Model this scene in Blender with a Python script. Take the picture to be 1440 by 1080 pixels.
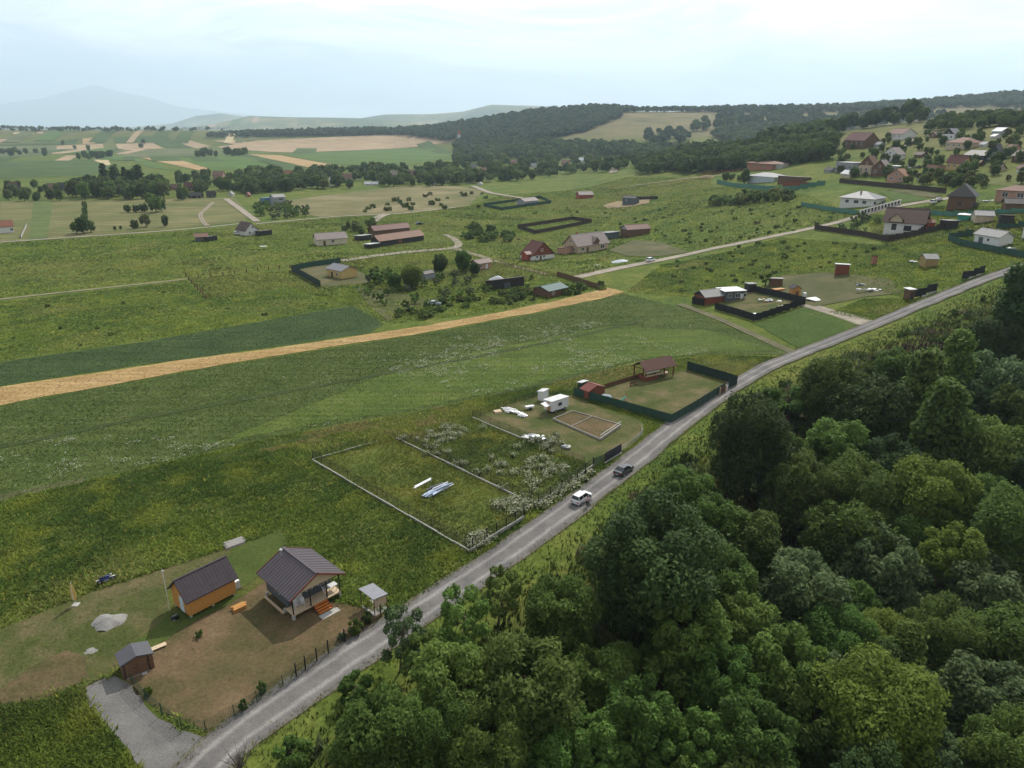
import bpy, bmesh, math, random
import numpy as np
from mathutils import Vector, Matrix
from mathutils.geometry import delaunay_2d_cdt

for _o in list(bpy.data.objects):
    bpy.data.objects.remove(_o, do_unlink=True)
scene = bpy.context.scene
COL = scene.collection
rng = np.random.default_rng(11)
random.seed(11)

# ------------------------------------------------------------------ camera
CAM_H, FPX, PITCH = 52.0, 1000.0, math.radians(19.9)
CP, SP = math.cos(PITCH), math.sin(PITCH)
cam_data = bpy.data.cameras.new('camera')
cam_data.sensor_fit = 'HORIZONTAL'
cam_data.sensor_width = 36.0
cam_data.lens = 25.0
cam_data.clip_start = 0.5
cam_data.clip_end = 60000.0
cam = bpy.data.objects.new('camera', cam_data)
COL.objects.link(cam)
cam.location = (0, 0, CAM_H)
cam.rotation_euler = (math.radians(90) - PITCH, 0, 0)
scene.camera = cam

# ------------------------------------------------------------------ sky, sun, exposure
SUN_EL, SUN_AZ = math.radians(43), math.radians(21)     # azimuth clockwise from +Y
SUN_DIR = Vector((math.sin(SUN_AZ) * math.cos(SUN_EL), math.cos(SUN_AZ) * math.cos(SUN_EL), math.sin(SUN_EL)))
world = bpy.data.worlds.new('World')
scene.world = world
world.use_nodes = True
wn, wl = world.node_tree.nodes, world.node_tree.links
wn.clear()
w_out = wn.new('ShaderNodeOutputWorld')
w_bg = wn.new('ShaderNodeBackground')
w_sky = wn.new('ShaderNodeTexSky')
w_sky.sky_type = 'NISHITA'
w_sky.sun_disc = False
w_sky.sun_elevation = SUN_EL
w_sky.sun_rotation = SUN_AZ
w_sky.altitude = 500
w_sky.air_density = 1.0
w_sky.dust_density = 2.0
w_geo = wn.new('ShaderNodeTexCoord')
w_map = wn.new('ShaderNodeMapping')
w_map.inputs['Scale'].default_value = (1.0, 1.0, 5.5)
w_noise = wn.new('ShaderNodeTexNoise')
w_noise.inputs['Scale'].default_value = 2.1
w_noise.inputs['Detail'].default_value = 6
w_noise.inputs['Roughness'].default_value = 0.55
w_noise.inputs['Distortion'].default_value = 0.4
w_ramp = wn.new('ShaderNodeValToRGB')
w_ramp.color_ramp.elements[0].position = 0.3
w_ramp.color_ramp.elements[0].color = (0.82, 0.82, 0.82, 1)
w_ramp.color_ramp.elements[1].position = 0.68
w_ramp.color_ramp.elements[1].color = (1, 1, 1, 1)
# thin high cloud: brighter where it forward-scatters the sun
w_dot = wn.new('ShaderNodeVectorMath'); w_dot.operation = 'DOT_PRODUCT'
w_dot.inputs[1].default_value = SUN_DIR
w_mr = wn.new('ShaderNodeMapRange')
w_mr.inputs['From Min'].default_value = -0.2
w_mr.inputs['From Max'].default_value = 1.0
w_mr.inputs['To Min'].default_value = 3.6
w_mr.inputs['To Max'].default_value = 8.5
w_cl = wn.new('ShaderNodeMix'); w_cl.data_type = 'RGBA'; w_cl.blend_type = 'MULTIPLY'
w_cl.inputs[0].default_value = 1.0
w_cl.inputs[7].default_value = (1.0, 1.0, 0.995, 1)
w_mix = wn.new('ShaderNodeMix'); w_mix.data_type = 'RGBA'
wl.new(w_geo.outputs['Generated'], w_map.inputs['Vector'])
wl.new(w_map.outputs[0], w_noise.inputs['Vector'])
wl.new(w_noise.outputs['Fac'], w_ramp.inputs['Fac'])
wl.new(w_geo.outputs['Generated'], w_dot.inputs[0])
wl.new(w_dot.outputs['Value'], w_mr.inputs['Value'])
wl.new(w_mr.outputs[0], w_cl.inputs[6])
wl.new(w_ramp.outputs['Color'], w_mix.inputs[0])
wl.new(w_sky.outputs['Color'], w_mix.inputs[6])
w_n2 = wn.new('ShaderNodeTexNoise'); w_n2.inputs['Scale'].default_value = 3.4; w_n2.inputs['Detail'].default_value = 7; w_n2.inputs['Roughness'].default_value = .6; w_n2.inputs['Distortion'].default_value = .8
w_r2 = wn.new('ShaderNodeValToRGB'); w_r2.color_ramp.elements[0].position = .38; w_r2.color_ramp.elements[0].color = (.58, .62, .66, 1); w_r2.color_ramp.elements[1].position = .6; w_r2.color_ramp.elements[1].color = (1.1, 1.1, 1.1, 1)
w_m2 = wn.new('ShaderNodeMix'); w_m2.data_type = 'RGBA'; w_m2.blend_type = 'MULTIPLY'; w_m2.inputs[0].default_value = 1.0
wl.new(w_map.outputs[0], w_n2.inputs['Vector']); wl.new(w_n2.outputs['Fac'], w_r2.inputs['Fac'])
wl.new(w_cl.outputs[2], w_m2.inputs[6]); wl.new(w_r2.outputs['Color'], w_m2.inputs[7]); wl.new(w_m2.outputs[2], w_mix.inputs[7])
# milky brightening towards the horizon all round, as under thin cloud and haze
w_sx = wn.new('ShaderNodeSeparateXYZ'); wl.new(w_geo.outputs['Generated'], w_sx.inputs[0])
w_hz = wn.new('ShaderNodeMapRange'); w_hz.interpolation_type = 'SMOOTHERSTEP'
w_hz.inputs['From Min'].default_value = .55; w_hz.inputs['From Max'].default_value = .0; w_hz.inputs['To Min'].default_value = 1.0; w_hz.inputs['To Max'].default_value = 1.95
wl.new(w_sx.outputs['Z'], w_hz.inputs['Value'])
w_vs = wn.new('ShaderNodeVectorMath'); w_vs.operation = 'SCALE'
wl.new(w_mix.outputs[2], w_vs.inputs[0]); wl.new(w_hz.outputs[0], w_vs.inputs['Scale'])
wl.new(w_vs.outputs[0], w_bg.inputs['Color'])
w_bg.inputs['Strength'].default_value = 0.12
wl.new(w_bg.outputs[0], w_out.inputs['Surface'])

sun_data = bpy.data.lights.new('sun', 'SUN')
sun_data.energy = 4.3
sun_data.angle = math.radians(0.9)
sun_data.color = (1.0, 0.95, 0.86)
sun = bpy.data.objects.new('sun', sun_data)
COL.objects.link(sun)
sun.rotation_euler = (-SUN_DIR).to_track_quat('-Z', 'Y').to_euler()

scene.view_settings.view_transform = 'Standard'
scene.view_settings.look = 'None'
scene.view_settings.gamma = 1.0
scene.view_settings.exposure = 0.15
scene.view_settings.use_curve_mapping = False
scene.render.engine = 'CYCLES'
scene.cycles.max_bounces = 5
scene.cycles.diffuse_bounces = 2
scene.cycles.glossy_bounces = 2
scene.cycles.transmission_bounces = 4
scene.cycles.transparent_max_bounces = 12
scene.cycles.volume_bounces = 2
scene.cycles.use_denoising = True

# ------------------------------------------------------------------ terrain shape (metres)
def sstep(a, b, x):
    t = np.clip((x - a) / (b - a), 0, 1)
    return t * t * (3 - 2 * t)

def slope_of(py):
    v = (py - 540) / FPX
    return (-SP - v * CP) / (CP - v * SP)

def th_of(px, py=178):
    v = (py - 540) / FPX
    return (px - 720) / FPX / (CP - v * SP)

def ridge(pts, dist):
    return (np.array([th_of(p[0], p[1]) for p in pts]), np.array([CAM_H + dist * slope_of(p[1]) for p in pts]))

R1 = 2200.0
NEAR_T, NEAR_H = ridge([(-400, 181), (330, 186), (480, 184), (600, 181), (680, 170), (760, 158), (850, 151), (900, 156),
                        (1000, 157), (1060, 155), (1200, 151), (1300, 145), (1440, 133), (1750, 108), (2300, 95)], R1)
NEAR_H = np.maximum(NEAR_H, 0)
FOOT_T = np.array([th_of(p) for p in (-400, 560, 640, 760, 900, 1050, 1250, 1500, 2300)])
FOOT_Y = np.array([1900, 1850, 1450, 1150, 1000, 950, 900, 850, 800.])
FAR = []
for pts, d, w in (
        ([(180, 179), (240, 174), (275, 163), (310, 159), (345, 164), (380, 172), (420, 179)], 11500., 900.),
        ([(230, 183), (300, 175), (350, 163), (420, 165), (500, 166), (560, 170), (640, 178), (700, 184)], 6500., 700.),
        ([(380, 182), (470, 172), (540, 161), (610, 160), (650, 157), (690, 147), (760, 149), (860, 152), (1000, 165), (1100, 180)], 8500., 800.),
        ([(-500, 160), (-300, 140), (-100, 160), (0, 146), (60, 138), (100, 127), (133, 119), (165, 128), (215, 138), (250, 150), (320, 158), (420, 168), (520, 178)], 32000., 2500.)):
    t, hh = ridge(pts, d)
    FAR.append((t, np.maximum(hh, 0), d, w))

ROAD_X = ROAD_Y = None

def height(X, Y):
    X = np.asarray(X, float); Y = np.asarray(Y, float)
    r = 0.2 * 12.0 * np.logaddexp(0, (X - 62) / 12.0)
    r = -6 * np.logaddexp(-r / 6, -60 / 6.0)
    z = np.maximum(r + 0.0, 0) * (1 - sstep(650, 1250, Y)) * sstep(-40, 60, Y)
    Yp = np.maximum(Y, 1.0)
    th = X / Yp
    H = np.interp(th, NEAR_T, NEAR_H)
    f = np.interp(th, FOOT_T, FOOT_Y)
    und = 1 + 0.05 * np.sin(X * 0.011 + 1.3 * np.sin(Y * 0.004)) * np.sin(Y * 0.009 + 0.8)
    z = z + H * sstep(f, R1, Y) * und * (1 - sstep(3200, 5200, Y))
    for t, hh, d, w in FAR:
        z = np.maximum(z, np.interp(th, t, hh) * np.exp(-((Y - d) / w) ** 2))
    if ROAD_X is not None:
        d = 0.6 * (np.interp(X, ROAD_X, ROAD_Y) - Y)
        z = z - 9.0 * sstep(5, 36, d) * sstep(-36, -12, X) + 0.25 * sstep(3, 6, d) * np.sin(X * .35) * np.sin(Y * .28) * sstep(-30, -12, X)
    return z

TR = np.concatenate([[-80, -30, 5], np.geomspace(22, 38000, 372)])
TC = np.linspace(-1.0, 1.0, 331)
def row_half(Y):
    return 75 + 1.05 * np.maximum(Y, 0)
GRID_Z = None
def make_grid():
    global GRID_Z
    YY = np.repeat(TR[:, None], len(TC), 1)
    XX = TC[None, :] * row_half(TR)[:, None]
    GRID_Z = height(XX, YY)
    return XX, YY

def ground(X, Y):
    """height of the terrain sheet itself at X, Y"""
    X = np.asarray(X, float); Y = np.asarray(Y, float)
    j = np.clip(np.searchsorted(TR, Y) - 1, 0, len(TR) - 2)
    fy = np.clip((Y - TR[j]) / (TR[j + 1] - TR[j]), 0, 1)
    s = np.clip((X / row_half(Y) + 1) / 2 * (len(TC) - 1), 0, len(TC) - 1.001)
    i = s.astype(int); fx = s - i
    a = GRID_Z[j, i] * (1 - fx) + GRID_Z[j, i + 1] * fx
    b = GRID_Z[j + 1, i] * (1 - fx) + GRID_Z[j + 1, i + 1] * fx
    return a * (1 - fy) + b * fy

MARCH = np.geomspace(30, 37500, 430)
def survey(px, py, lift=0.0):
    """where a sight line through a point of the photograph meets the ground (optionally lifted): x, y, z arrays"""
    px = np.atleast_1d(np.asarray(px, float)); py = np.atleast_1d(np.asarray(py, float))
    hf = ground if GRID_Z is not None else height
    u = (px - 720) / FPX; v = (py - 540) / FPX
    fx, fy, fz = u, CP - v * SP, -SP - v * CP
    s = MARCH[None, :] / fy[:, None]
    g = CAM_H + fz[:, None] * s - hf(fx[:, None] * s, fy[:, None] * s) - lift
    below = g < 0
    k = np.where(below.any(1), below.argmax(1), len(MARCH) - 1)
    k = np.maximum(k, 1)
    lo = MARCH[k - 1] / fy; hi = MARCH[k] / fy
    for _ in range(26):
        m = (lo + hi) / 2
        neg = CAM_H + fz * m - hf(fx * m, fy * m) - lift < 0
        hi = np.where(neg, m, hi); lo = np.where(neg, lo, m)
    X, Y = fx * hi, fy * hi
    return X, Y, hf(X, Y)

def at(px, py, lift=0.0):
    x, y, z = survey(px, py, lift)
    return Vector((x[0], y[0], z[0]))

def mpp(p):
    """metres on the sight plane per photograph pixel at a point"""
    return ((p.y * CP) + (CAM_H - p.z) * SP) / FPX

def project(X, Y, Z):
    dz = CAM_H - Z
    depth = Y * CP + dz * SP
    return 720 + FPX * X / depth, 540 + FPX * (dz * CP - Y * SP) / depth

ROAD_PX = [(262, 1105), (292, 1066), (335, 1030), (420, 975), (500, 917), (560, 880), (620, 842), (700, 787), (760, 744), (818, 703), (880, 657),
           (960, 592), (1020, 549), (1080, 515), (1150, 487), (1230, 456), (1300, 427), (1380, 394), (1440, 374), (1520, 348), (1640, 312)]
_rx, _ry, _ = survey([p[0] for p in ROAD_PX], [p[1] for p in ROAD_PX])
ROAD_X, ROAD_Y = _rx.copy(), _ry.copy()
ROAD = np.stack([_rx, _ry], 1)
GX, GY = make_grid()

# ------------------------------------------------------------------ helpers
def tag(o, label=None, cat=None, group=None, kind=None):
    if label: o['label'] = label
    if cat: o['category'] = cat
    if group: o['group'] = group
    if kind: o['kind'] = kind
    return o

def link(name, mesh, mats=(), parent=None, loc=(0, 0, 0), rz=0.0, smooth=False):
    for m in (mats if isinstance(mats, (list, tuple)) else [mats]):
        mesh.materials.append(m)
    if smooth and len(mesh.polygons):
        mesh.polygons.foreach_set('use_smooth', np.ones(len(mesh.polygons), bool))
    o = bpy.data.objects.new(name, mesh)
    COL.objects.link(o)
    o.location = loc
    o.rotation_euler = (0, 0, rz)
    if parent is not None:
        o.parent = parent
    return o

def empty(name, loc, rz=0.0, label=None, cat=None, group=None):
    o = bpy.data.objects.new(name, None)
    o.empty_display_size = 0.3
    COL.objects.link(o)
    o.location = loc
    o.rotation_euler = (0, 0, rz)
    return tag(o, label, cat, group)

def copy_tree(o, parent=None):
    c = o.copy(); COL.objects.link(c); c.parent = parent
    for ch in o.children:
        copy_tree(ch, c)
    return c

class MB:
    """collects boxes, prisms and tubes into one mesh"""
    def __init__(self): self.v, self.f, self.m = [], [], []
    def add(self, vs, fs, mi=0):
        n = len(self.v); self.v += [tuple(p) for p in vs]
        for f in fs:
            self.f.append(tuple(n + i for i in f)); self.m.append(mi)
        return self
    def box(self, x0, y0, z0, x1, y1, z1, mi=0):
        return self.add([(x0, y0, z0), (x1, y0, z0), (x1, y1, z0), (x0, y1, z0), (x0, y0, z1), (x1, y0, z1), (x1, y1, z1), (x0, y1, z1)],
                        [(0, 3, 2, 1), (4, 5, 6, 7), (0, 1, 5, 4), (1, 2, 6, 5), (2, 3, 7, 6), (3, 0, 4, 7)], mi)
    def bar(self, a, b, w, h=None, mi=0):
        a, b = Vector(a), Vector(b); h = h or w
        d = (b - a).normalized()
        up = Vector((0, 0, 1)) if abs(d.z) < .95 else Vector((1, 0, 0))
        s = d.cross(up).normalized() * w / 2; t = s.cross(d).normalized() * h / 2
        vs = [a - s - t, a + s - t, a + s + t, a - s + t, b - s - t, b + s - t, b + s + t, b - s + t]
        return self.add(vs, [(0, 1, 2, 3), (7, 6, 5, 4), (0, 4, 5, 1), (1, 5, 6, 2), (2, 6, 7, 3), (3, 7, 4, 0)], mi)
    def tube(self, a, b, r0, r1=None, n=8, mi=0, caps=True):
        a, b = Vector(a), Vector(b); r1 = r0 if r1 is None else r1
        d = (b - a).normalized()
        up = Vector((0, 0, 1)) if abs(d.z) < .95 else Vector((1, 0, 0))
        s = d.cross(up).normalized(); t = s.cross(d).normalized()
        vs = []
        for p, r in ((a, r0), (b, r1)):
            for k in range(n):
                an = 2 * math.pi * k / n
                vs.append(p + (s * math.cos(an) + t * math.sin(an)) * r)
        fs = [(k, (k + 1) % n, n + (k + 1) % n, n + k) for k in range(n)]
        if caps: fs += [tuple(range(n))[::-1], tuple(range(n, 2 * n))]
        return self.add(vs, fs, mi)
    def prism(self, prof, y0, y1, mi=0, axis='y'):
        n = len(prof); vs = []
        for y in (y0, y1):
            for a, b in prof:
                vs.append((a, y, b) if axis == 'y' else (y, a, b))
        fs = [tuple(range(n))[::-1], tuple(range(n, 2 * n))] + [(k, (k + 1) % n, n + (k + 1) % n, n + k) for k in range(n)]
        return self.add(vs, fs, mi)
    def mesh(self, name='mesh'):
        me = bpy.data.meshes.new(name)
        me.from_pydata(self.v, [], self.f)
        if self.m: me.polygons.foreach_set('material_index', self.m)
        bm = bmesh.new(); bm.from_mesh(me)
        bmesh.ops.recalc_face_normals(bm, faces=bm.faces)
        bm.to_mesh(me); bm.free()
        me.update()
        return me
    def build(self, name, mats, parent=None, loc=(0, 0, 0), rz=0.0, smooth=False):
        return link(name, self.mesh(name), mats, parent, loc, rz, smooth)

def fast_mesh(name, verts, faces, col=None, matidx=None):
    """verts (n,3), faces (m,k) arrays; col per-vertex value colour"""
    me = bpy.data.meshes.new(name)
    nv, (nf, k) = len(verts), faces.shape
    me.vertices.add(nv); me.vertices.foreach_set('co', np.asarray(verts, np.float32).ravel())
    me.loops.add(nf * k); me.loops.foreach_set('vertex_index', faces.astype(np.int32).ravel())
    me.polygons.add(nf)
    me.polygons.foreach_set('loop_start', np.arange(0, nf * k, k, dtype=np.int32))
    if matidx is not None: me.polygons.foreach_set('material_index', matidx.astype(np.int32))
    if col is not None:
        a = me.attributes.new('tint', 'FLOAT_COLOR', 'POINT')
        c = np.ones((nv, 4), np.float32); c[:, :3] = col
        a.data.foreach_set('color', c.ravel())
    me.update(calc_edges=True)
    return me

def in_poly(px, py, poly):
    px = np.asarray(px); py = np.asarray(py)
    inside = np.zeros(px.shape, bool)
    n = len(poly)
    for i in range(n):
        x0, y0 = poly[i]; x1, y1 = poly[(i + 1) % n]
        if y0 == y1: continue
        c = ((y0 > py) != (y1 > py)) & (px < (x1 - x0) * (py - y0) / (y1 - y0) + x0)
        inside ^= c
    return inside

def wpoly(pts):
    x, y, _ = survey([p[0] for p in pts], [p[1] for p in pts])
    return list(zip(x, y))

def fbm(x, y, seed=0, sc=1.0, octv=4):
    """cheap value-noise for numpy"""
    out = np.zeros(np.shape(x)); amp, tot = 1.0, 0.0
    for o in range(octv):
        fx, fy = np.asarray(x) / sc * 2 ** o, np.asarray(y) / sc * 2 ** o
        ix, iy = np.floor(fx).astype(np.int64), np.floor(fy).astype(np.int64)
        tx, ty = fx - ix, fy - iy
        tx = tx * tx * (3 - 2 * tx); ty = ty * ty * (3 - 2 * ty)
        def h(a, b):
            n = (a * 374761393 + b * 668265263 + (seed + o) * 974711) & 0x7fffffff
            n = ((n ^ (n >> 13)) * 1274126177) & 0x7fffffff
            return ((n ^ (n >> 16)) & 0xffff) / 65535.0
        val = (h(ix, iy) * (1 - tx) + h(ix + 1, iy) * tx) * (1 - ty) + (h(ix, iy + 1) * (1 - tx) + h(ix + 1, iy + 1) * tx) * ty
        out += amp * val; tot += amp; amp *= .5
    return out / tot

# ------------------------------------------------------------------ materials
def new_mat(name):
    m = bpy.data.materials.new(name); m.use_nodes = True
    nt = m.node_tree; b = nt.nodes['Principled BSDF']
    return m, nt.nodes, nt.links, b

def noise_node(N, L, scale, detail=4, rough=.6, stretch=None, rot=0.0):
    g = N.new('ShaderNodeNewGeometry')
    t = N.new('ShaderNodeTexNoise')
    t.inputs['Scale'].default_value = scale; t.inputs['Detail'].default_value = detail; t.inputs['Roughness'].default_value = rough
    if stretch:
        mp = N.new('ShaderNodeMapping'); mp.inputs['Scale'].default_value = stretch; mp.inputs['Rotation'].default_value = (0, 0, rot)
        L.new(g.outputs['Position'], mp.inputs['Vector']); L.new(mp.outputs[0], t.inputs['Vector'])
    else:
        L.new(g.outputs['Position'], t.inputs['Vector'])
    return t.outputs['Fac']

def ramp_node(N, L, fac, stops):
    r = N.new('ShaderNodeValToRGB'); e = r.color_ramp.elements
    while len(e) < len(stops): e.new(0.5)
    for k, (p, c) in enumerate(stops):
        e[k].position = p; e[k].color = (c[0], c[1], c[2], 1)
    L.new(fac, r.inputs['Fac'])
    return r.outputs['Color']

def mix_node(N, L, fac, a, b, blend='MIX'):
    m = N.new('ShaderNodeMix'); m.data_type = 'RGBA'; m.blend_type = blend
    for s, val in ((0, fac), (6, a), (7, b)):
        if hasattr(val, 'is_linked'): L.new(val, m.inputs[s])
        elif s == 0: m.inputs[0].default_value = val
        else: m.inputs[s].default_value = (*val, 1)
    return m.outputs[2]

MATS = {}
def paint(name, col, rough=.7, var=.25, scale=3.0, metal=0.0, spec=.3):
    """plain surface with weathering noise"""
    if name in MATS: return MATS[name]
    m, N, L, b = new_mat(name)
    n = noise_node(N, L, scale, 5, .65)
    dark = tuple(c * (1 - var) for c in col); lite = tuple(min(1, c * (1 + var)) for c in col)
    L.new(ramp_node(N, L, n, [(.3, dark), (.7, lite)]), b.inputs['Base Color'])
    b.inputs['Roughness'].default_value = rough
    b.inputs['Metallic'].default_value = metal
    b.inputs['Specular IOR Level'].default_value = spec
    MATS[name] = m
    return m

def land(name, stops, scale=.12, fine=2.2, finev=.35, rows=None, bump=.35, stops2=None, scale2=.03, rough=.95):
    """ground cover: two octaves of patches, fine grain, optional rows (angle, spacing)"""
    if name in MATS: return MATS[name]
    m, N, L, b = new_mat(name)
    c = ramp_node(N, L, noise_node(N, L, scale, 6, .62), stops)
    if stops2:
        c2 = ramp_node(N, L, noise_node(N, L, scale * 1.7, 5, .6), stops2)
        fac = ramp_node(N, L, noise_node(N, L, scale2, 4, .6), [(.42, (0, 0, 0)), (.6, (1, 1, 1))])
        c = mix_node(N, L, fac, c, c2)
    g = noise_node(N, L, fine, 5, .7)
    grain = ramp_node(N, L, g, [(.25, (1 - finev,) * 3), (.75, (1 + finev,) * 3)])
    c = mix_node(N, L, 1.0, c, grain, 'MULTIPLY')
    if rows:
        st = noise_node(N, L, 1.0, 3, .6, stretch=(.02, 1.0 / rows[1], 1), rot=-rows[0])
        c = mix_node(N, L, 1.0, c, ramp_node(N, L, st, [(.35, (.8, .8, .8)), (.65, (1.18, 1.18, 1.18))]), 'MULTIPLY')
    L.new(c, b.inputs['Base Color'])
    b.inputs['Roughness'].default_value = rough
    b.inputs['Specular IOR Level'].default_value = .08
    if bump:
        bp = N.new('ShaderNodeBump'); bp.inputs['Strength'].default_value = bump; bp.inputs['Distance'].default_value = .25
        L.new(g, bp.inputs['Height']); L.new(bp.outputs[0], b.inputs['Normal'])
    MATS[name] = m
    return m

def soft_normal(N, L, k):
    """thin blades and small leaves shade like the tuft they belong to: normals lean skyward"""
    g = N.new('ShaderNodeNewGeometry')
    a = N.new('ShaderNodeVectorMath'); a.operation = 'SCALE'; a.inputs['Scale'].default_value = 1 - k
    b = N.new('ShaderNodeVectorMath'); b.operation = 'ADD'; b.inputs[1].default_value = (0, 0, k)
    c = N.new('ShaderNodeVectorMath'); c.operation = 'NORMALIZE'
    L.new(g.outputs['Normal'], a.inputs[0]); L.new(a.outputs[0], b.inputs[0]); L.new(b.outputs[0], c.inputs[0])
    return c.outputs[0]

def leaf_mat(name, dark, lite, trans=.35, objvar=.25):
    """leaves: colour from the per-leaf tint, slight change from plant to plant, some light through"""
    if name in MATS: return MATS[name]
    m, N, L, b = new_mat(name)
    at_ = N.new('ShaderNodeAttribute'); at_.attribute_name = 'tint'
    c = ramp_node(N, L, at_.outputs['Fac'], [(0, dark), (1, lite)])
    oi = N.new('ShaderNodeObjectInfo')
    hsv = N.new('ShaderNodeHueSaturation')
    mr = N.new('ShaderNodeMapRange'); mr.inputs['To Min'].default_value = 1 - objvar; mr.inputs['To Max'].default_value = 1 + objvar
    mh = N.new('ShaderNodeMapRange'); mh.inputs['To Min'].default_value = .488; mh.inputs['To Max'].default_value = .515
    L.new(oi.outputs['Random'], mr.inputs['Value']); L.new(mr.outputs[0], hsv.inputs['Value'])
    ml = N.new('ShaderNodeMath'); ml.operation = 'FRACT'
    mm = N.new('ShaderNodeMath'); mm.operation = 'MULTIPLY'; mm.inputs[1].default_value = 7.31
    L.new(oi.outputs['Random'], mm.inputs[0]); L.new(mm.outputs[0], ml.inputs[0]); L.new(ml.outputs[0], mh.inputs['Value'])
    L.new(mh.outputs[0], hsv.inputs['Hue'])
    L.new(c, hsv.inputs['Color'])
    L.new(hsv.outputs[0], b.inputs['Base Color'])
    b.inputs['Roughness'].default_value = .75
    b.inputs['Specular IOR Level'].default_value = .15
    tr = N.new('ShaderNodeBsdfTranslucent'); mx = N.new('ShaderNodeMixShader'); mx.inputs[0].default_value = trans
    L.new(soft_normal(N, L, .45), b.inputs['Normal'])
    L.new(hsv.outputs[0], tr.inputs['Color'])
    L.new(b.outputs[0], mx.inputs[1]); L.new(tr.outputs[0], mx.inputs[2])
    L.new(mx.outputs[0], N['Material Output'].inputs['Surface'])
    MATS[name] = m
    return m

def tint_mat(name, rough=.9, up=.85):
    """plants whose colour is stored leaf by leaf"""
    if name in MATS: return MATS[name]
    m, N, L, b = new_mat(name)
    at_ = N.new('ShaderNodeAttribute'); at_.attribute_name = 'tint'
    L.new(at_.outputs['Color'], b.inputs['Base Color'])
    b.inputs['Roughness'].default_value = rough
    b.inputs['Specular IOR Level'].default_value = .1
    tr = N.new('ShaderNodeBsdfTranslucent'); mx = N.new('ShaderNodeMixShader'); mx.inputs[0].default_value = .3
    L.new(soft_normal(N, L, up), b.inputs['Normal'])
    L.new(at_.outputs['Color'], tr.inputs['Color'])
    L.new(b.outputs[0], mx.inputs[1]); L.new(tr.outputs[0], mx.inputs[2])
    L.new(mx.outputs[0], N['Material Output'].inputs['Surface'])
    MATS[name] = m
    return m
# ------------------------------------------------------------------ the terrain sheet
def build_terrain():
    nr, nc = GX.shape
    v = np.stack([GX, GY, GRID_Z], -1).reshape(-1, 3)
    idx = np.arange(nr * nc).reshape(nr, nc)
    f = np.stack([idx[:-1, :-1], idx[:-1, 1:], idx[1:, 1:], idx[1:, :-1]], -1).reshape(-1, 4)
    x, y, z = v.T
    hill = np.interp(x / np.maximum(y, 1), NEAR_T, NEAR_H) * sstep(900, 2100, y)
    dry = np.clip(sstep(18, 70, hill) + .55 * sstep(28, 45, z) * (y > 330), 0, 1)
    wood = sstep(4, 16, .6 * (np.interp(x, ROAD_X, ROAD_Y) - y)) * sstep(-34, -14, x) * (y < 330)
    far = sstep(2600, 5200, y)
    wood = np.maximum(wood, sstep(30, 90, z) * (y > 5000) * (y < 20000))
    dry = np.where(y > 20000, 1.0, dry); far = np.where(y > 20000, 0.0, far)  # far mountain takes the pale dry tone to stand in for haze
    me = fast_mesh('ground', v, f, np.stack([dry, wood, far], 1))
    m, N, L, b = new_mat('meadow ground')
    at_ = N.new('ShaderNodeAttribute'); at_.attribute_name = 'tint'
    sep = N.new('ShaderNodeSeparateColor'); L.new(at_.outputs['Color'], sep.inputs[0])
    c = ramp_node(N, L, noise_node(N, L, .07, 7, .65), [(.3, (.062, .092, .02)), (.48, (.095, .128, .027)), (.62, (.128, .148, .038)), (.75, (.17, .16, .058))])
    c2 = ramp_node(N, L, noise_node(N, L, .022, 5, .6), [(.38, (.85, .97, .85)), (.6, (1.14, 1.06, 1.0))])
    c = mix_node(N, L, 1.0, c, c2, 'MULTIPLY')
    dryc = ramp_node(N, L, noise_node(N, L, .012, 7, .7), [(.3, (.1, .1, .045)), (.5, (.165, .145, .075)), (.7, (.23, .185, .11))])
    c = mix_node(N, L, sep.outputs[0], c, dryc)
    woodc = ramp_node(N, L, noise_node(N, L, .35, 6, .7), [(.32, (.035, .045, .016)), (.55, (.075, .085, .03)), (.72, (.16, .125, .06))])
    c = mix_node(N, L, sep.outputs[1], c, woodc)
    farc = ramp_node(N, L, noise_node(N, L, .0011, 6, .65), [(.35, (.05, .085, .04)), (.5, (.12, .14, .06)), (.62, (.3, .25, .14))])
    c = mix_node(N, L, sep.outputs[2], c, farc)
    g = noise_node(N, L, 1.6, 6, .72)
    c = mix_node(N, L, 1.0, c, ramp_node(N, L, g, [(.28, (.5, .52, .48)), (.72, (1.45, 1.42, 1.35))]), 'MULTIPLY')
    c = mix_node(N, L, 1.0, c, ramp_node(N, L, noise_node(N, L, .35, 6, .7), [(.3, (.68, .72, .62)), (.5, (1, 1, 1)), (.7, (1.28, 1.2, 1.15))]), 'MULTIPLY')
    L.new(c, b.inputs['Base Color'])
    b.inputs['Roughness'].default_value = .95
    b.inputs['Specular IOR Level'].default_value = .06
    bp = N.new('ShaderNodeBump'); bp.inputs['Strength'].default_value = .5; bp.inputs['Distance'].default_value = .3
    L.new(g, bp.inputs['Height']); L.new(bp.outputs[0], b.inputs['Normal'])
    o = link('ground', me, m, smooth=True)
    tag(o, kind='structure', label='rolling meadow land running out to far blue hills', cat='ground')
build_terrain()

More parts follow.
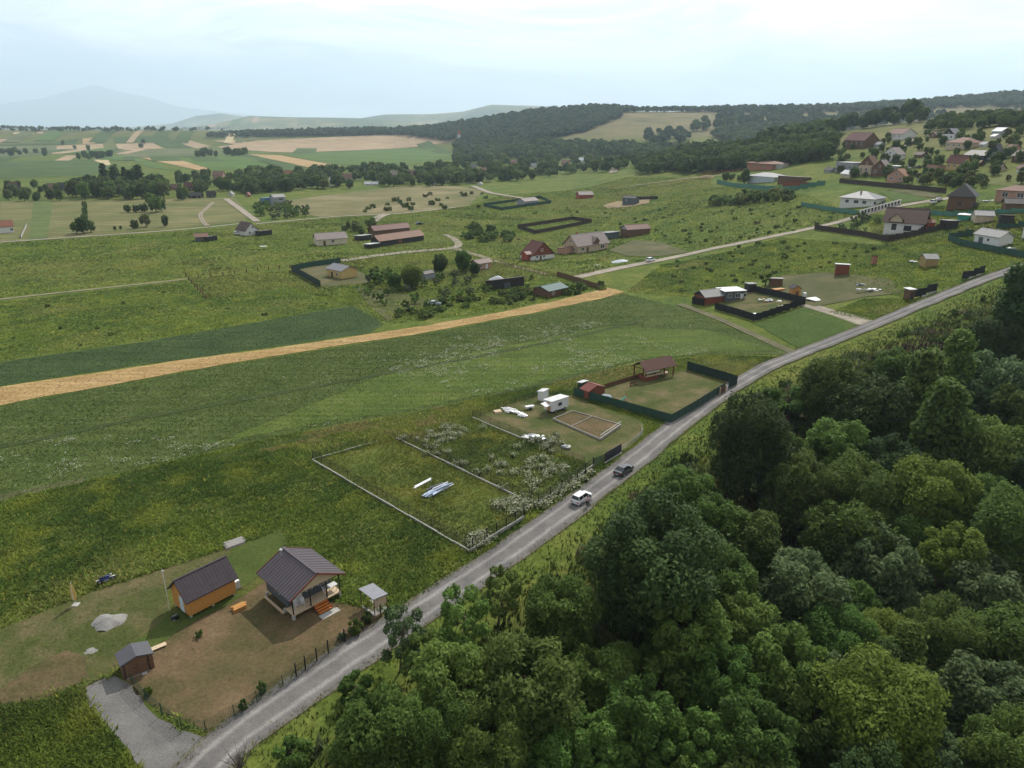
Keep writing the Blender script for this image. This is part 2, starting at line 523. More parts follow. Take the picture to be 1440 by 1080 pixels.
def patch(name, pts, mat, layer=1, jit=.35, grid=None, kind='structure', label=None, world=False):
    """a sheet of ground cover laid over the terrain: outline in photograph points surveyed to metres"""
    w = [Vector(p) for p in (pts if world else wpoly(pts))]
    cy = sum(p.y for p in w) / len(w)
    step = max(1.2, cy * .012)
    out = []
    for i in range(len(w)):
        a, b = w[i], w[(i + 1) % len(w)]
        n = max(1, min(60, int((b - a).length / step)))
        for k in range(n):
            out.append(a.lerp(b, k / n))
    amp = jit * max(1, cy / 180)
    loop = []
    for k, p in enumerate(out):
        loop.append(Vector((p.x + amp * (fbm(p.x, p.y, 3, step * 2.2) - .5) * 2, p.y + amp * (fbm(p.x, p.y, 9, step * 2.2) - .5) * 2)))
    n = len(loop)
    pts2 = list(loop)
    xs = np.array([p.x for p in loop]); ys = np.array([p.y for p in loop])
    g = grid or max(3.0, cy * .03)
    gx, gy = np.meshgrid(np.arange(xs.min(), xs.max(), g), np.arange(ys.min(), ys.max(), g))
    gx, gy = gx.ravel(), gy.ravel()
    if len(gx) > 9000:
        k = rng.choice(len(gx), 9000, False); gx, gy = gx[k], gy[k]
    ok = in_poly(gx, gy, [(p.x, p.y) for p in loop])
    for a, b in zip(gx[ok], gy[ok]):
        pts2.append(Vector((a, b)))
    vs, es, fs, *_ = delaunay_2d_cdt(pts2, [(i, (i + 1) % n) for i in range(n)], [list(range(n))], 1, 1e-4)
    V = np.array([(p.x, p.y) for p in vs])
    off = (.012 + 2.0e-4 * V[:, 1]) * layer + .03 * (ground(V[:, 0], V[:, 1]) > .3)
    Z = ground(V[:, 0], V[:, 1]) + off
    me = bpy.data.meshes.new(name)
    me.from_pydata([(a, b, c) for (a, b), c in zip(V, Z)], [], fs)
    bm = bmesh.new(); bm.from_mesh(me)
    for f in bm.faces:
        if f.normal.z < 0: f.normal_flip()
    bm.to_mesh(me); bm.free()
    o = link(name, me, mat, smooth=True)
    return tag(o, label, None, None, kind)

def strip(name, centre, widths, mat, layer=2, seg=2.5, jit=.25, cross=6, label=None):
    """a road or track: a ribbon on the terrain along world points"""
    c = np.asarray(centre, float)
    d = np.r_[0, np.cumsum(np.hypot(*np.diff(c, axis=0).T))]
    n = int(d[-1] / seg) + 2
    t = np.linspace(0, d[-1], n)
    # smoothed centre line
    X = np.interp(t, d, c[:, 0]); Y = np.interp(t, d, c[:, 1])
    for _ in range(8):
        X[1:-1] = (X[:-2] + 2 * X[1:-1] + X[2:]) / 4; Y[1:-1] = (Y[:-2] + 2 * Y[1:-1] + Y[2:]) / 4
    W = np.interp(t / d[-1], np.linspace(0, 1, len(widths)), widths)
    tx, ty = np.gradient(X), np.gradient(Y); l = np.hypot(tx, ty); tx /= l; ty /= l
    s = np.linspace(-.5, .5, cross + 1)
    S = np.repeat(s[None], n, 0)
    wl_ = W + jit * 2 * (fbm(t, t * 0 + 3, 5, 4.) - .5) * 2; wr_ = W + jit * 2 * (fbm(t, t * 0 + 8, 6, 4.) - .5) * 2
    off = np.where(S < 0, S * wl_[:, None], S * wr_[:, None])
    PX = X[:, None] + ty[:, None] * off; PY = Y[:, None] - tx[:, None] * off
    PZ = ground(PX, PY) + (.012 + 2e-4 * PY) * layer + .03 * (ground(PX, PY) > .3)
    idx = np.arange(n * (cross + 1)).reshape(n, cross + 1)
    f = np.stack([idx[:-1, :-1], idx[:-1, 1:], idx[1:, 1:], idx[1:, :-1]], -1).reshape(-1, 4)
    uvx = np.stack([S.ravel() + .5, (t[:, None] + S * 0).ravel() * .01, S.ravel() * 0], 1)
    me = fast_mesh(name, np.stack([PX, PY, PZ], -1).reshape(-1, 3), f, uvx)
    o = link(name, me, mat, smooth=True)
    return tag(o, label, None, None, 'structure'), np.stack([X, Y], 1)

def gravel_mat(name, base, track, verge, green=.0):
    m, N, L, b = new_mat(name)
    at_ = N.new('ShaderNodeAttribute'); at_.attribute_name = 'tint'
    sep = N.new('ShaderNodeSeparateColor'); L.new(at_.outputs['Color'], sep.inputs[0])
    ad = N.new('ShaderNodeMath'); ad.operation = 'MULTIPLY_ADD'
    n0 = noise_node(N, L, .45, 4, .6)
    ad.inputs[1].default_value = .14; L.new(n0, ad.inputs[0])
    sb = N.new('ShaderNodeMath'); sb.operation = 'SUBTRACT'; sb.inputs[1].default_value = .07
    L.new(sep.outputs[0], sb.inputs[0]); L.new(sb.outputs[0], ad.inputs[2])
    mid = tuple(a * (1 - green) + g * green for a, g in zip(base, (.07, .09, .03)))
    c = ramp_node(N, L, ad.outputs[0], [(0, verge), (.1, base), (.2, base), (.29, track), (.37, base), (.5, mid), (.62, base), (.71, track), (.8, base), (.9, base), (1, verge)])
    g = noise_node(N, L, 4.5, 6, .75)
    c = mix_node(N, L, 1.0, c, ramp_node(N, L, g, [(.28, (.72,) * 3), (.72, (1.25,) * 3)]), 'MULTIPLY')
    big = noise_node(N, L, .22, 4, .6)
    c = mix_node(N, L, 1.0, c, ramp_node(N, L, big, [(.3, (.7, .7, .72)), (.7, (1.2, 1.18, 1.15))]), 'MULTIPLY')
    L.new(c, b.inputs['Base Color']); b.inputs['Roughness'].default_value = .92; b.inputs['Specular IOR Level'].default_value = .12
    bp = N.new('ShaderNodeBump'); bp.inputs['Strength'].default_value = .4; bp.inputs['Distance'].default_value = .06
    L.new(g, bp.inputs['Height']); L.new(bp.outputs[0], b.inputs['Normal'])
    MATS[name] = m
    return m

# ground covers -------------------------------------------------------------
ROWA = math.atan2(*(lambda a, b: ((b - a).y, (b - a).x))(at(0, 556), at(700, 442)))
M_wheat = land('ripe wheat', [(.3, (.29, .19, .075)), (.5, (.37, .25, .11)), (.7, (.44, .31, .15))], .1, 2.5, .22, rows=(ROWA, .9))
M_crop = land('dark green crop', [(.3, (.035, .058, .02)), (.55, (.048, .078, .026)), (.75, (.066, .09, .03))], .1, 2.2, .25, rows=(ROWA, 1.2))
M_clover = land('clover strip', [(.3, (.046, .074, .018)), (.5, (.066, .096, .023)), (.68, (.09, .112, .032)), (.8, (.11, .12, .042))], .09, 2.6, .35, rows=(ROWA, 1.6))
M_rough = land('rough meadow', [(.28, (.058, .084, .016)), (.45, (.088, .116, .023)), (.6, (.118, .136, .032)), (.78, (.155, .148, .052))], .16, 2.4, .45, bump=.6)
M_green = land('fresh green lawn', [(.3, (.05, .085, .018)), (.55, (.07, .108, .024)), (.75, (.1, .125, .036))], .14, 2.8, .25)
M_yard = land('worn yard', [(.3, (.055, .06, .02)), (.43, (.1, .08, .038)), (.56, (.155, .104, .06)), (.72, (.21, .14, .086))], .16, 2.4, .32,
              stops2=[(.35, (.07, .066, .028)), (.65, (.125, .095, .048))], scale2=.07)
M_mown = land('mown plot', [(.3, (.052, .07, .019)), (.46, (.08, .092, .028)), (.58, (.125, .11, .05)), (.72, (.175, .135, .075))], .2, 2.6, .28)
M_dirt = land('bare dry soil', [(.3, (.2, .15, .085)), (.55, (.27, .2, .12)), (.75, (.33, .26, .17))], .14, 2.6, .25)
M_lot = land('dry lot', [(.3, (.068, .08, .03)), (.5, (.1, .1, .045)), (.7, (.145, .125, .068))], .1, 2.2, .25)
M_tan = land('stubble field', [(.3, (.3, .22, .13)), (.7, (.4, .29, .18))], .01, .3, .15, rows=(1.2, 12))
M_tan2 = land('pale stubble field', [(.3, (.4, .32, .18)), (.7, (.5, .4, .24))], .01, .3, .12, rows=(1.25, 12))
M_orange = land('orange ripe field', [(.3, (.34, .23, .11)), (.7, (.42, .29, .15))], .01, .3, .12, rows=(.9, 12))
M_ffield = land('far green field', [(.3, (.055, .085, .026)), (.7, (.075, .115, .034))], .012, .3, .15, rows=(1.1, 14))
M_ffield2 = land('far bright field', [(.3, (.07, .12, .026)), (.7, (.095, .15, .036))], .012, .3, .15, rows=(.9, 14))
M_ffield3 = land('far olive field', [(.3, (.09, .11, .045)), (.7, (.14, .15, .065))], .012, .3, .15, rows=(1.1, 14))
M_road = gravel_mat('gravel road', (.16, .152, .146), (.275, .262, .25), (.14, .125, .085))
M_track = gravel_mat('farm track', (.25, .21, .15), (.34, .29, .22), (.13, .13, .06), green=.35)
M_lane = gravel_mat('pale lane', (.3, .26, .21), (.38, .34, .28), (.16, .15, .08))

# fields --------------------------------------------------------------------
FLOWER_STRIP = [(-230, 622), (0, 571), (300, 516), (600, 469), (760, 440), (877, 413), (960, 433), (1070, 478), (1118, 499), (1000, 497), (900, 507), (760, 540),
                (560, 583), (420, 606), (200, 657), (0, 704), (-230, 765)]
patch('clover_field', FLOWER_STRIP, M_clover, 1)
patch('wheat_field', [(-230, 588), (0, 545), (200, 515), (400, 488), (520, 470), (600, 458), (700, 440), (780, 424), (855, 405), (877, 411), (850, 419),
                      (750, 440), (600, 468), (500, 483), (300, 515), (100, 552), (0, 570), (-230, 620)], M_wheat, 2, jit=.8)
patch('clover_band', [(560, 520), (700, 490), (860, 458), (1000, 466), (1095, 494), (1000, 495), (900, 505), (760, 538), (600, 572), (420, 600), (300, 625)], land('fresh clover', [(.3, (.06, .095, .018)), (.55, (.085, .122, .024)), (.75, (.115, .138, .034))], .1, 2.6, .35, rows=(ROWA, 1.6)), 2, jit=1.2)
patch('crop_field', [(-230, 540), (0, 509), (200, 481), (400, 446), (495, 430), (541, 456), (520, 468), (400, 486), (200, 513), (0, 543), (-230, 585)], M_crop, 1)
patch('meadow', [(-160, 745), (0, 706), (200, 659), (420, 608), (560, 585), (760, 543), (900, 510), (1000, 499), (1112, 502), (1060, 522), (1010, 556), (940, 610), (880, 655),
                 (800, 712), (735, 758), (640, 825), (540, 890), (440, 955), (330, 1030), (200, 1075), (100, 1000), (0, 1010), (-160, 1060)], M_rough, 1)
patch('wheat_stubble_verge', [(0, 697), (60, 684), (120, 672), (118, 680), (50, 694), (0, 708)], M_lot, 2)
YARD = [(172, 966), (205, 925), (240, 895), (300, 860), (345, 838), (398, 800), (440, 840), (548, 862), (520, 893), (470, 925), (400, 965), (340, 1003), (292, 1030), (245, 1008)]
patch('yard', YARD, M_yard, 2)
patch('worn_grass', [(-40, 900), (60, 862), (130, 832), (230, 800), (330, 768), (352, 775), (300, 800), (235, 830), (235, 870), (190, 905), (160, 945), (120, 968), (60, 985), (0, 990), (-60, 980)], M_mown, 2)
patch('dry_grass', [(-20, 990), (40, 940), (90, 915), (120, 925), (128, 955), (100, 965), (30, 1000), (0, 1030), (-30, 1040)], M_yard, 3)
patch('lawn', [(318, 770), (356, 755), (398, 745), (402, 770), (372, 800), (335, 835), (345, 838), (300, 862), (225, 906), (200, 925), (188, 905), (236, 868), (330, 830)], land('short lawn', [(.3, (.05, .075, .017)), (.55, (.07, .095, .022)), (.75, (.1, .11, .034))], .2, 2.8, .35), 3, jit=.9)
PLOT1 = [(441, 648), (557, 618), (754, 713), (661, 776)]
PLOT2 = [(559, 616), (663, 588), (730, 616), (835, 657), (756, 711)]
PLOT3 = [(664, 587), (700, 574), (760, 556), (805, 556), (842, 572), (902, 592), (905, 608), (874, 634), (838, 657), (732, 616)]
PLOT4 = [(811, 556), (880, 535), (966, 521), (1034, 541), (944, 593)]
patch('mown_plot', PLOT3, M_mown, 2)
patch('lawn', PLOT4, M_mown, 2)
patch('grass_plot', [(1062, 456), (1135, 430), (1150, 432), (1222, 458), (1135, 489), (1120, 488)], M_green, 1)
patch('dry_lot', [(1075, 402), (1100, 388), (1160, 383), (1250, 392), (1268, 412), (1215, 418), (1145, 432), (1120, 425)], M_lot, 2)
patch('compound_floor', [(1005, 432), (1055, 409), (1130, 427), (1061, 450)], M_mown, 2)
patch('cabin_plot', [(411, 378), (478, 370), (512, 385), (520, 398), (453, 404)], M_lot, 2)
patch('garden_soil', [(500, 405), (540, 408), (600, 420), (640, 418), (560, 440), (545, 452), (520, 430)], M_lot, 2)
patch('mown_plot', [(856, 352), (890, 338), (930, 341), (967, 355), (925, 361), (880, 360)], M_lot, 2)
patch('lawn', [(1235, 270), (1260, 268), (1310, 272), (1300, 282), (1265, 286)], M_green, 2)
patch('bare_plot', [(1245, 267), (1290, 268), (1325, 275), (1312, 279), (1270, 272)], M_lot, 3)
patch('dry_meadow', [(0, 283), (330, 278), (350, 300), (345, 312), (120, 332), (0, 340)], land('dry meadow', [(.3, (.095, .11, .036)), (.5, (.14, .14, .054)), (.7, (.2, .175, .08))], .03, 1.2, .25, rows=(1.9, 6)), 1)
patch('green_strip', [(48, 283), (75, 282), (66, 335), (40, 338)], land('green ley', [(.3, (.08, .115, .035)), (.7, (.12, .15, .05))], .05, 1.2, .2, rows=(1.75, 4)), 2)
patch('dry_meadow', [(400, 282), (560, 262), (640, 262), (680, 268), (660, 290), (560, 300), (450, 305), (420, 300)],
      land('dry slope', [(.3, (.1, .11, .04)), (.5, (.16, .145, .065)), (.68, (.25, .205, .115))], .02, .8, .3), 1, jit=1.2)

far_fields = [
    (M_ffield, [(-60, 228), (0, 227), (130, 225), (158, 236), (130, 246), (0, 252), (-60, 253)]), (M_tan2, [(131, 225), (152, 225), (156, 232), (148, 233)]),
    (M_orange, [(197, 222), (240, 222), (292, 236), (290, 242)]), (M_ffield2, [(182, 224), (197, 223), (240, 239), (212, 236)]),
    (M_ffield2, [(243, 222), (330, 218), (402, 236), (300, 240)]), (M_tan, [(72, 217), (80, 205), (145, 203), (148, 214), (100, 216)]),
    (M_tan, [(163, 203), (215, 201), (233, 209), (170, 212)]), (M_ffield, [(-50, 205), (0, 204), (75, 200), (112, 195), (106, 203), (0, 205)]),
    (M_ffield, [(160, 193), (230, 192), (275, 208), (235, 208), (215, 200), (160, 201)]), (M_tan, [(250, 199), (268, 198), (298, 206), (275, 209)]),
    (M_tan, [(300, 198), (332, 197), (362, 204), (345, 206)]), (M_orange, [(116, 195), (130, 194), (134, 202), (116, 203)]),
    (M_tan2, [(19, 187), (30, 186), (30, 189), (18, 189)]), (M_tan2, [(37, 186), (48, 186), (48, 189), (37, 189)]),
    (M_tan2, [(52, 186), (60, 186), (60, 188), (51, 188)]), (M_tan2, [(67, 189), (74, 188), (76, 195), (70, 195)]),
    (M_tan, [(-40, 196), (17, 196), (0, 201), (-40, 203)]), (M_ffield3, [(-60, 207), (80, 206), (72, 217), (20, 221), (-60, 222)]),
    (M_tan, [(305, 207), (360, 198), (560, 189), (640, 187), (642, 199), (560, 209), (420, 215), (380, 214)]),
    (M_ffield2, [(395, 217), (560, 209), (625, 207), (645, 221), (560, 234), (470, 232)]), (M_orange, [(348, 217), (395, 219), (480, 234), (445, 238)]),
    (M_ffield, [(300, 212), (345, 216), (440, 238), (405, 240), (330, 217)]), (M_ffield3, [(160, 213), (235, 210), (300, 212), (330, 217), (240, 221), (170, 222)]),
]
for m_, pts in far_fields:
    patch('field', pts, m_, 2, jit=.15)
STRIP_M = [M_ffield, M_ffield3, M_tan, M_ffield2, M_ffield3, M_tan2, M_ffield]
for r0, r1, x0, x1, a in ((1180, 1420, -1150, -430, .5), (1480, 1900, -1500, -560, .35), (1960, 2500, -2100, -700, .3), (1500, 1950, -520, -120, .25)):
    x = x0
    while x < x1:
        w = rng.uniform(18, 60)
        if rng.random() < .5:
            l0, l1 = r0 + rng.uniform(0, 60), r1 - rng.uniform(0, 120)
            sh = (l1 - l0) * a
            patch('field', [(x, l0), (x + w, l0), (x + w - sh, l1), (x - sh, l1)], STRIP_M[int(rng.integers(7))], 3, jit=.1, world=True)
        x += w + rng.uniform(4, 40)
lots = []
for k in range(260):
    x = rng.uniform(-3600, 100); y = rng.uniform(2400, 6200)
    w, l = rng.uniform(40, 160), rng.uniform(200, 520)
    if x > -.28 * y: continue
    if any(abs(x - a) < 150 and abs(y - b) < 380 for a, b in lots): continue
    lots.append((x, y))
    a = .25
    pts = [(x + math.cos(a) * i - math.sin(a) * j, y + math.sin(a) * i + math.cos(a) * j) for i, j in ((0, 0), (w, 0), (w, l), (0, l))]
    patch('field', pts, [M_ffield, M_tan, M_ffield3, M_tan2, M_ffield2][k % 5], 2, jit=.1, world=True)

# roads ---------------------------------------------------------------------
_, ROAD_C = strip('road', ROAD, [5.0, 4.9, 4.6, 4.4, 4.4, 4.4], M_road, 3, jit=.45, seg=1.6)
strip('tractor_track', np.stack(survey([-100, 0, 200, 420, 640, 800, 900], [652, 629, 588, 548, 508, 476, 452])[:2], 1), [1.6, 1.6], land('wheel track', [(.3, (.035, .055, .016)), (.7, (.06, .08, .026))], .3, 2.5, .3), 3)
strip('tractor_track', np.stack(survey([100, 300, 500, 700, 860], [690, 645, 600, 556, 518])[:2], 1), [1.2, 1.2], MATS['wheel track'], 3)
patch('gravel_apron', [(118, 968), (135, 955), (165, 950), (190, 968), (215, 1000), (252, 1028), (292, 1040), (330, 1030), (345, 1050), (300, 1100), (225, 1100), (190, 1070), (160, 1032), (128, 998)], M_road if False else
      land('packed gravel', [(.3, (.13, .124, .117)), (.55, (.17, .162, .153)), (.75, (.21, .2, .19))], .3, 5, .25, bump=.4), 2, jit=.5)
def lane(name, px, widths, mat, layer=2, jit=.2, seg=3.0):
    x, y, _ = survey([p[0] for p in px], [p[1] for p in px])
    return strip(name, np.stack([x, y], 1), widths, mat, layer, seg, jit)[1]
LANE_MID = lane('road', [(812, 390), (860, 379), (915, 368), (1000, 350), (1100, 330), (1180, 313), (1217, 301), (1260, 290), (1300, 284), (1335, 279)], [5, 5, 5, 5], M_lane)
lane('side_road', [(1131, 428), (1150, 434), (1190, 445), (1226, 457)], [3.5, 3.6, 5.0], M_lane, 2)
lane('track', [(955, 428), (1005, 446), (1040, 462), (1075, 478), (1122, 499)], [2.4, 2.2], gravel_mat('grassy track', (.12, .115, .06), (.19, .165, .105), (.09, .1, .04), green=.5), 3)
lane('path', [(-60, 428), (0, 421), (120, 408), (262, 393)], [1.6, 1.6], M_track, 2)
lane('path', [(-60, 345), (0, 341), (100, 334), (220, 326), (290, 320), (345, 314)], [3.2, 3.2], M_lane, 2)
lane('path', [(360, 315), (480, 304), (560, 301), (640, 292)], [3, 3], M_lane, 2)
lane('track', [(292, 318), (285, 312), (281, 302), (292, 292), (300, 285)], [3, 3], M_track, 3)
lane('path', [(318, 280), (340, 296), (362, 312)], [4.5, 4.5], M_lane, 3)
lane('dirt_road', [(480, 367), (540, 358), (600, 352), (640, 350), (648, 345), (638, 335), (625, 330)], [5, 5, 4, 3], M_lane, 2)
lane('dirt_road', [(640, 350), (680, 362), (720, 374), (770, 386)], [4, 3, 2.5], M_track, 2)
lane('dirt_road', [(665, 262), (690, 272), (735, 279)], [6, 5], M_lane, 3)
lane('road', [(862, 243), (866, 236)], [9, 9], M_lane, 3)
lane('dirt_road', [(525, 312), (533, 305), (545, 301)], [5, 7], M_lane, 3)
lane('path', [(885, 262), (960, 252), (1020, 246)], [4, 4], M_track, 2)
lane('path', [(1180, 205), (1160, 209), (1140, 213)], [5, 5], M_lane, 2)
lane('path', [(1255, 212), (1270, 206), (1280, 202)], [4, 4], M_lane, 2)
lane('track', [(441, 600), (470, 592), (510, 583)], [2, 2], M_track, 2) if False else None

# the air: one closed box of thin haze round everything
hz = MB().box(-40500, -120, -14, 40500, 38400, 2450).mesh('haze')
hm = bpy.data.materials.new('thin haze'); hm.use_nodes = True
hn = hm.node_tree.nodes; hn.clear()
ho = hn.new('ShaderNodeOutputMaterial'); hv = hn.new('ShaderNodeVolumePrincipled')
hv.inputs['Color'].default_value = (.68, .84, 1.0, 1)
hv.inputs['Density'].default_value = 8.2e-5
hv.inputs['Anisotropy'].default_value = .25
hm.node_tree.links.new(hv.outputs[0], ho.inputs['Volume'])
haze = link('haze', hz, hm)
tag(haze, 'thin pale summer haze over the valley', 'haze', kind='stuff')
# ------------------------------------------------------------------ plants: leaf clouds
def leaf_cloud(g, n, lobes, leaf, up=.25, fill=.22, narrow=.45, droop=0.0):
    """n leaf faces spread through the lobes (x, y, z, rx, rz): verts, faces, tint per vertex"""
    L_ = np.array(lobes, float)
    wgt = L_[:, 3] * L_[:, 4]; wgt /= wgt.sum()
    k = g.choice(len(L_), n, p=wgt)
    d = g.normal(size=(n, 3)); d[:, 2] += up; d /= np.linalg.norm(d, axis=1)[:, None]
    rad = 1 - fill * g.random(n) ** .6 * 1.6
    rad *= 1 + .3 * (fbm(d[:, 0] * 3.4 + k * 7.7, d[:, 1] * 3 + d[:, 2] * 2.1, 21, 1.0, 3) - .5) * 2
    rad = np.where(g.random(n) < .07, rad * g.uniform(1.0, 1.3, n), rad)
    c = L_[k]
    p = np.stack([c[:, 0] + d[:, 0] * c[:, 3] * rad, c[:, 1] + d[:, 1] * c[:, 3] * rad, c[:, 2] + d[:, 2] * c[:, 4] * rad], 1)
    nrm = d + g.normal(size=(n, 3)) * .75; nrm[:, 2] += .35
    nrm /= np.linalg.norm(nrm, axis=1)[:, None]
    t = np.cross(nrm, g.normal(size=(n, 3))); t[:, 2] -= droop; t /= np.linalg.norm(t, axis=1)[:, None] + 1e-9
    b = np.cross(nrm, t)
    s = leaf * g.uniform(.4, 1.5, n)[:, None]
    v = np.stack([p - t * s, p - b * s * narrow + nrm * s * .15, p + t * s, p + b * s * narrow + nrm * s * .15], 1).reshape(-1, 3)
    f = np.arange(4 * n).reshape(n, 4)
    lobe_tone = g.uniform(0, 1, len(L_))
    tone = np.clip(.22 + .38 * lobe_tone[k] + .5 * (g.random(n) - .35), 0, 1)
    return v, f, np.repeat(tone, 4)

def trunk_mesh(g, h, r, lobes, limbs=6):
    mb = MB()
    pts = [Vector((0, 0, -.6))]
    for j in range(1, 5):
        pts.append(Vector((g.normal() * .05 * h * j / 4, g.normal() * .05 * h * j / 4, h * j / 4)))
    rr = [r * 1.25, r, r * .8, r * .6, r * .35]
    for j in range(4): mb.tube(pts[j], pts[j + 1], rr[j], rr[j + 1], 7, caps=False)
    for l in lobes[:limbs]:
        a = pts[2].lerp(pts[4], g.random())
        e = Vector((l[0], l[1], l[2])); m = a.lerp(e, .5) + Vector((0, 0, .06 * h))
        mb.tube(a, m, r * .42, r * .26, 5, caps=False); mb.tube(m, e, r * .26, r * .08, 5, caps=False)
    return mb

def crown_lobes(g, R, H, base, n, kind):
    out = []
    mid = (base + H) / 2; hz_ = (H - base) / 2
    for i in range(n):
        if kind == 'round':
            a = 2.4 * i; q = (i + .5) / n; zz = (q * 2 - 1) * .78; rr = math.sqrt(max(0, 1 - zz * zz)) * .72
            r = R * g.uniform(.22, .4)
        elif kind == 'tall':
            a = 2.4 * i; q = (i + .5) / n; zz = (q * 2 - 1) * .85; rr = (1 - .75 * max(0, zz)) * .5 * (1 - .3 * abs(zz))
            r = R * g.uniform(.38, .52) * (1 - .35 * max(0, zz))
        elif kind == 'feather':
            a = 2.4 * i; q = (i + .5) / n; zz = (q * 2 - 1) * .8 + .1; rr = math.sqrt(max(0.05, 1 - zz * zz)) * .78
            r = R * g.uniform(.16, .3)
        else:
            a = 2.4 * i; q = (i + .5) / n; zz = (q * 2 - 1) * .7; rr = math.sqrt(max(0, 1 - zz * zz)) * .72
            r = R * g.uniform(.2, .38)
        rr *= g.uniform(.55, 1.2)
        out.append((math.cos(a) * rr * R, math.sin(a) * rr * R, mid + zz * hz_, r, r * g.uniform(.75, 1.0) * min(1.25, hz_ / R + .25)))
    return out

M_bark = paint('bark', (.11, .085, .06), .9, .4, 6)
LM = {
    'dark': leaf_mat('dark broad leaves', (.022, .044, .013), (.078, .128, .033), .32),
    'mid': leaf_mat('mid green leaves', (.05, .09, .017), (.165, .245, .052), .42),
    'locust': leaf_mat('locust leaves', (.05, .098, .018), (.16, .265, .054), .42),
    'lime': leaf_mat('yellow green leaves', (.08, .12, .016), (.22, .29, .048), .4, .1),
    'willow': leaf_mat('grey willow leaves', (.052, .088, .032), (.165, .24, .095), .38, .12),
    'olive': leaf_mat('olive leaves', (.05, .08, .016), (.15, .205, .048), .4, .15),
}
LM2 = {k: leaf_mat('far ' + k, d, l, .45) for k, d, l in (('dark', (.05, .085, .026), (.13, .19, .055)), ('mid', (.065, .11, .026), (.18, .25, .065)), ('olive', (.075, .1, .028), (.2, .225, .07)), ('locust', (.07, .13, .026), (.2, .3, .07)), ('willow', (.075, .1, .045), (.21, .25, .13)))}
TREES = {}
def tree_template(key, seed, R, H, base, nl, kind, n, leaf, trunk_r):
    g = np.random.default_rng(seed)
    lobes = crown_lobes(g, R, H, base, nl, kind)
    v, f, t = leaf_cloud(g, n, lobes, leaf)
    cm = fast_mesh('crown', v, f, np.repeat(t[:, None], 3, 1))
    tm = trunk_mesh(g, H * .72, trunk_r, lobes, 7).mesh('trunk')
    tm.materials.append(M_bark)
    TREES.setdefault(key, []).append((cm, tm, R, H))
for s in range(2):
    tree_template('dark', 40 + s, 4.6, 11.5, 1.2, 38, 'round', 26000, .18, .3)
    tree_template('mid', 50 + s, 4.0, 9.5, .9, 36, 'round', 18000, .21, .26)
    tree_template('locust', 60 + s, 4.2, 10.0, 1.2, 44, 'feather', 16000, .21, .24)
    tree_template('willow', 80 + s, 4.2, 7.6, .4, 38, 'wide', 17000, .2, .26)
    tree_template('olive', 90 + s, 4.4, 9.0, .8, 38, 'wide', 18000, .21, .28)
tree_template('lime', 70, 4.4, 9.0, .8, 36, 'round', 30000, .155, .28)
tree_template('tall', 75, 3.1, 11.5, .8, 20, 'tall', 12000, .24, .24)
tree_template('sparse', 76, 3.0, 8.5, 1.5, 22, 'feather', 3600, .22, .16)
tree_template('shrub', 77, 1.5, 2.3, .0, 9, 'wide', 3600, .17, .06)
tree_template('shrub', 78, 1.3, 2.8, .0, 9, 'round', 3600, .17, .06)
tree_template('shrub', 79, 1.8, 2.0, .0, 10, 'wide', 3600, .18, .06)

CROWN_CACHE = {}
def plant(name, key, lm, pos, height, label, cat, group, spread=1.0, var=None, rz=None):
    cm, tm, R, H = TREES[key][random.randrange(len(TREES[key])) if var is None else var]
    ck = (cm.name, lm)
    if ck not in CROWN_CACHE:
        c2 = cm.copy(); c2.materials.clear(); c2.materials.append(LM[lm]); CROWN_CACHE[ck] = c2
    s = height / H
    root = empty(name, pos, random.uniform(0, 6.28) if rz is None else rz, label, cat, group)
    root.scale = (s * spread * random.uniform(.9, 1.1), s * spread * random.uniform(.9, 1.1), s)
    root.rotation_euler = (random.uniform(-.07, .07), random.uniform(-.07, .07), root.rotation_euler.z)
    for nm, me in (('trunk', tm), ('crown', CROWN_CACHE[ck])):
        o = bpy.data.objects.new(nm, me); COL.objects.link(o); o.parent = root
    return root

# --- the wood below the road: trees one can pick out, crown centre and half-width in photograph points
WOOD = []
def wood_tree(px, py, r, key, lm, name, label, group=None, var=None, tall=1.0, cat='tree'):
    cm, tm, R, H = TREES[key][0]
    p = at(px, py, 4.0)
    for _ in range(3):
        hgt = H * (r * mpp(p) / R) * tall
        p = at(px, py, hgt * .56)
    hgt = H * (r * mpp(p) / R) * tall
    WOOD.append((p.x, p.y, r * mpp(p)))
    return plant(name, key, lm, p, hgt, label, cat, group, 1.0 / tall, var)

wood_tree(914, 796, 90, 'dark', 'dark', 'broadleaf_tree', 'very dark dense broadleaf tree, largest at the road edge beside the parked cars', tall=.9, var=0)
wood_tree(1060, 622, 56, 'dark', 'dark', 'broadleaf_tree', 'dark dense tree between the road bend and the green-fenced plot', tall=1.05, var=1)
wood_tree(1314, 708, 62, 'lime', 'lime', 'broadleaf_tree', 'light yellow-green round tree standing out of the dark wood')
wood_tree(1236, 1022, 90, 'lime', 'lime', 'broadleaf_tree', 'large yellow-green tree with lobed crown among grey willows')
wood_tree(1392, 548, 64, 'willow', 'willow', 'willow_tree', 'big grey-green willow at the upper edge of the wood')
wood_tree(560, 895, 33, 'sparse', 'willow', 'young_tree', 'slender young tree leaning over the gravel road by the fence', tall=1.15)
wood_tree(1437, 445, 44, 'tall', 'dark', 'broadleaf_tree', 'tall dark tree where the wood nears the upper road', tall=1.0)
wood_tree(745, 968, 82, 'olive', 'olive', 'broadleaf_tree', 'wide olive-green tree with fine twiggy crown in the wood')
wood_tree(1250, 805, 66, 'willow', 'willow', 'willow_tree', 'pale grey willow beside a bright green tree in the wood')
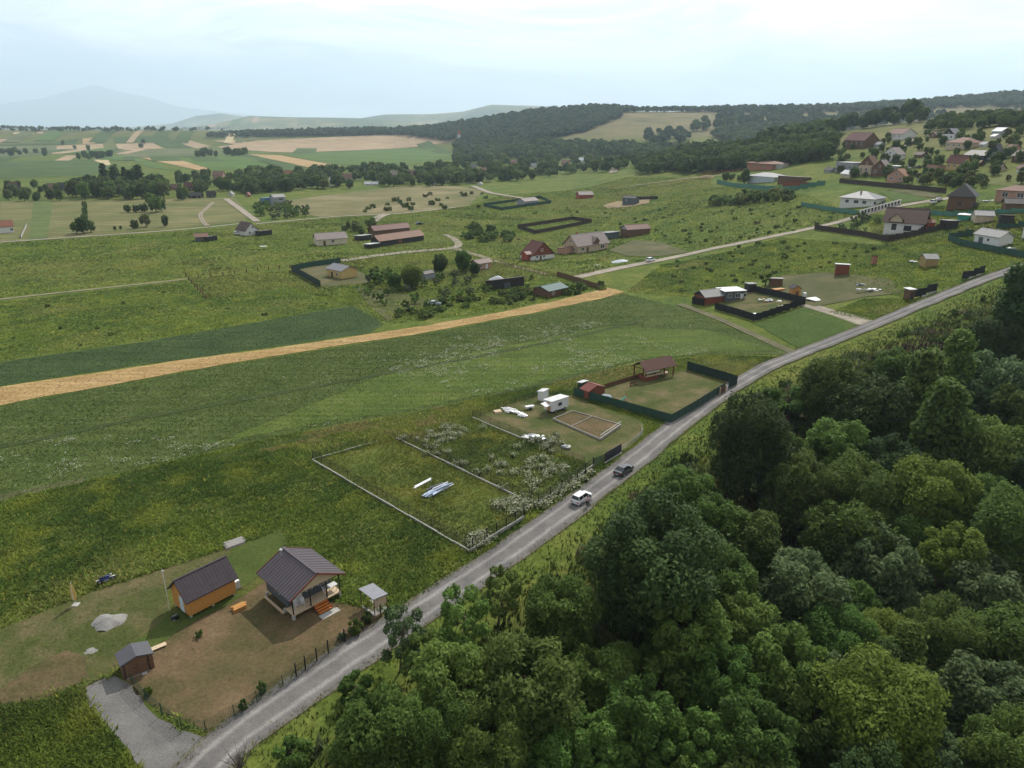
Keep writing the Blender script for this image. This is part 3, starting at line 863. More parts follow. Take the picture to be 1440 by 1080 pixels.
EXPL = [
    (497, 968, 27, 'shrub', 'locust'), (523, 1045, 62, 'mid', 'locust'), (408, 1058, 30, 'shrub', 'mid'), (652, 872, 40, 'sparse', 'locust'), (700, 838, 32, 'sparse', 'olive'),
    (790, 860, 58, 'olive', 'mid'), (636, 975, 60, 'mid', 'mid'), (600, 1030, 55, 'dark', 'mid'), (965, 702, 40, 'mid', 'mid'), (1000, 745, 45, 'locust', 'locust'), (600, 930, 34, 'sparse', 'mid'),
    (1165, 545, 44, 'mid', 'olive'), (1222, 585, 58, 'olive', 'dark'), (1102, 655, 40, 'locust', 'mid'), (1268, 530, 36, 'mid', 'mid'), (1130, 700, 52, 'mid', 'olive'),
    (1325, 610, 48, 'tall', 'mid'), (1290, 560, 44, 'tall', 'olive'), (1180, 640, 46, 'mid', 'mid'), (1245, 665, 45, 'dark', 'dark'), (1400, 490, 40, 'dark', 'dark'), (1340, 530, 40, 'tall', 'mid'),
    (1395, 640, 56, 'olive', 'mid'), (1190, 760, 52, 'mid', 'locust'), (1325, 792, 52, 'locust', 'lime'), (1382, 828, 62, 'willow', 'willow'), (1425, 760, 60, 'dark', 'mid'),
    (1178, 902, 54, 'lime', 'locust'), (1110, 965, 66, 'locust', 'locust'), (1150, 1020, 68, 'olive', 'locust'), (1060, 1055, 66, 'locust', 'locust'), (1385, 985, 74, 'willow', 'willow'),
    (902, 1020, 62, 'locust', 'locust'), (962, 905, 66, 'locust', 'locust'), (1010, 975, 58, 'locust', 'locust'), (845, 960, 52, 'olive', 'mid'), (770, 1062, 46, 'mid', 'locust'), (835, 1050, 50, 'locust', 'locust'),
    (1015, 820, 56, 'olive', 'mid'), (1060, 770, 50, 'mid', 'olive'), (1120, 838, 56, 'mid', 'willow'), (1045, 890, 52, 'locust', 'mid'), (1240, 900, 44, 'lime', 'lime'), (1290, 850, 42, 'willow', 'willow'),
    (1262, 930, 40, 'tall', 'mid'), (1330, 900, 50, 'dark', 'mid'), (1420, 900, 60, 'olive', 'mid'), (690, 1050, 58, 'dark', 'mid'), (1310, 1060, 55, 'willow', 'willow'), (1420, 1070, 66, 'dark', 'mid'),
    (1108, 560, 26, 'shrub', 'mid'), (1200, 700, 50, 'dark', 'mid'), (1370, 720, 46, 'mid', 'mid'), (1430, 590, 44, 'mid', 'olive'), (980, 1060, 54, 'locust', 'locust'), (1270, 620, 40, 'mid', 'olive'),
]
KN = {'dark': ('broadleaf_tree', 'dark green broadleaf tree in the wood below the road'), 'mid': ('broadleaf_tree', 'mid green broadleaf tree in the wood below the road'),
      'locust': ('locust_tree', 'bright green feathery locust tree in the wood below the road'), 'lime': ('broadleaf_tree', 'small yellow-green tree in the wood below the road'),
      'willow': ('willow_tree', 'silvery grey-green willow in the wood below the road'), 'olive': ('broadleaf_tree', 'olive green spreading tree in the wood below the road')}
def road_off(x, y):
    return .6 * (np.interp(x, ROAD_X, ROAD_Y) - y)
MARKS = [(904, 700, 'black sedan'), (818, 705, 'white hatchback'), (1000, 560, 'pavilion plot gate'), (1175, 475, 'side-road grass plot'), (1300, 425, 'white-roofed kiosk'), (1384, 390, 'black stepped gate'),
         (650, 825, 'empty kerbed plot'), (520, 860, 'grey-roofed canopy'), (420, 950, 'worn yard fence')]
MARKS = [(at(a, b), c) for a, b, c in MARKS]
SPEC = [(WOOD[i][0], WOOD[i][1], n) for i, n in enumerate(('largest dark tree by the cars', 'dark tree by the road bend', 'light yellow-green round tree', 'large lobed yellow-green tree', 'big upper willow', 'slender leaning tree', 'dark tree near the upper road', 'wide twiggy olive tree', 'pale grey willow'))]
def say_tree(o, lm, x, y, h):
    """a label from what tells this tree apart: size, colour, edge or depth of the wood, nearest landmark"""
    col = {'dark': 'dark broadleaf tree', 'mid': 'mid green broadleaf tree', 'locust': 'bright green feathery locust tree', 'lime': 'yellow-green tree', 'willow': 'silvery grey-green willow', 'olive': 'olive green spreading tree'}[lm]
    size = 'small ' if h < 7 else 'tall ' if h > 11 else ''
    d = float(road_off(x, y))
    best = min(MARKS, key=lambda m: (m[0].x - x) ** 2 + (m[0].y - y) ** 2)[1]
    near = min(SPEC, key=lambda m: (m[0] - x) ** 2 + (m[1] - y) ** 2) if SPEC else None
    if near and (near[0] - x) ** 2 + (near[1] - y) ** 2 < 110: where = 'next to the ' + near[2]
    elif d < 27: where = 'at the wood edge across from the ' + best
    else: where = 'deep in the wood downhill of the ' + best
    o['label'] = size + col + ' ' + where
def say_shrub(o, lm, x, y, h):
    col = {'dark': 'dark green', 'mid': 'mid green', 'locust': 'bright green', 'lime': 'yellow-green', 'willow': 'grey-green', 'olive': 'olive green'}[lm]
    best = min(MARKS, key=lambda m: (m[0].x - x) ** 2 + (m[0].y - y) ** 2)[1]
    o['label'] = ('low ' if h < 1.2 else 'tall ' if h > 2 else '') + col + ' shrub on the bank across from the ' + best
for px, py, r, key, lm in EXPL:
    if key == 'shrub':
        o = wood_tree(px, py, r, key, lm, 'shrub', 'leafy green shrub on the bank below the road', 'shrubs on the bank below the road', cat='shrub'); say_shrub(o, lm, o.location.x, o.location.y, 3)
    else:
        nm, lb = KN[lm]
        o = wood_tree(px, py, r, key, lm, nm, lb, lm + ' trees of the wood below the road'); say_tree(o, lm, o.location.x, o.location.y, TREES[key][0][3] * o.scale.z)
# the rest of the wood closes the gaps
cnt = 0
for k in range(9000):
    x, y = rng.uniform(-18, 250), rng.uniform(30, 265)
    d = float(road_off(x, y))
    if d < 17 or d > 105: continue
    px, py = project(x, y, float(ground(x, y)) + 5)
    if not (380 < px < 1540 and 395 < py < 1230): continue
    rr = rng.uniform(2.6, 4.4) * (1 if d > 24 else .62)
    if d < 30 and px > 930: continue
    if any((x - a) ** 2 + (y - b) ** 2 < (.62 * (rr + c)) ** 2 for a, b, c in WOOD): continue
    q = fbm(x, y, 31, 28.) + rng.normal() * .12 - .04
    key, lm = ('locust', 'locust') if q < .36 else ('mid', 'mid') if q < .5 else ('olive', 'olive') if q < .58 else ('dark', 'dark') if q < .68 else ('willow', 'willow')
    cm, tm, R, H = TREES[key][0]
    nm, lb = KN[lm]
    hh_ = H * rr / R * rng.uniform(.9, 1.1)
    say_tree(plant(nm, key, lm, (x, y, float(ground(x, y))), hh_, lb, 'tree', lm + ' trees of the wood below the road'), lm, x, y, hh_)
    WOOD.append((x, y, rr)); cnt += 1
    if cnt >= 150: break
print('wood trees', len(WOOD))
# shrubs and saplings on the bank
cnt = 0
for k in range(6000):
    x, y = rng.uniform(-26, 215), rng.uniform(40, 262)
    d = float(road_off(x, y))
    if d < 6.5 or d > 40: continue
    z = float(ground(x, y)); px, py = project(x, y, z)
    if not (330 < px < 1470 and 380 < py < 1100): continue
    if rng.random() > (.25 + .75 * sstep(6, 20, d)): continue
    if any((x - a) ** 2 + (y - b) ** 2 < (.7 * c + .6) ** 2 for a, b, c in WOOD): continue
    WOOD.append((x, y, .9))
    lm = ['mid', 'olive', 'willow', 'mid', 'locust', 'dark'][rng.integers(6)]
    hh_ = rng.uniform(.7, 2.2) * (.7 + .5 * float(sstep(8, 24, d)))
    o = plant('shrub', 'shrub', lm, (x, y, z - .1), hh_, 'leafy green shrub on the bank below the road', 'shrub', 'shrubs on the bank below the road', rng.uniform(.9, 1.3)); say_shrub(o, lm, x, y, hh_)
    cnt += 1
    if cnt >= 230: break

# --- low-detail plants for the middle distance
def small_template(name, seed, R, H, base, nl, kind, n, leaf, lm):
    g = np.random.default_rng(seed)
    lobes = crown_lobes(g, R, H, base, nl, kind)
    v, f, t = leaf_cloud(g, n, lobes, leaf, fill=.3)
    tv, tf = [], []
    tm = trunk_mesh(g, H * .6, R * .07, lobes, 2)
    nb = len(v)
    allv = np.vstack([v, np.array(tm.v)])
    quads = np.array([q for q in tm.f if len(q) == 4]) + nb
    me = fast_mesh(name, allv, np.vstack([f, quads]), np.repeat(np.r_[t, np.zeros(len(tm.v))][:, None], 3, 1), np.r_[np.zeros(len(f)), np.ones(len(quads))])
    me.materials.append(LM2[lm]); me.materials.append(M_bark)
    return (me, R, H)
SMALL = {
    'bush': [small_template('bush', 200 + k, 1.3, 1.5, 0, 12, 'feather' if k % 2 else 'wide', 620, .22, lm) for k, lm in enumerate(('mid', 'dark', 'olive', 'mid'))],
    'tree': [small_template('tree', 220 + k, 4.2, 10, 1.0, 24, kd, 1900, .52, lm) for k, (kd, lm) in enumerate((('round', 'dark'), ('round', 'mid'), ('wide', 'mid'), ('round', 'dark'), ('wide', 'olive')))],
    'poplar': [small_template('poplar', 240 + k, 2.3, 16, 1.5, 16, 'tall', 1500, .6, 'dark') for k in range(2)],
    'fruit': [small_template('fruit_tree', 250 + k, 1.6, 3.0, .6, 8, 'round', 700, .26, lm) for k, lm in enumerate(('mid', 'locust', 'willow'))],
}
def small(key, name, pos, height, label, cat, group=None, spread=1.0, var=None):
    me, R, H = SMALL[key][random.randrange(len(SMALL[key])) if var is None else var]
    o = bpy.data.objects.new(name, me); COL.objects.link(o)
    o.location = pos; s = height / H
    o.scale = (s * spread, s * spread, s); o.rotation_euler = (0, 0, random.uniform(0, 6.28))
    return tag(o, label, cat, group)

def belt(poly, n, key, hlo, hhi, label, group, name='tree', mind=5.0, spread=1.0, cat='tree', avoid=()):
    """trees spread over a piece of land outlined in photograph points"""
    got = []
    xs = [p[0] for p in poly]; ys = [p[1] for p in poly]
    qx = rng.uniform(min(xs), max(xs), n * 12); qy = rng.uniform(min(ys), max(ys), n * 12)
    ok = in_poly(qx, qy, poly); qx, qy = qx[ok], qy[ok]
    X, Y, Z = survey(qx, qy)
    for a, b, x, y, z in zip(qx, qy, X, Y, Z):
        if any((x - g_[0]) ** 2 + (y - g_[1]) ** 2 < mind ** 2 for g_ in got): continue
        if any(u0 < a < u1 and v0 < b < v1 for u0, v0, u1, v1 in avoid): continue
        got.append((x, y))
        small(key, name, (x, y, z - .2), rng.uniform(hlo, hhi), label, cat, group, spread * rng.uniform(.85, 1.25))
        if len(got) >= n: break

# --- forests on the far hills: nobody could count them
def forest(name, label, polys, n, hlo=9, hhi=15, col=((.03, .052, .026), (.085, .12, .05)), leafs=26, avoid=()):
    g = np.random.default_rng(len(name) + n)
    P = []
    for poly, share in polys:
        xs = [p[0] for p in poly]; ys = [p[1] for p in poly]
        m = int(n * share)
        qx = g.uniform(min(xs), max(xs), m * 6); qy = g.uniform(min(ys), max(ys), m * 6)
        ok = in_poly(qx, qy, poly)
        for u0, v0, u1, v1 in avoid: ok &= ~((qx > u0) & (qx < u1) & (qy > v0) & (qy < v1))
        qx, qy = qx[ok][:m], qy[ok][:m]
        P.append(np.stack(survey(qx, qy), 1))
    P = np.vstack(P); m = len(P)
    H = g.uniform(hlo, hhi, m); R = H * g.uniform(.33, .5, m)
    d = g.normal(size=(m, leafs, 3)); d[:, :, 2] = np.abs(d[:, :, 2]) * 1.1 - .3; d /= np.linalg.norm(d, axis=2)[:, :, None]
    c = P[:, None, :] + np.stack([d[..., 0] * R[:, None], d[..., 1] * R[:, None], H[:, None] * (.55 + .42 * d[..., 2])], -1)
    nrm = d + g.normal(size=d.shape) * .35; nrm /= np.linalg.norm(nrm, axis=2)[:, :, None]
    t = np.cross(nrm, g.normal(size=d.shape)); t /= np.linalg.norm(t, axis=2)[:, :, None]; b = np.cross(nrm, t)
    s = (R[:, None] * g.uniform(.5, .85, (m, leafs)))[..., None]
    v = np.stack([c - t * s, c - b * s * .8, c + t * s, c + b * s * .8], 2).reshape(-1, 3)
    f = np.arange(4 * m * leafs).reshape(-1, 4)
    tone = np.clip(g.random(m)[:, None] * .7 + g.random((m, leafs)) * .5 - .1, 0, 1)
    colr = np.array(col[0]) + (np.array(col[1]) - np.array(col[0])) * np.repeat(tone.ravel(), 4)[:, None]
    o = link(name, fast_mesh(name, v, f, colr), tint_mat('forest leaves', up=.4))
    return tag(o, label, 'forest', kind='stuff')
DK, LT = (.028, .05, .028), (.085, .12, .052)
forest('hill_forest', 'dark conifer and broadleaf forest covering the far hill', [
    ([(300, 191), (470, 186), (600, 182), (680, 170), (760, 158), (850, 151), (878, 154), (872, 166), (820, 186), (740, 202), (640, 200), (560, 190), (400, 192)], 1.0)], 3600, col=(DK, LT))
forest('ridge_forest', 'dark forest along the skyline ridge behind the dry hill', [
    ([(868, 156), (1000, 156), (1060, 154), (1062, 158), (1000, 158), (868, 159)], .16), ([(1060, 155), (1200, 151), (1300, 145), (1440, 133), (1520, 126), (1520, 150), (1440, 150), (1330, 152), (1200, 157), (1060, 160)], .84)], 2600, col=(DK, (.09, .125, .055)))
forest('valley_forest', 'mixed green woodland filling the valley behind the village', [
    ([(640, 205), (700, 198), (800, 205), (880, 208), (960, 212), (1000, 215), (1000, 222), (900, 224), (800, 222), (700, 228), (640, 232)], .6),
    ([(990, 190), (1060, 180), (1160, 178), (1180, 188), (1160, 200), (1040, 205)], .4)], 1300, 9, 15, ((.035, .06, .024), (.1, .145, .05)), 34)
# ------------------------------------------------------------------ buildings
def ribbed(name, col, rough=.45, metal=.35, pitch=.35, ang=0.0, var=.12, spec=.16):
    """sheet-metal or tile roof: weathered colour and fine courses"""
    if name in MATS: return MATS[name]
    m, N, L, b = new_mat(name)
    tc = N.new('ShaderNodeTexCoord')
    w = N.new('ShaderNodeTexWave'); w.wave_type = 'BANDS'; w.bands_direction = 'X'
    w.inputs['Scale'].default_value = 1 / pitch / 6.28 * 2; w.inputs['Distortion'].default_value = .3
    L.new(tc.outputs['Object'], w.inputs['Vector'])
    n = noise_node(N, L, 1.2, 5, .6)
    c = ramp_node(N, L, n, [(.3, tuple(x * (1 - var) for x in col)), (.7, tuple(min(1, x * (1 + var)) for x in col))])
    c = mix_node(N, L, 1.0, c, ramp_node(N, L, w.outputs['Fac'], [(.0, (.72,) * 3), (.35, (1.05,) * 3)]), 'MULTIPLY')
    L.new(c, b.inputs['Base Color'])
    b.inputs['Roughness'].default_value = rough; b.inputs['Metallic'].default_value = metal; b.inputs['Specular IOR Level'].default_value = spec
    bp = N.new('ShaderNodeBump'); bp.inputs['Strength'].default_value = .3; bp.inputs['Distance'].default_value = .04
    L.new(w.outputs['Fac'], bp.inputs['Height']); L.new(bp.outputs[0], b.inputs['Normal'])
    MATS[name] = m
    return m

W = {
    'white': paint('white render', (.66, .65, .62), .8, .08, 1.5), 'cream': paint('cream render', (.62, .54, .4), .8, .1, 1.5), 'beige': paint('beige render', (.5, .4, .28), .8, .12, 1.5),
    'grey': paint('grey render', (.3, .31, .33), .8, .12, 1.5), 'dark': paint('dark stained boards', (.035, .03, .028), .8, .3, 4), 'brown': paint('brown boards', (.14, .075, .042), .75, .25, 5),
    'redbrown': paint('red-brown boards', (.2, .06, .032), .7, .25, 5), 'orange': paint('orange pine boards', (.5, .24, .065), .65, .18, 5), 'yellow': paint('yellow ochre render', (.56, .4, .16), .8, .12, 2),
    'brick': paint('raw brick', (.34, .15, .1), .9, .2, 3), 'pink': paint('pink brick', (.46, .27, .2), .9, .15, 2), 'green': paint('dark green boards', (.03, .055, .04), .7, .2, 3),
    'concrete': paint('pale concrete', (.4, .385, .355), .9, .2, 2.5), 'pale': paint('pale planed wood', (.58, .45, .3), .7, .15, 5), 'metal': paint('galvanised metal', (.45, .46, .48), .4, .12, 3, .6),
    'whitep': paint('white plastic', (.7, .7, .7), .45, .06, 2), 'black': paint('black metal', (.02, .02, .022), .45, .2, 3), 'blue': paint('blue plastic', (.04, .06, .22), .4, .1, 2),
    'slate': paint('dark slate siding', (.09, .105, .12), .7, .15, 3), 'fabric': paint('ochre fabric', (.55, .38, .12), .9, .2, 5), 'rust': paint('rust red paint', (.33, .07, .04), .6, .2, 3),
    'teal': paint('teal plastic', (.05, .3, .22), .5, .1, 2), 'greenmetal': paint('dark green fence post', (.015, .045, .03), .5, .2, 3),
}
RF = {
    'purple': ribbed('dark plum metal tile', (.08, .058, .062), .42, .35), 'brown': ribbed('brown tile', (.16, .08, .05), .6, .1), 'red': ribbed('red tile', (.2, .08, .05), .65, .05),
    'terracotta': ribbed('faded terracotta tile', (.22, .13, .1), .75, 0), 'pinkgrey': ribbed('pinkish grey tile', (.27, .225, .21), .7, .05), 'grey': ribbed('grey metal roof', (.22, .22, .235), .6, .15),
    'dark': ribbed('charcoal tile', (.05, .045, .045), .55, .1), 'darkbrown': ribbed('dark brown tile', (.09, .055, .045), .55, .1), 'white': ribbed('white sheet roof', (.6, .6, .6), .55, .05),
    'teal': ribbed('teal sheet roof', (.06, .12, .115), .6, .0), 'maroon': ribbed('maroon tile', (.12, .048, .038), .55, .1), 'pale': ribbed('pale fibre-cement roof', (.34, .33, .32), .8, 0), 'orange': ribbed('orange tile', (.3, .165, .1), .7, 0),
}
gm, gN, gL, gb = new_mat('window glass')
gb.inputs['Base Color'].default_value = (.02, .026, .032, 1); gb.inputs['Roughness'].default_value = .12; gb.inputs['Specular IOR Level'].default_value = .6
GLASS = gm

def frame_of(A, B, off=0.0):
    a, b = at(*A), at(*B)
    d = b - a; L_ = math.hypot(d.x, d.y); rz = math.atan2(d.y, d.x)
    return a, L_, rz

def window(root, side, u, z, w, h, L_, D, fm, parts=True, inset=0.0):
    """a window on a wall: side S/N/W/E, u along the wall"""
    mb, pane = MB(), MB()
    def bx(m, u0, u1, z0, z1, t0, t1):
        if side == 'S': m.box(u0, -t1, z0, u1, -t0, z1)
        elif side == 'N': m.box(u0, D + t0, z0, u1, D + t1, z1)
        elif side == 'W': m.box(-t1, u0, z0, -t0, u1, z1)
        else: m.box(L_ + t0, u0, z0, L_ + t1, u1, z1)
    t = min(.1, w * .1)
    u0, u1 = u - w / 2, u + w / 2
    bx(mb, u0, u1, z, z + t, -.02, .05); bx(mb, u0, u1, z + h - t, z + h, -.02, .05)
    bx(mb, u0, u0 + t, z + t, z + h - t, -.02, .048); bx(mb, u1 - t, u1, z + t, z + h - t, -.02, .048)
    if w > 1.0: bx(mb, u - t / 2, u + t / 2, z + t, z + h - t, -.02, .046)
    bx(pane, u0 + t * .8, u1 - t * .8, z + t * .8, z + h - t * .8, -.02, .02)
    o = mb.build('window', fm, root)
    p = pane.build('pane', GLASS, o)
    return o

def house(name, label, cat, A, B, D, wall_h, rise, wm, rm, roof='x', over=.45, gable=None, wins=(), door=None, chim=None, base=0.0, loc=None, L_=None, rz=None, thick=.14, fm=None, group=None):
    """walls, roof, windows, door, chimney. A, B: ends of the wall that faces the camera; D: depth in metres"""
    if loc is None: loc, L_, rz = frame_of(A, B)
    c, s = math.cos(rz), math.sin(rz)
    cs = [(loc.x + c * x - s * y, loc.y + s * x + c * y) for x, y in ((0, 0), (L_, 0), (0, D), (L_, D))]
    zs = [float(ground(x, y)) for x, y in cs]
    z0 = sum(zs) / 4
    dn = z0 - min(zs) + .25
    root = empty(name, (loc.x, loc.y, z0), rz, label, cat, group)
    fm = fm or W['whitep']
    mb = MB()
    top = base + wall_h
    if roof == 'x':
        mb.prism([(0, -dn), (D, -dn), (D, top), (D / 2, top + rise), (0, top)], 0, L_, axis='x')
    elif roof == 'y':
        mb.prism([(0, -dn), (L_, -dn), (L_, top), (L_ / 2, top + rise), (0, top)], 0, D, axis='y')
    elif roof == 'mono':
        mb.prism([(0, -dn), (D, -dn), (D, top), (0, top + rise)], 0, L_, axis='x')
    else:
        mb.box(0, 0, -dn, L_, D, top)
    if base > .05:
        mb2 = MB()
        for x in (0.1, L_ / 2 - .12, L_ - .34):
            for y in (.1, D - .34): mb2.box(x, y, -dn, x + .24, y + .24, base)
        mb = MB()
        if roof == 'x': mb.prism([(0, base), (D, base), (D, top), (D / 2, top + rise), (0, top)], 0, L_, axis='x')
        elif roof == 'y': mb.prism([(0, base), (L_, base), (L_, top), (L_ / 2, top + rise), (0, top)], 0, D, axis='y')
        else: mb.box(0, 0, base, L_, D, top)
        for q in range(0, len(mb2.v), 8):
            b_ = MB(); b_.v = mb2.v[q:q + 8]; b_.f = mb2.f[:6]; b_.m = [0] * 6
            b_.build('foundation_block', W['concrete'], root)
    mb.build('wall', wm, root)
    if gable is not None and roof in 'xy':
        g = MB()
        if roof == 'x':
            g.prism([(.03, top + .02), (D - .03, top + .02), (D / 2, top + rise - .02)], -.03, .01, axis='x')
            g.build('gable', gable, root)
            g = MB(); g.prism([(.03, top + .02), (D - .03, top + .02), (D / 2, top + rise - .02)], L_ - .01, L_ + .03, axis='x')
        else:
            g.prism([(.03, top + .02), (L_ - .03, top + .02), (L_ / 2, top + rise - .02)], -.03, .01, axis='y')
        g.build('gable', gable, root)
    r = MB()
    if roof in 'xy':
        S_, E_ = (D, L_) if roof == 'x' else (L_, D)
        k = rise / (S_ / 2); eo = over * .9
        prof = [(-eo, top - eo * k + .02), (S_ / 2, top + rise + .02), (S_ + eo, top - eo * k + .02), (S_ + eo, top - eo * k + .02 + thick), (S_ / 2, top + rise + .02 + thick * 1.15), (-eo, top - eo * k + .02 + thick)]
        r.prism(prof, -over, E_ + over, axis='x' if roof == 'x' else 'y')
    elif roof == 'hip':
        o_ = over; q = min(L_, D) / 2
        if L_ >= D: r1, r2 = (q, D / 2, top + rise), (L_ - q, D / 2, top + rise)
        else: r1, r2 = (L_ / 2, q, top + rise), (L_ / 2, D - q, top + rise)
        v = [(-o_, -o_, top - .05), (L_ + o_, -o_, top - .05), (L_ + o_, D + o_, top - .05), (-o_, D + o_, top - .05)]
        v2 = [(a, b_, c_ + .16) for a, b_, c_ in v] + [r1, r2]
        f2 = [(4, 5, 9, 8), (5, 6, 9), (6, 7, 8, 9), (7, 4, 8)] if L_ >= D else [(4, 5, 8), (5, 6, 9, 8), (6, 7, 9), (7, 4, 8, 9)]
        r.add(v + v2, [(3, 2, 1, 0), (0, 1, 5, 4), (1, 2, 6, 5), (2, 3, 7, 6), (3, 0, 4, 7)] + f2)
    elif roof == 'mono':
        r.prism([(-over, top + rise + over * rise / D), (D + over, top - over * rise / D), (D + over, top - over * rise / D + thick), (-over, top + rise + over * rise / D + thick)], -over, L_ + over, axis='x')
    else:
        r.box(-over, -over, top + .01, L_ + over, D + over, top + thick + .06)
    ro = r.build('roof', rm, root)
    if roof in 'xy' and L_ > 4:
        rc = MB()
        if roof == 'x': rc.bar((-over, D / 2, top + rise + thick * 1.1), (L_ + over, D / 2, top + rise + thick * 1.1), .22, .1)
        else: rc.bar((L_ / 2, -over, top + rise + thick * 1.1), (L_ / 2, D + over, top + rise + thick * 1.1), .22, .1)
        rc.build('ridge_cap', rm, ro)
    for q in chim or ():
        cx, cy, ch = q
        zc = top + rise * .5
        MB().box(cx - .28, cy - .28, zc, cx + .28, cy + .28, top + rise + ch).build('chimney', W['brick'], ro)
    for wdw in wins:
        window(root, *wdw, L_, D, fm)
    if door:
        side, u, w, h, m = door
        mb = MB()
        if side == 'S': mb.box(u - w / 2, -.05, base, u + w / 2, .02, base + h)
        elif side == 'W': mb.box(-.05, u - w / 2, base, .02, u + w / 2, base + h)
        else: mb.box(L_ - .02, u - w / 2, base, L_ + .05, u + w / 2, base + h)
        do = mb.build('door', m, root)
        hd = MB()
        if side == 'S': hd.box(u + w * .36, -.1, base + 1.0, u + w * .42, -.045, base + 1.12)
        elif side == 'W': hd.box(-.1, u + w * .36, base + 1.0, -.045, u + w * .42, base + 1.12)
        else: hd.box(L_ + .045, u + w * .36, base + 1.0, L_ + .1, u + w * .42, base + 1.12)
        hd.build('handle', W['metal'], do)
    return root, L_

# --- fences -----------------------------------------------------------------
def wire_unit():
    """one welded-mesh panel, 1 x 1: thin wires crossing"""
    mb = MB()
    for i in range(19):
        x = i / 18; mb.box(x - .0038, -.004, 0, x + .0038, .004, 1)
    for j in range(6):
        z = .01 + .98 * j / 5; mb.box(0, -.005, z - .007, 1, .003, z + .007)
    return mb.mesh('mesh_panel')
def slat_unit(n=9, gap=.02, t=.02):
    """vertical boards side by side with open joints on two rails"""
    mb = MB()
    for i in range(n):
        mb.box(i / n + gap / 2 / n * 2, -t, 0, (i + 1) / n - gap / 2 / n * 2, t, 1 + (.012 if i % 2 else 0))
    mb.box(0, t, .2, 1, t * 2.4, .26); mb.box(0, t, .75, 1, t * 2.4, .81)
    return mb.mesh('board_panel')
def sheet_unit():
    """a taut screen panel with slight sag and a hem"""
    mb = MB()
    n = 6
    vs = []; fs = []
    for i in range(n + 1):
        for j in range(4):
            sag = .03 * math.sin(math.pi * i / n) * math.sin(math.pi * j / 3)
            vs.append((i / n, -sag, j / 3 - (.012 * math.sin(math.pi * i / n) if j == 3 else 0)))
    for i in range(n):
        for j in range(3): fs.append((i * 4 + j, i * 4 + 4 + j, i * 4 + 5 + j, i * 4 + 1 + j))
    mb.add(vs, fs)
    vs2 = [(a, b + .025, c) for a, b, c in vs]
    mb.add(vs2, [f[::-1] for f in fs])
    return mb.mesh('screen_panel')
UNIT = {}
def unit(kind, m):
    k = (kind, m.name)
    if k not in UNIT:
        me = {'wire': wire_unit, 'slat': slat_unit, 'sheet': sheet_unit}[kind]()
        me.materials.append(m); UNIT[k] = me
    return UNIT[k]
def net_mat(name, col, alpha):
    m, N, L, b = new_mat(name)
    b.inputs['Base Color'].default_value = (*col, 1); b.inputs['Roughness'].default_value = .85
    tr = N.new('ShaderNodeBsdfTransparent'); mx = N.new('ShaderNodeMixShader'); mx.inputs[0].default_value = alpha
    L.new(tr.outputs[0], mx.inputs[1]); L.new(b.outputs[0], mx.inputs[2]); L.new(mx.outputs[0], N['Material Output'].inputs['Surface'])
    return m
M_net = net_mat('green shade net', (.02, .07, .05), .86)
M_netd = net_mat('dark green shade net', (.012, .035, .028), .93)
M_netl = net_mat('light green shade net', (.07, .2, .15), .85)
POSTS = {}
def fence(name, label, px, h, panel, pm, postm, step=2.5, cat='fence', group=None, post_w=.08, post_h=None, gaps=(), lift=0.0, world=False):
    pts = [Vector((p[0], p[1], 0)) for p in px] if world else [at(*p) for p in px]
    root = empty(name, (pts[0].x, pts[0].y, float(ground(pts[0].x, pts[0].y))), 0, label, cat, group)
    o0 = root.location.copy()
    key = (round(post_w, 3), postm.name)
    if key not in POSTS:
        me = MB().box(-post_w / 2, -post_w / 2, -.15, post_w / 2, post_w / 2, 1).mesh('post'); me.materials.append(postm); POSTS[key] = me
    ph = post_h or h + .08
    def put_post(x, y):
        o = bpy.data.objects.new('post', POSTS[key]); COL.objects.link(o); o.parent = root
        o.location = Vector((x, y, float(ground(x, y)) + lift)) - o0; o.scale = (1, 1, ph)
    for i in range(len(pts) - 1):
        a, b = pts[i], pts[i + 1]
        d = Vector((b.x - a.x, b.y - a.y)); n = max(1, round(d.length / step))
        for k in range(n):
            x0, y0 = a.x + d.x * k / n, a.y + d.y * k / n
            x1, y1 = a.x + d.x * (k + 1) / n, a.y + d.y * (k + 1) / n
            put_post(x0, y0)
            if panel and (i, k) not in gaps:
                o = bpy.data.objects.new({'wire': 'mesh_panel', 'slat': 'board_panel', 'sheet': 'screen_panel'}[panel], unit(panel, pm)); COL.objects.link(o); o.parent = root
                z0, z1 = float(ground(x0, y0)), float(ground(x1, y1))
                o.location = Vector((x0, y0, (z0 + z1) / 2 + .05 + lift)) - o0
                o.rotation_euler = (0, 0, math.atan2(d.y, d.x)); o.scale = (d.length / n, 1, h)
                if panel in ('wire', 'slat'): o['kind'] = 'stuff'
    put_post(pts[-1].x, pts[-1].y)
    return root

def kerb(label, a, b, h=.32, w=.17, name='concrete_kerb', seg=3.0):
    """a low foundation wall cast in lengths"""
    a, b = at(*a), at(*b)
    d = b - a; L_ = math.hypot(d.x, d.y)
    root = empty(name, (a.x, a.y, 0), math.atan2(d.y, d.x), label, 'low wall')
    n = max(1, int(L_ / seg))
    c, s = d.x / L_, d.y / L_
    for k in range(n):
        x0, x1 = L_ * k / n, L_ * (k + 1) / n - .02
        z = float(ground(a.x + c * (x0 + x1) / 2, a.y + s * (x0 + x1) / 2)); hh = h + random.uniform(-.05, .05)
        MB().box(x0, -w / 2, z - .2, x1, w / 2, z + hh).build('kerb_length', W['concrete'], root)
    return root
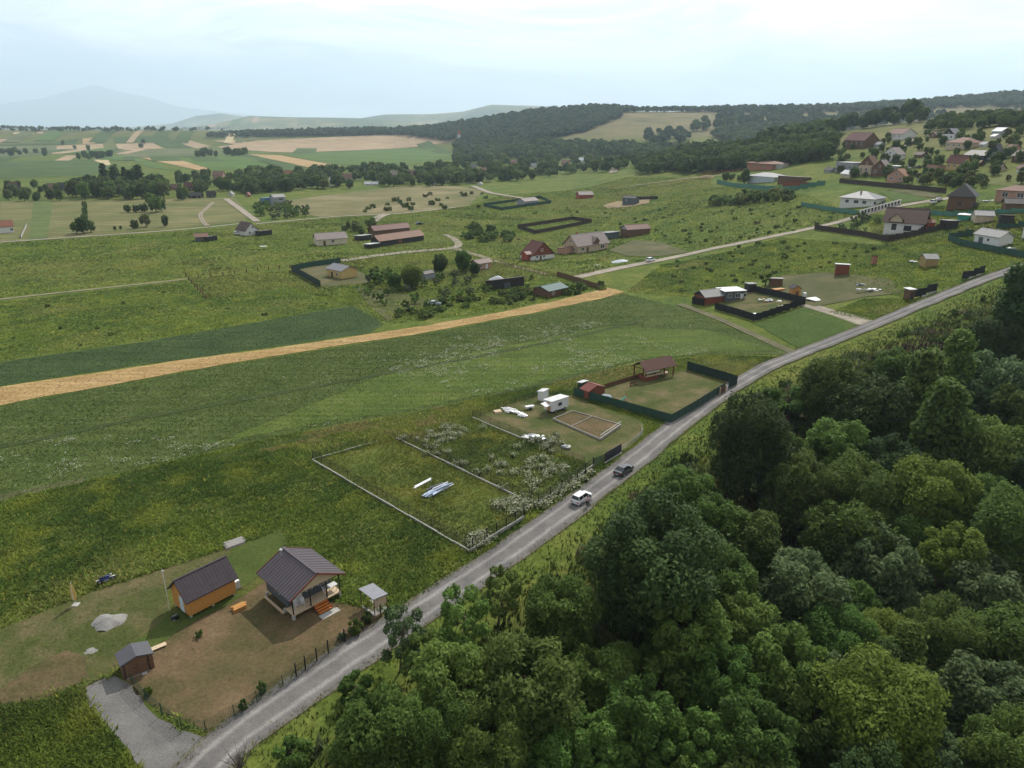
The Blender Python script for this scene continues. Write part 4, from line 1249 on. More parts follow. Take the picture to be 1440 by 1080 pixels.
# ------------------------------------------------------------------ the near plot: house on piers
def ribbed_slope(x0, z0, x1, z1, ya, yb, n, t=.06, rib=.05):
    """one roof slope from eave (x0,z0) to ridge (x1,z1), as a single ribbed sheet running y=ya..yb"""
    prof = []
    w = (yb - ya) / n
    for i in range(n):
        y = ya + i * w
        prof += [(y, 0), (y + w * .78, 0), (y + w * .82, rib), (y + w * .96, rib)]
    prof.append((yb, 0))
    vs, fs = [], []
    m = len(prof)
    for (x, z) in ((x0, z0), (x1, z1)):
        for y, r in prof: vs.append((x, y, z + t + r))
        for y, r in prof: vs.append((x, y, z))
    for i in range(m - 1):
        fs.append((i, i + 1, 2 * m + i + 1, 2 * m + i)); fs.append((m + i + 1, m + i, 3 * m + i, 3 * m + i + 1))
        fs.append((i, m + i, m + i + 1, i + 1)); fs.append((2 * m + i + 1, 3 * m + i + 1, 3 * m + i, 2 * m + i))
    fs += [(0, 2 * m, 3 * m, m), (m - 1, 2 * m - 1, 4 * m - 1, 3 * m - 1)]
    return MB().add(vs, fs)

def pier_house():
    F = at(414, 873)
    root = empty('pier_house', F, math.radians(46), 'small house with plum metal gable roof, covered porch and orange steps', 'house')
    B_ = .75                                     # floor height
    plum = paint('plum roof sheet', (.07, .052, .06), .46, .12, 1.2, .35, .5)
    pb = plum.node_tree.nodes['Principled BSDF']; pb.inputs['IOR'].default_value = 1.75; pb.inputs['Coat Weight'].default_value = 0.0; pb.inputs['Coat Roughness'].default_value = .22; pb.inputs['Coat IOR'].default_value = 1.4
    wall = MB().box(.25, 1.7, B_, 5.9, 6.5, 3.35)
    wall.build('wall', W['slate'], root)
    bw = MB().prism([(.25, 3.352), (5.9, 3.352), (3.075, 4.75)], 1.7, 6.5, axis='y'); bw.build('rear_gable', W['pale'], root)
    MB().prism([(-.1, 3.2), (6.25, 3.2), (3.075, 4.82)], -.12, -.02, axis='y').build('gable', W['pale'], root)
    MB().box(-.05, 0, B_ - .16, 6.15, 1.695, B_).build('deck', W['pale'], root)
    ro = ribbed_slope(-.55, 3.06, 3.075, 4.9, -.55, 6.95, 15).build('roof', plum, root)
    ribbed_slope(6.7, 3.06, 3.075, 4.9, -.55, 6.95, 15).build('roof_slope', plum, ro)
    MB().bar((3.075, -.57, 5.03), (3.075, 6.97, 5.03), .34, .09).build('ridge_cap', plum, ro)
    for y, nm in ((-.6, 'fascia'), (6.97, 'fascia')):
        for sgn, xa in ((1, -.55), (-1, 6.7)):
            MB().bar((xa, y, 3.1), (3.075, y, 4.94), .05, .2).build('fascia', W['redbrown'], ro)
    for x in (.05, 2.25, 4.35, 6.05):
        MB().box(x - .06, .02, B_, x + .06, .14, 3.25).build('porch_post', W['black'], root)
    for x in (.05, 3.0, 6.0):
        for y in (.15, 2.0, 6.2):
            MB().box(x - .16, y - .16, -.2, x + .16, y + .16, B_ - .161).build('pier', W['concrete'], root)
    for i in range(4):
        z = B_ - .03 - i * .17; y = -.02 - i * .3
        MB().box(2.45, y - .32, z - .06, 4.15, y - .02, z).build('step', paint('orange stained treads', (.55, .17, .035), .55, .12, 4), root)
    for x in (2.42, 4.18):
        MB().bar((x, -1.25, .12), (x, .0, B_ - .08), .05, .2).build('stringer', W['redbrown'], root)
    window(root, 'W', 3.4, 1.55, .0, .0, 0, 0, W['whitep']) if False else None
    o = MB().box(1.2, 1.62, B_ + .02, 2.1, 1.71, B_ + 2.05).build('door', W['whitep'], root)
    MB().box(2.0, 1.58, B_ + 1.0, 2.06, 1.62, B_ + 1.14).build('handle', W['metal'], o)
    for x0, x1 in ((2.6, 3.5), (4.2, 5.4)):
        o = MB().box(x0, 1.64, B_ + .9, x1, 1.72, B_ + 2.0).build('window', W['whitep'], root)
        MB().box(x0 + .07, 1.615, B_ + .97, x1 - .07, 1.66, B_ + 1.93).build('pane', GLASS, o)
    o = MB().box(.19, 3.4, B_ + .9, .27, 4.6, B_ + 2.0).build('window', W['whitep'], root)
    MB().box(.165, 3.47, B_ + .97, .2, 4.53, B_ + 1.93).build('pane', GLASS, o)
    MB().tube((2.3, 6.0, 4.3), (2.3, 6.0, 5.45), .1, n=10).build('flue', W['metal'], ro)
    MB().tube((2.3, 6.0, 5.46), (2.3, 6.0, 5.62), .2, .06, n=10).build('flue_cap', W['whitep'], ro)
    MB().box(-.35, 1.9, .02, -.1, 6.2, .2).build('timber_sill', W['pale'], root)
    c, s = math.cos(root.rotation_euler.z), math.sin(root.rotation_euler.z)
    def wp(x, y, z=0): return Vector((F.x + c * x - s * y, F.y + s * x + c * y, F.z + z))
    sl = MB().box(2.3, -2.2, -.1, 4.6, -1.3, .07).build('paving_slab', W['concrete'], None, F, root.rotation_euler.z)
    tag(sl, 'pale concrete slab at the foot of the orange steps', 'slab')
    return root, wp
PH, PH_at = pier_house()
def chair(loc, rz, label):
    r = empty('garden_chair', loc, rz, label, 'chair', None)
    MB().box(-.24, -.22, .4, .24, .22, .45).build('seat', W['whitep'], r)
    MB().prism([(.2, .45), (.26, .45), (.36, .92), (.31, .92)], -.23, .23, axis='x').build('backrest', W['whitep'], r)
    for x in (-.21, .21):
        for y in (-.19, .19): MB().box(x - .02, y - .02, 0, x + .02, y + .02, .4).build('leg', W['whitep'], r)
        MB().box(x - .025, -.2, .62, x + .025, .24, .65).build('armrest', W['whitep'], r)
chair(PH_at(.95, 1.0, .75), math.radians(46), 'white plastic chair on the house porch beside the door')
chair(PH_at(1.6, .75, .75), math.radians(20), 'white plastic chair on the house porch beside the steps')
chair(PH_at(4.7, 1.1, .75), math.radians(120), 'white plastic chair at the porch table')
tb = empty('garden_table', PH_at(5.5, .9, .75), math.radians(46), 'white garden table on the right end of the house porch', 'table')
MB().box(-.6, -.4, .7, .6, .4, .74).build('table_top', W['whitep'], tb)
for x in (-.5, .5):
    for y in (-.32, .32): MB().box(x - .03, y - .03, 0, x + .03, y + .03, .7).build('leg', W['whitep'], tb)
# lean-to behind the house
house('lean_to', 'small grey lean-to roof behind the plum-roofed house', 'shed', None, None, 1.8, 1.9, .3, W['slate'], RF['grey'], 'mono', .25, loc=PH_at(4.4, 7.4), L_=2.4, rz=math.radians(46))

# orange cabin
cab, cl = house('timber_cabin', 'orange plywood cabin on blocks with dark plum gable roof', 'cabin', (268, 871), (333, 837), 3.7, 2.15, 1.75, W['orange'], paint('dark plum shingle', (.058, .046, .054), .65, .15, 1.5, .0, .25), 'x', .35, base=.4,
      door=('W', 1.5, .85, 1.9, paint('pale blue door', (.55, .66, .72), .5, .08, 2)))
window(cab, 'E', 1.9, 1.3, 1.0, .9, cl, 3.7, W['whitep'])
for k in range(17):   # standing seams on the roof that faces the yard
    x = -.3 + k * (cl + .6) / 16
    MB().bar((x, -.33, 2.37), (x, 1.85, 4.46), .03, .06).build('roof_seam', MATS['dark plum shingle'], cab)
CA, _, CR = frame_of((268, 871), (333, 837))
def cab_at(x, y, z=0):
    c, s = math.cos(CR), math.sin(CR); return Vector((CA.x + c * x - s * y, CA.y + s * x + c * y, z))
ms = MB().tube((0, 0, -.2), (0, 0, 5.6), .035, .03, 8)
mo = empty('antenna_mast', cab_at(-.75, 3.2), 0, 'thin white antenna mast beside the orange cabin', 'mast')
ms.build('mast', W['whitep'], mo); MB().tube((-.12, 0, 5.4), (.22, 0, 5.4), .04, n=6).build('crossarm', W['whitep'], mo)
tk = empty('water_tank', cab_at(cl + .6, 1.4), CR, 'white plastic water tank in a cage at the end of the orange cabin', 'tank')
MB().box(-.45, -.5, .14, .45, .5, 1.12).build('tank', W['whitep'], tk)
MB().box(-.5, -.55, 0, .5, .55, .13).build('pallet', W['metal'], tk)
for x in (-.47, -.16, .16, .47):
    for y in (-.52, .52): MB().box(x - .015, y - .015, .13, x + .015, y + .015, 1.15).build('cage_bar', W['metal'], tk)
MB().tube((0, 0, 1.12), (0, 0, 1.2), .16, n=12).build('lid', W['black'], tk)
gs = empty('generator', cab_at(-1.1, 1.3), CR, 'small dark generator on the ground by the pale blue cabin door', 'generator')
MB().box(-.35, -.25, .08, .35, .25, .5).build('housing', W['black'], gs); MB().tube((-.25, 0, .58), (.25, 0, .58), .03, n=6).build('handle', W['metal'], gs)
for y in (-.28, .28): MB().tube((-.25, y - .04, .13), (-.25, y + .04, .13), .13, n=12).build('wheel', W['metal'], gs)

# shed at the gravel apron
sh, sl_ = house('garden_shed', 'brown metal garden shed with shallow grey gable roof beside the gravel apron', 'shed', (175, 957), (218, 939), 2.1, 1.75, .42, W['brown'], paint('grey shed roof', (.085, .085, .095), .6, .1, 2, .1, .25), 'y', .14)
for u0, u1 in ((.25, 1.3), (1.34, 2.3)):
    o = MB().box(u0, -.05, .12, u1, .0, 1.68).build('door', W['brown'], sh)
    MB().box(u1 - .16, -.08, .85, u1 - .1, -.05, 1.0).build('handle', W['black'], o)
for u in (.18, 2.4): MB().box(u - .05, -.04, .02, u + .05, .0, 1.74).build('door_jamb', W['black'], sh)
MB().box(.2, -.12, .02, 2.4, -.04, .1).build('threshold', W['metal'], sh)
SA, _, SR = frame_of((175, 957), (218, 939))
pl = MB().box(0, 0, 0, 1.5, .6, .06).box(.1, .05, -.2, .2, .55, -.002).box(1.3, .05, -.2, 1.4, .55, -.002).build('plank_ramp', W['pale'], None, at(214, 918) + Vector((0, 0, .2)), math.radians(40))
tag(pl, 'pale wooden plank ramp leaning beside the brown shed', 'ramp')
st = MB().box(0, 0, 0, .5, .35, .12).box(.06, .05, .121, .44, .3, .16).build('stepping_block', W['concrete'], None, at(200, 951), .6)
tag(st, 'small concrete block in front of the brown shed doors', 'block')

# canopy by the fence
cp = empty('canopy', at(508, 852), math.radians(-44), 'small grey-roofed canopy on posts over a concrete pad', 'canopy')
MB().prism([(-.1, 2.25), (1.9, 2.0), (1.9, 2.08), (-.1, 2.33)], -.15, 2.75, axis='x').build('roof', paint('grey canopy sheet', (.2, .2, .225), .5, .1, 2, .2), cp)
for x in (0, 2.6):
    for y in (.05, 1.75): MB().box(x - .04, y - .04, -.1, x + .04, y + .04, 2.22 - .13 * y).build('post', W['brown'], cp)
MB().box(2.58, .1, .9, 2.63, 1.7, 2.0).build('side_panel', W['pale'], cp)
MB().box(-.1, -.1, -.1, 2.7, 1.9, .08).build('pad', W['concrete'], cp)

# umbrella, motorbike, gravel heap, timber, pallets
um = empty('garden_umbrella', at(107, 851), 0, 'closed ochre and white garden umbrella on a stone foot', 'umbrella')
MB().box(-.35, -.35, 0, .35, .35, .12).build('foot', W['concrete'], um)
MB().tube((0, 0, .1), (0, 0, 3.1), .03, n=8).build('pole', W['whitep'], um)
cv = MB()
prof = [(.75, .17), (.95, .26), (1.4, .24), (1.9, .2), (2.5, .13), (2.95, .05)]
rings = []
for z, r in prof:
    rings.append([(r * (1 + .22 * math.cos(5 * a)) * math.cos(a), r * (1 + .22 * math.cos(5 * a)) * math.sin(a), z) for a in [2 * math.pi * k / 20 for k in range(20)]])
vs = [p for r_ in rings for p in r_]
cv.add(vs, [(i * 20 + k, i * 20 + (k + 1) % 20, i * 20 + 20 + (k + 1) % 20, i * 20 + 20 + k) for i in range(5) for k in range(20)] + [tuple(range(100, 120)), tuple(range(19, -1, -1))])
cvm = cv.mesh('folded_canopy'); cvo = link('folded_canopy', cvm, [W['fabric'], W['whitep']], um)
for p in cvm.polygons:
    p.material_index = 1 if int((math.atan2(p.center.y, p.center.x) + 3.2) * 1.6) % 3 == 2 else 0
MB().tube((0, 0, 2.95), (0, 0, 3.2), .03, .01, n=8).build('finial', W['whitep'], um)

mb_ = empty('motorbike', at(150, 819), math.radians(38), 'dark blue motorbike with white panels parked on the grass edge', 'motorbike')
for x in (-.72, .72):
    w_ = MB().tube((x, -.06, .31), (x, .06, .31), .31, n=18).build('wheel', W['black'], mb_)
    MB().tube((x, -.065, .31), (x, .065, .31), .17, n=14).build('rim', W['metal'], w_)
    MB().box(x - .3, -.07, .6, x + .3, .07, .64).build('mudguard', W['whitep'], mb_)
MB().prism([(-.35, .4), (.3, .35), (.45, .75), (.15, .95), (-.15, .8), (-.6, .82), (-.7, .7)], -.13, .13).build('body', W['blue'], mb_)
MB().prism([(-.75, .82), (.05, .82), (.0, .92), (-.7, .93)], -.14, .14).build('seat', W['black'], mb_)
MB().box(-.25, -.2, .25, .25, .2, .5).build('engine', W['metal'], mb_)
MB().bar((.75, 0, .3), (.45, 0, 1.05), .09).build('fork', W['metal'], mb_)
MB().bar((.42, -.36, 1.08), (.42, .36, 1.08), .04).build('handlebar', W['black'], mb_)
MB().tube((.55, 0, .92), (.68, 0, .9), .11, n=10).build('headlight', W['whitep'], mb_)

def heap(name, label, cat, pos, rx, ry, h, mat, seed=1, rz=0.0, kind=None):
    g = np.random.default_rng(seed)
    n = 26; xs = np.linspace(-1, 1, n)
    X, Y = np.meshgrid(xs, xs); r = np.hypot(X, Y)
    an = np.arctan2(Y, X)
    edge = 1 - .12 * np.sin(an * 3 + seed) - .08 * np.sin(an * 5 + 2 * seed)
    Z = h * np.clip(1 - (r / edge) ** 1.5, -.06, 1) + .12 * h * (fbm(X * 3 + 9, Y * 3 + 9, seed, .5, 4) - .5)
    v = np.stack([X * rx, Y * ry, Z], -1).reshape(-1, 3)
    idx = np.arange(n * n).reshape(n, n)
    f = np.stack([idx[:-1, :-1], idx[:-1, 1:], idx[1:, 1:], idx[1:, :-1]], -1).reshape(-1, 4)
    keep = (r / edge).ravel()[f].min(1) < 1.0
    o = link(name, fast_mesh(name, v, f[keep]), mat, None, pos, rz)
    return tag(o, label, cat, kind=kind)
M_grav = land('heap gravel', [(.3, (.22, .21, .2)), (.7, (.31, .3, .28))], .8, 9, .3, bump=.5)
heap('gravel_heap', 'low round heap of grey gravel on the worn grass', 'gravel heap', at(153, 875), 1.9, 1.6, .7, M_grav, 3)
heap('gravel_spill', 'thin spill of grey gravel beside the shed', 'gravel', at(128, 916), 1.0, .8, .1, M_grav, 5)
def log_pile(name, label, cat, pos, rz, L_, n, mat, w=.9, rows=3, d=.16):
    r = empty(name, pos, rz, label, cat)
    for j in range(rows):
        for i in range(n - j % 2):
            y = (i - n / 2 + .5 + .5 * (j % 2)) * d * 1.18
            x = random.uniform(-.09, .09) * L_
            MB().bar((x - L_ / 2, y, d / 2 + j * d * .92), (x + L_ / 2, y + random.uniform(-.02, .02), d / 2 + j * d * .92), d, d * .9).build('board', mat, r)
    return r
log_pile('timber_stack', 'small stack of fresh orange timber between cabin and house', 'timber stack', at(337, 856), math.radians(46), 1.5, 5, W['orange'], rows=3)
log_pile('board_stack', 'weathered stack of boards on the grass behind the cabin', 'board stack', at(330, 765), math.radians(40), 2.4, 9, paint('weathered boards', (.3, .28, .26), .9, .2, 4), rows=2, d=.17)
# the plot's mesh fence
fence('mesh_fence', 'thin green wire mesh fence around the worn yard', [(186, 962), (205, 985), (228, 1005), (256, 1027), (290, 1030), (330, 1008), (362, 988), (398, 965), (417, 952)], 1.35, 'wire', W['greenmetal'], W['greenmetal'], 2.4, post_w=.07)
fence('mesh_fence', 'wire mesh fence with thick black posts along the road side of the yard', [(417, 952), (430, 942), (446, 930), (462, 919), (485, 903), (510, 886), (536, 868)], 1.3, 'wire', W['black'], W['black'], 2.6, post_w=.12, post_h=1.75)
for px, py, h, lm in ((343, 998, 1.2, 'locust'), (369, 975, 1.5, 'mid'), (482, 900, .9, 'willow'), (500, 890, 1.6, 'mid'), (515, 876, 1.5, 'mid'), (208, 978, 1.0, 'lime'), (281, 895, .8, 'locust')):
    plant('shrub', 'shrub', lm, at(px, py), h, 'young garden plant along the yard fence', 'shrub', 'young plants along the yard fence', .7)
# leafless bush in the corner of the junction
tw = MB(); g_ = np.random.default_rng(5)
for k in range(46):
    a, e = g_.uniform(0, 6.28), g_.uniform(.5, 1.0)
    l = g_.uniform(1.2, 2.6); m1 = Vector((math.cos(a) * (1 - e) * l, math.sin(a) * (1 - e) * l, l * .55)); m2 = m1 + Vector((math.cos(a + g_.normal() * .6) * .35 * l * (1.2 - e), math.sin(a + g_.normal() * .6) * .35 * l * (1.2 - e), l * .42))
    tw.tube((0, 0, -.1), m1, .028, .018, 4, caps=False); tw.tube(m1, m2, .018, .006, 4, caps=False)
    for q in range(3):
        b0 = m1.lerp(m2, g_.random()); tw.tube(b0, b0 + Vector((g_.normal() * .2, g_.normal() * .2, g_.uniform(.1, .4))), .01, .004, 3, caps=False)
tag(tw.build('bare_bush', paint('dry twigs', (.13, .11, .1), .9, .2, 3), None, at(338, 1080)), 'leafless grey bush on the corner of the road junction', 'bush')

# ------------------------------------------------------------------ kerbed plots
kerb('low concrete kerb on the lower side of the empty kerbed plot', (439, 648), (661, 777))
kerb('low concrete kerb dividing the two kerbed plots', (557, 617), (755, 713))
kerb('short low kerb at the far corner of the kerbed plot', (440, 647), (532, 621), .22)
kerb('low white kerb along the road before the empty plot', (662, 777), (737, 730), .6)
kerb('low white kerb along the road before the weedy plot', (755, 713), (835, 657), .55)
kerb('low kerb between weedy plot and the mown caravan plot', (664, 588), (732, 617), .3)
fence('mesh_fence', 'black wire mesh fence on the kerb between the two kerbed plots', [(559, 616), (754, 711)], 1.4, 'wire', W['black'], W['black'], 2.5, lift=.3, post_w=.05)
fence('mesh_fence', 'black wire mesh fence on the lower kerb of the empty plot', [(441, 646), (661, 775)], 1.4, 'wire', W['black'], W['black'], 2.5, lift=.3, post_w=.05)
fence('mesh_fence', 'black mesh fence along the road before the empty plot', [(665, 774), (685, 760), (712, 745), (737, 729)], 1.5, 'wire', W['black'], W['black'], 2.2, lift=.4, post_w=.14)
fence('mesh_fence', 'black mesh fence along the road before the weedy plot', [(757, 711), (790, 690), (812, 675), (834, 658)], 1.5, 'wire', W['black'], W['black'], 2.4, lift=.4, post_w=.14)
fence('mesh_fence', 'thin dark mesh fence between weedy plot and caravan plot', [(664, 587), (730, 615), (822, 655)], 1.4, 'wire', W['black'], W['black'], 2.5, lift=.2, post_w=.05)
fence('mesh_fence', 'thin dark mesh fence at the back of the empty plot', [(440, 646), (500, 630), (556, 617)], 1.3, 'wire', W['black'], W['black'], 3, lift=.1, post_w=.05)
# timber in the empty plot
log_pile('timber_stack', 'long blue-white wrapped stack of timber lying in the empty plot', 'timber stack', at(611, 693), math.radians(47), 3.8, 5, paint('blue-white wrapped timber', (.36, .42, .52), .5, .45, 2.2), rows=2, d=.2)
log_pile('timber_stack', 'thin white row of planks beside the wrapped timber', 'timber stack', at(594, 681), math.radians(52), 3.6, 2, W['whitep'], rows=1, d=.25)

# ------------------------------------------------------------------ caravan plot
tr = empty('site_trailer', at(776, 583), math.radians(40), 'white site trailer on wheels with shed roof in the mown plot', 'trailer')
MB().prism([(0, .55), (2.3, .55), (2.3, 2.35), (0, 2.6)], 0, 4.4, axis='x').build('body', W['whitep'], tr)
MB().prism([(-.12, 2.62), (2.45, 2.38), (2.45, 2.46), (-.12, 2.7)], -.12, 4.52, axis='x').build('roof', RF['white'], tr)
MB().box(-.05, .5, .6, .0, 1.3, 2.3).build('door', W['orange'], tr)
o = MB().box(1.6, -.05, 1.3, 2.6, .01, 2.0).build('window', W['metal'], tr); MB().box(1.66, -.07, 1.36, 2.54, -.045, 1.94).build('pane', GLASS, o)
for x in (1.0, 3.4):
    w_ = MB().tube((x, -.02, .35), (x, .2, .35), .35, n=16).build('wheel', W['black'], tr); MB().tube((x, -.03, .35), (x, .1, .35), .18, n=12).build('rim', W['metal'], tr if False else w_)
MB().bar((4.4, 1.1, .5), (5.2, 1.1, .45), .1).build('drawbar', W['black'], tr)
MB().prism([(0, 1.9), (1.5, 2.2), (1.5, 2.26), (0, 1.96)], -1.6, -.13, axis='x').build('awning', RF['white'], tr)
for y in (.1, 1.4): MB().box(-1.55, y, 0, -1.48, y + .07, 2.0).build('awning_post', W['metal'], tr)
house('outhouse', 'tiny white-roofed outhouse behind the white trailer', 'shed', (764, 565), (771, 561), 1.3, 1.9, .2, W['whitep'], RF['white'], 'mono', .15)
def strewn(name, label, cat, pos, rz, n, L_, wd, mats, seed, th=.14):
    """long boards dropped roughly side by side"""
    g = np.random.default_rng(seed); r = empty(name, pos, rz, label, cat)
    for k in range(n):
        l = g.uniform(.45, 1.0) * L_; w = g.uniform(.8, 1.6) * th
        MB().box(-l / 2, -w / 2, 0, l / 2, w / 2, th * g.uniform(.6, 1)).build('board', mats[int(g.integers(len(mats)))], r, (g.normal() * .12 * L_, g.uniform(-wd / 2, wd / 2), th * int(g.integers(0, 3)) + .01 * k), g.normal() * .09)
    return r
def sheet_pile(name, label, cat, pos, rz, n, L_, wd, mats, seed):
    g = np.random.default_rng(seed); r = empty(name, pos, rz, label, cat)
    for k in range(n):
        x, y = g.uniform(-L_ / 2, L_ / 2), g.uniform(-wd / 2, wd / 2)
        l, w, h = g.uniform(.6, 1.6), g.uniform(.4, .9), g.uniform(.12, .4)
        z = g.uniform(0, .3)
        o = MB().prism([(-l / 2, 0), (l / 2, 0), (l / 2 - .06, h * .8), (l / 4, h), (-l / 3, h * .85), (-l / 2 + .05, h * .5)], -w / 2, w / 2).build('piece', mats[int(g.integers(len(mats)))], r, (x, y, z), g.normal() * .4)
    return r
sheet_pile('insulation_pile', 'pile of white foam insulation boards lying on the mown plot', 'material pile', at(725, 582), math.radians(-35), 15, 4.8, 1.3, [W['whitep'], W['whitep'], W['metal']], 2)
strewn('foam_boards', 'loose white boards strewn over the mown plot by the insulation', 'board pile', at(716, 578), math.radians(-35), 12, 3.0, 1.6, [W['whitep'], W['metal']], 44)
log_pile('pallet', 'brown wooden pallet with boards beside the white insulation pile', 'pallet', at(700, 580), math.radians(20), 1.4, 6, W['pale'], rows=2, d=.2)
sheet_pile('rubble_pile', 'heap of grey and white rubble bags at the weedy kerb', 'material pile', at(750, 617), math.radians(-20), 22, 4.0, 1.8, [W['whitep'], W['grey'], W['slate'], W['metal']], 4)
sheet_pile('cement_bags', 'few grey cement bags lying behind the weeds on the mown plot', 'material pile', at(794, 630), .3, 6, 1.6, 1.0, [W['grey'], W['concrete']], 6)
ct = empty('handcart', at(745, 576), math.radians(20), 'small white handcart left on the mown plot', 'cart')
MB().prism([(-.8, .45), (.7, .45), (.85, .8), (-.95, .8)], -.4, .4).build('tray', W['whitep'], ct)
for y in (-.42, .42): MB().tube((0, y - .05, .3), (0, y + .05, .3), .3, n=14).build('wheel', W['black'], ct)
MB().bar((-.9, .3, .7), (-1.6, .3, .95), .05).build('handle', W['metal'], ct); MB().bar((-.9, -.3, .7), (-1.6, -.3, .95), .05).build('handle', W['metal'], ct)
# raised garden frame
gb_ = empty('raised_bed', at(844, 620), 0, 'long timber-framed raised garden bed filled with dry soil', 'raised bed')
cn = [at(778, 591), at(806, 580), at(873, 600), at(844, 620)]
for i in range(4):
    a, b = cn[i] - gb_.location, cn[(i + 1) % 4] - gb_.location
    MB().bar(a + Vector((0, 0, .2)), b + Vector((0, 0, .2)), .12, .5).build('side_board', paint('grey weathered plank', (.36, .33, .29), .9, .2, 4), gb_)
a, b = cn[0].lerp(cn[3], .4) - gb_.location, cn[1].lerp(cn[2], .4) - gb_.location
MB().bar(a + Vector((0, 0, .2)), b + Vector((0, 0, .2)), .1, .45).build('cross_board', MATS['grey weathered plank'], gb_)
so = MB(); so.add([tuple(c - gb_.location + Vector((0, 0, .28))) for c in cn], [(0, 3, 2, 1)]); so.build('soil', M_yard, gb_)
wr = [(cn[2] - gb_.location), (cn[3] - gb_.location)]
pnl = empty('wire_cage', cn[2], 0, 'small pale wire cage panel standing at the end of the raised bed', 'cage')
for k in range(13):
    p = (cn[3] - cn[2]) * (k / 12); MB().box(p.x - .02, p.y - .02, 0, p.x + .02, p.y + .02, 1.1).build('bar', W['metal'], pnl)
for z in (.1, .6, 1.1): MB().bar((0, 0, z), cn[3] - cn[2] + Vector((0, 0, z)), .05).build('rail', W['metal'], pnl)
# dark panel gate at the road
fence('panel_gate', 'dark grey louvred gate panel on a white kerb by the road', [(851, 650), (873, 637)], 1.7, 'slat', paint('anthracite metal', (.05, .055, .065), .5, .15, 3, .3), W['black'], 4.0, 'gate')
kerb('short white kerb under the dark grey gate panel', (850, 653), (874, 638), .3)
fence('mesh_fence', 'green netted fence between the road kerb and the dark gate', [(835, 656), (851, 649)], 1.4, 'sheet', net_mat('thin green net', (.03, .09, .06), .5), W['greenmetal'], 2.5)
fence('mesh_fence', 'pale mesh fence from the dark gate to the raised bed corner', [(874, 636), (888, 627), (903, 614), (902, 603)], 1.2, 'wire', W['metal'], W['metal'], 2.5, post_w=.05)
fence('mesh_fence', 'thin mesh fence behind the white trailer and insulation', [(664, 587), (700, 575), (762, 557), (806, 556)], 1.2, 'wire', W['black'], W['black'], 2.5, post_w=.05)

strewn('board_pile', 'loose blue and white boards strewn beside the wrapped timber', 'board pile', at(618, 688), math.radians(47), 22, 4.2, 1.7, [W['whitep'], paint('pale blue board', (.4, .48, .62), .5, .2, 2), W['slate']], 31)
# ------------------------------------------------------------------ plot with green net fence
fence('net_fence', 'green shade-net fence on the caravan side of the pavilion plot', [(807, 556), (826, 562), (866, 573), (905, 584), (944, 595)], 1.75, 'sheet', M_net, W['greenmetal'], 2.2, post_w=.07)
fence('net_fence', 'green shade-net fence along the road in front of the pavilion plot', [(944, 595), (972, 579), (1002, 560), (1020, 549)], 1.75, 'sheet', M_net, W['greenmetal'], 2.2, post_w=.07)
fence('net_fence', 'dark green shade-net fence at the upper end of the pavilion plot', [(1024, 547), (1036, 541), (1003, 531), (966, 520)], 2.0, 'sheet', M_netd, W['greenmetal'], 2.2, post_w=.07)
fence('rail_fence', 'low brown rail fence behind the pavilion', [(850, 546), (880, 537), (903, 530)], .9, 'slat', W['brown'], W['brown'], 2.2)
gt = empty('wooden_gate', at(1012, 556), math.radians(49), 'open pale wooden gate in the green net fence by the road', 'gate')
for x in (0, 2.6): MB().box(x - .08, -.08, -.1, x + .08, .08, 1.7).build('post', W['pale'], gt)
for z in (.5, 1.4): MB().box(.1, -.03, z, 2.5, .03, z + .1).build('rail', W['brown'], gt)
for k in range(7): MB().box(.15 + k * .34, -.06, .2, .35 + k * .34, -.031, 1.55).build('board', W['brown'], gt)
pv = empty('pavilion', at(908, 537), math.radians(31), 'red-brown timber pavilion with long gabled roof and bar counter', 'pavilion')
L9, D9 = 8.0, 4.0
ro = MB().prism([(-.5, 2.35), (D9 / 2, 4.0), (D9 + .5, 2.35), (D9 + .5, 2.47), (D9 / 2, 4.14), (-.5, 2.47)], -.5, L9 + .5, axis='x').build('roof', ribbed('red-brown shingle', (.1, .045, .034), .65, .05), pv)
for x in (0, L9 / 3, 2 * L9 / 3, L9):
    for y in (.1, D9 - .1): MB().box(x - .1, y - .1, -.1, x + .1, y + .1, 2.6).build('post', W['redbrown'], pv)
    MB().bar((x, 0, 2.5), (x, D9, 2.5), .12).build('tie_beam', W['redbrown'], pv)
MB().box(0, -.05, 0, 3.6, .02, 1.15).build('counter_front', W['redbrown'], pv)
MB().box(-.05, 0, 0, .02, 2.4, 1.15).build('side_wall', W['redbrown'], pv)
MB().box(-.15, -.35, 1.16, 3.7, .3, 1.24).build('counter_top', W['pale'], pv)
MB().box(-.3, -.4, 2.0, 3.4, -.25, 2.25).build('valance', W['whitep'], pv)
for x in (4.3, 5.6): MB().bar((x, -.9, .9), (x + 1.0, .4, 2.3), .1).build('brace', W['brown'], pv)
MB().box(4.6, .6, .65, 7.2, 1.5, .75).build('table', W['pale'], pv)
MB().box(-.2, -.1, -.2, L9 + .2, D9 + .1, .04).build('floor', W['brown'], pv)
house('red_shed', 'red-brown garden shed with maroon gable roof in the pavilion plot', 'shed', (827, 563), (850, 556), 2.3, 1.8, .8, W['redbrown'], ribbed('maroon shed roof', (.17, .05, .04), .6, .05), 'y', .2, door=('S', 1.4, .9, 1.7, W['brown']))
house('outhouse', 'tiny dark green outhouse with white roof behind the red shed', 'shed', (818, 552), (826, 549), 1.2, 1.9, .2, W['green'], RF['white'], 'mono', .15)
sd = empty('slide', at(879, 565), math.radians(200), 'small green and red garden slide on the lawn', 'slide')
MB().bar((-.1, 0, 1.1), (1.5, 0, .12), .45, .07).build('chute', W['teal'], sd)
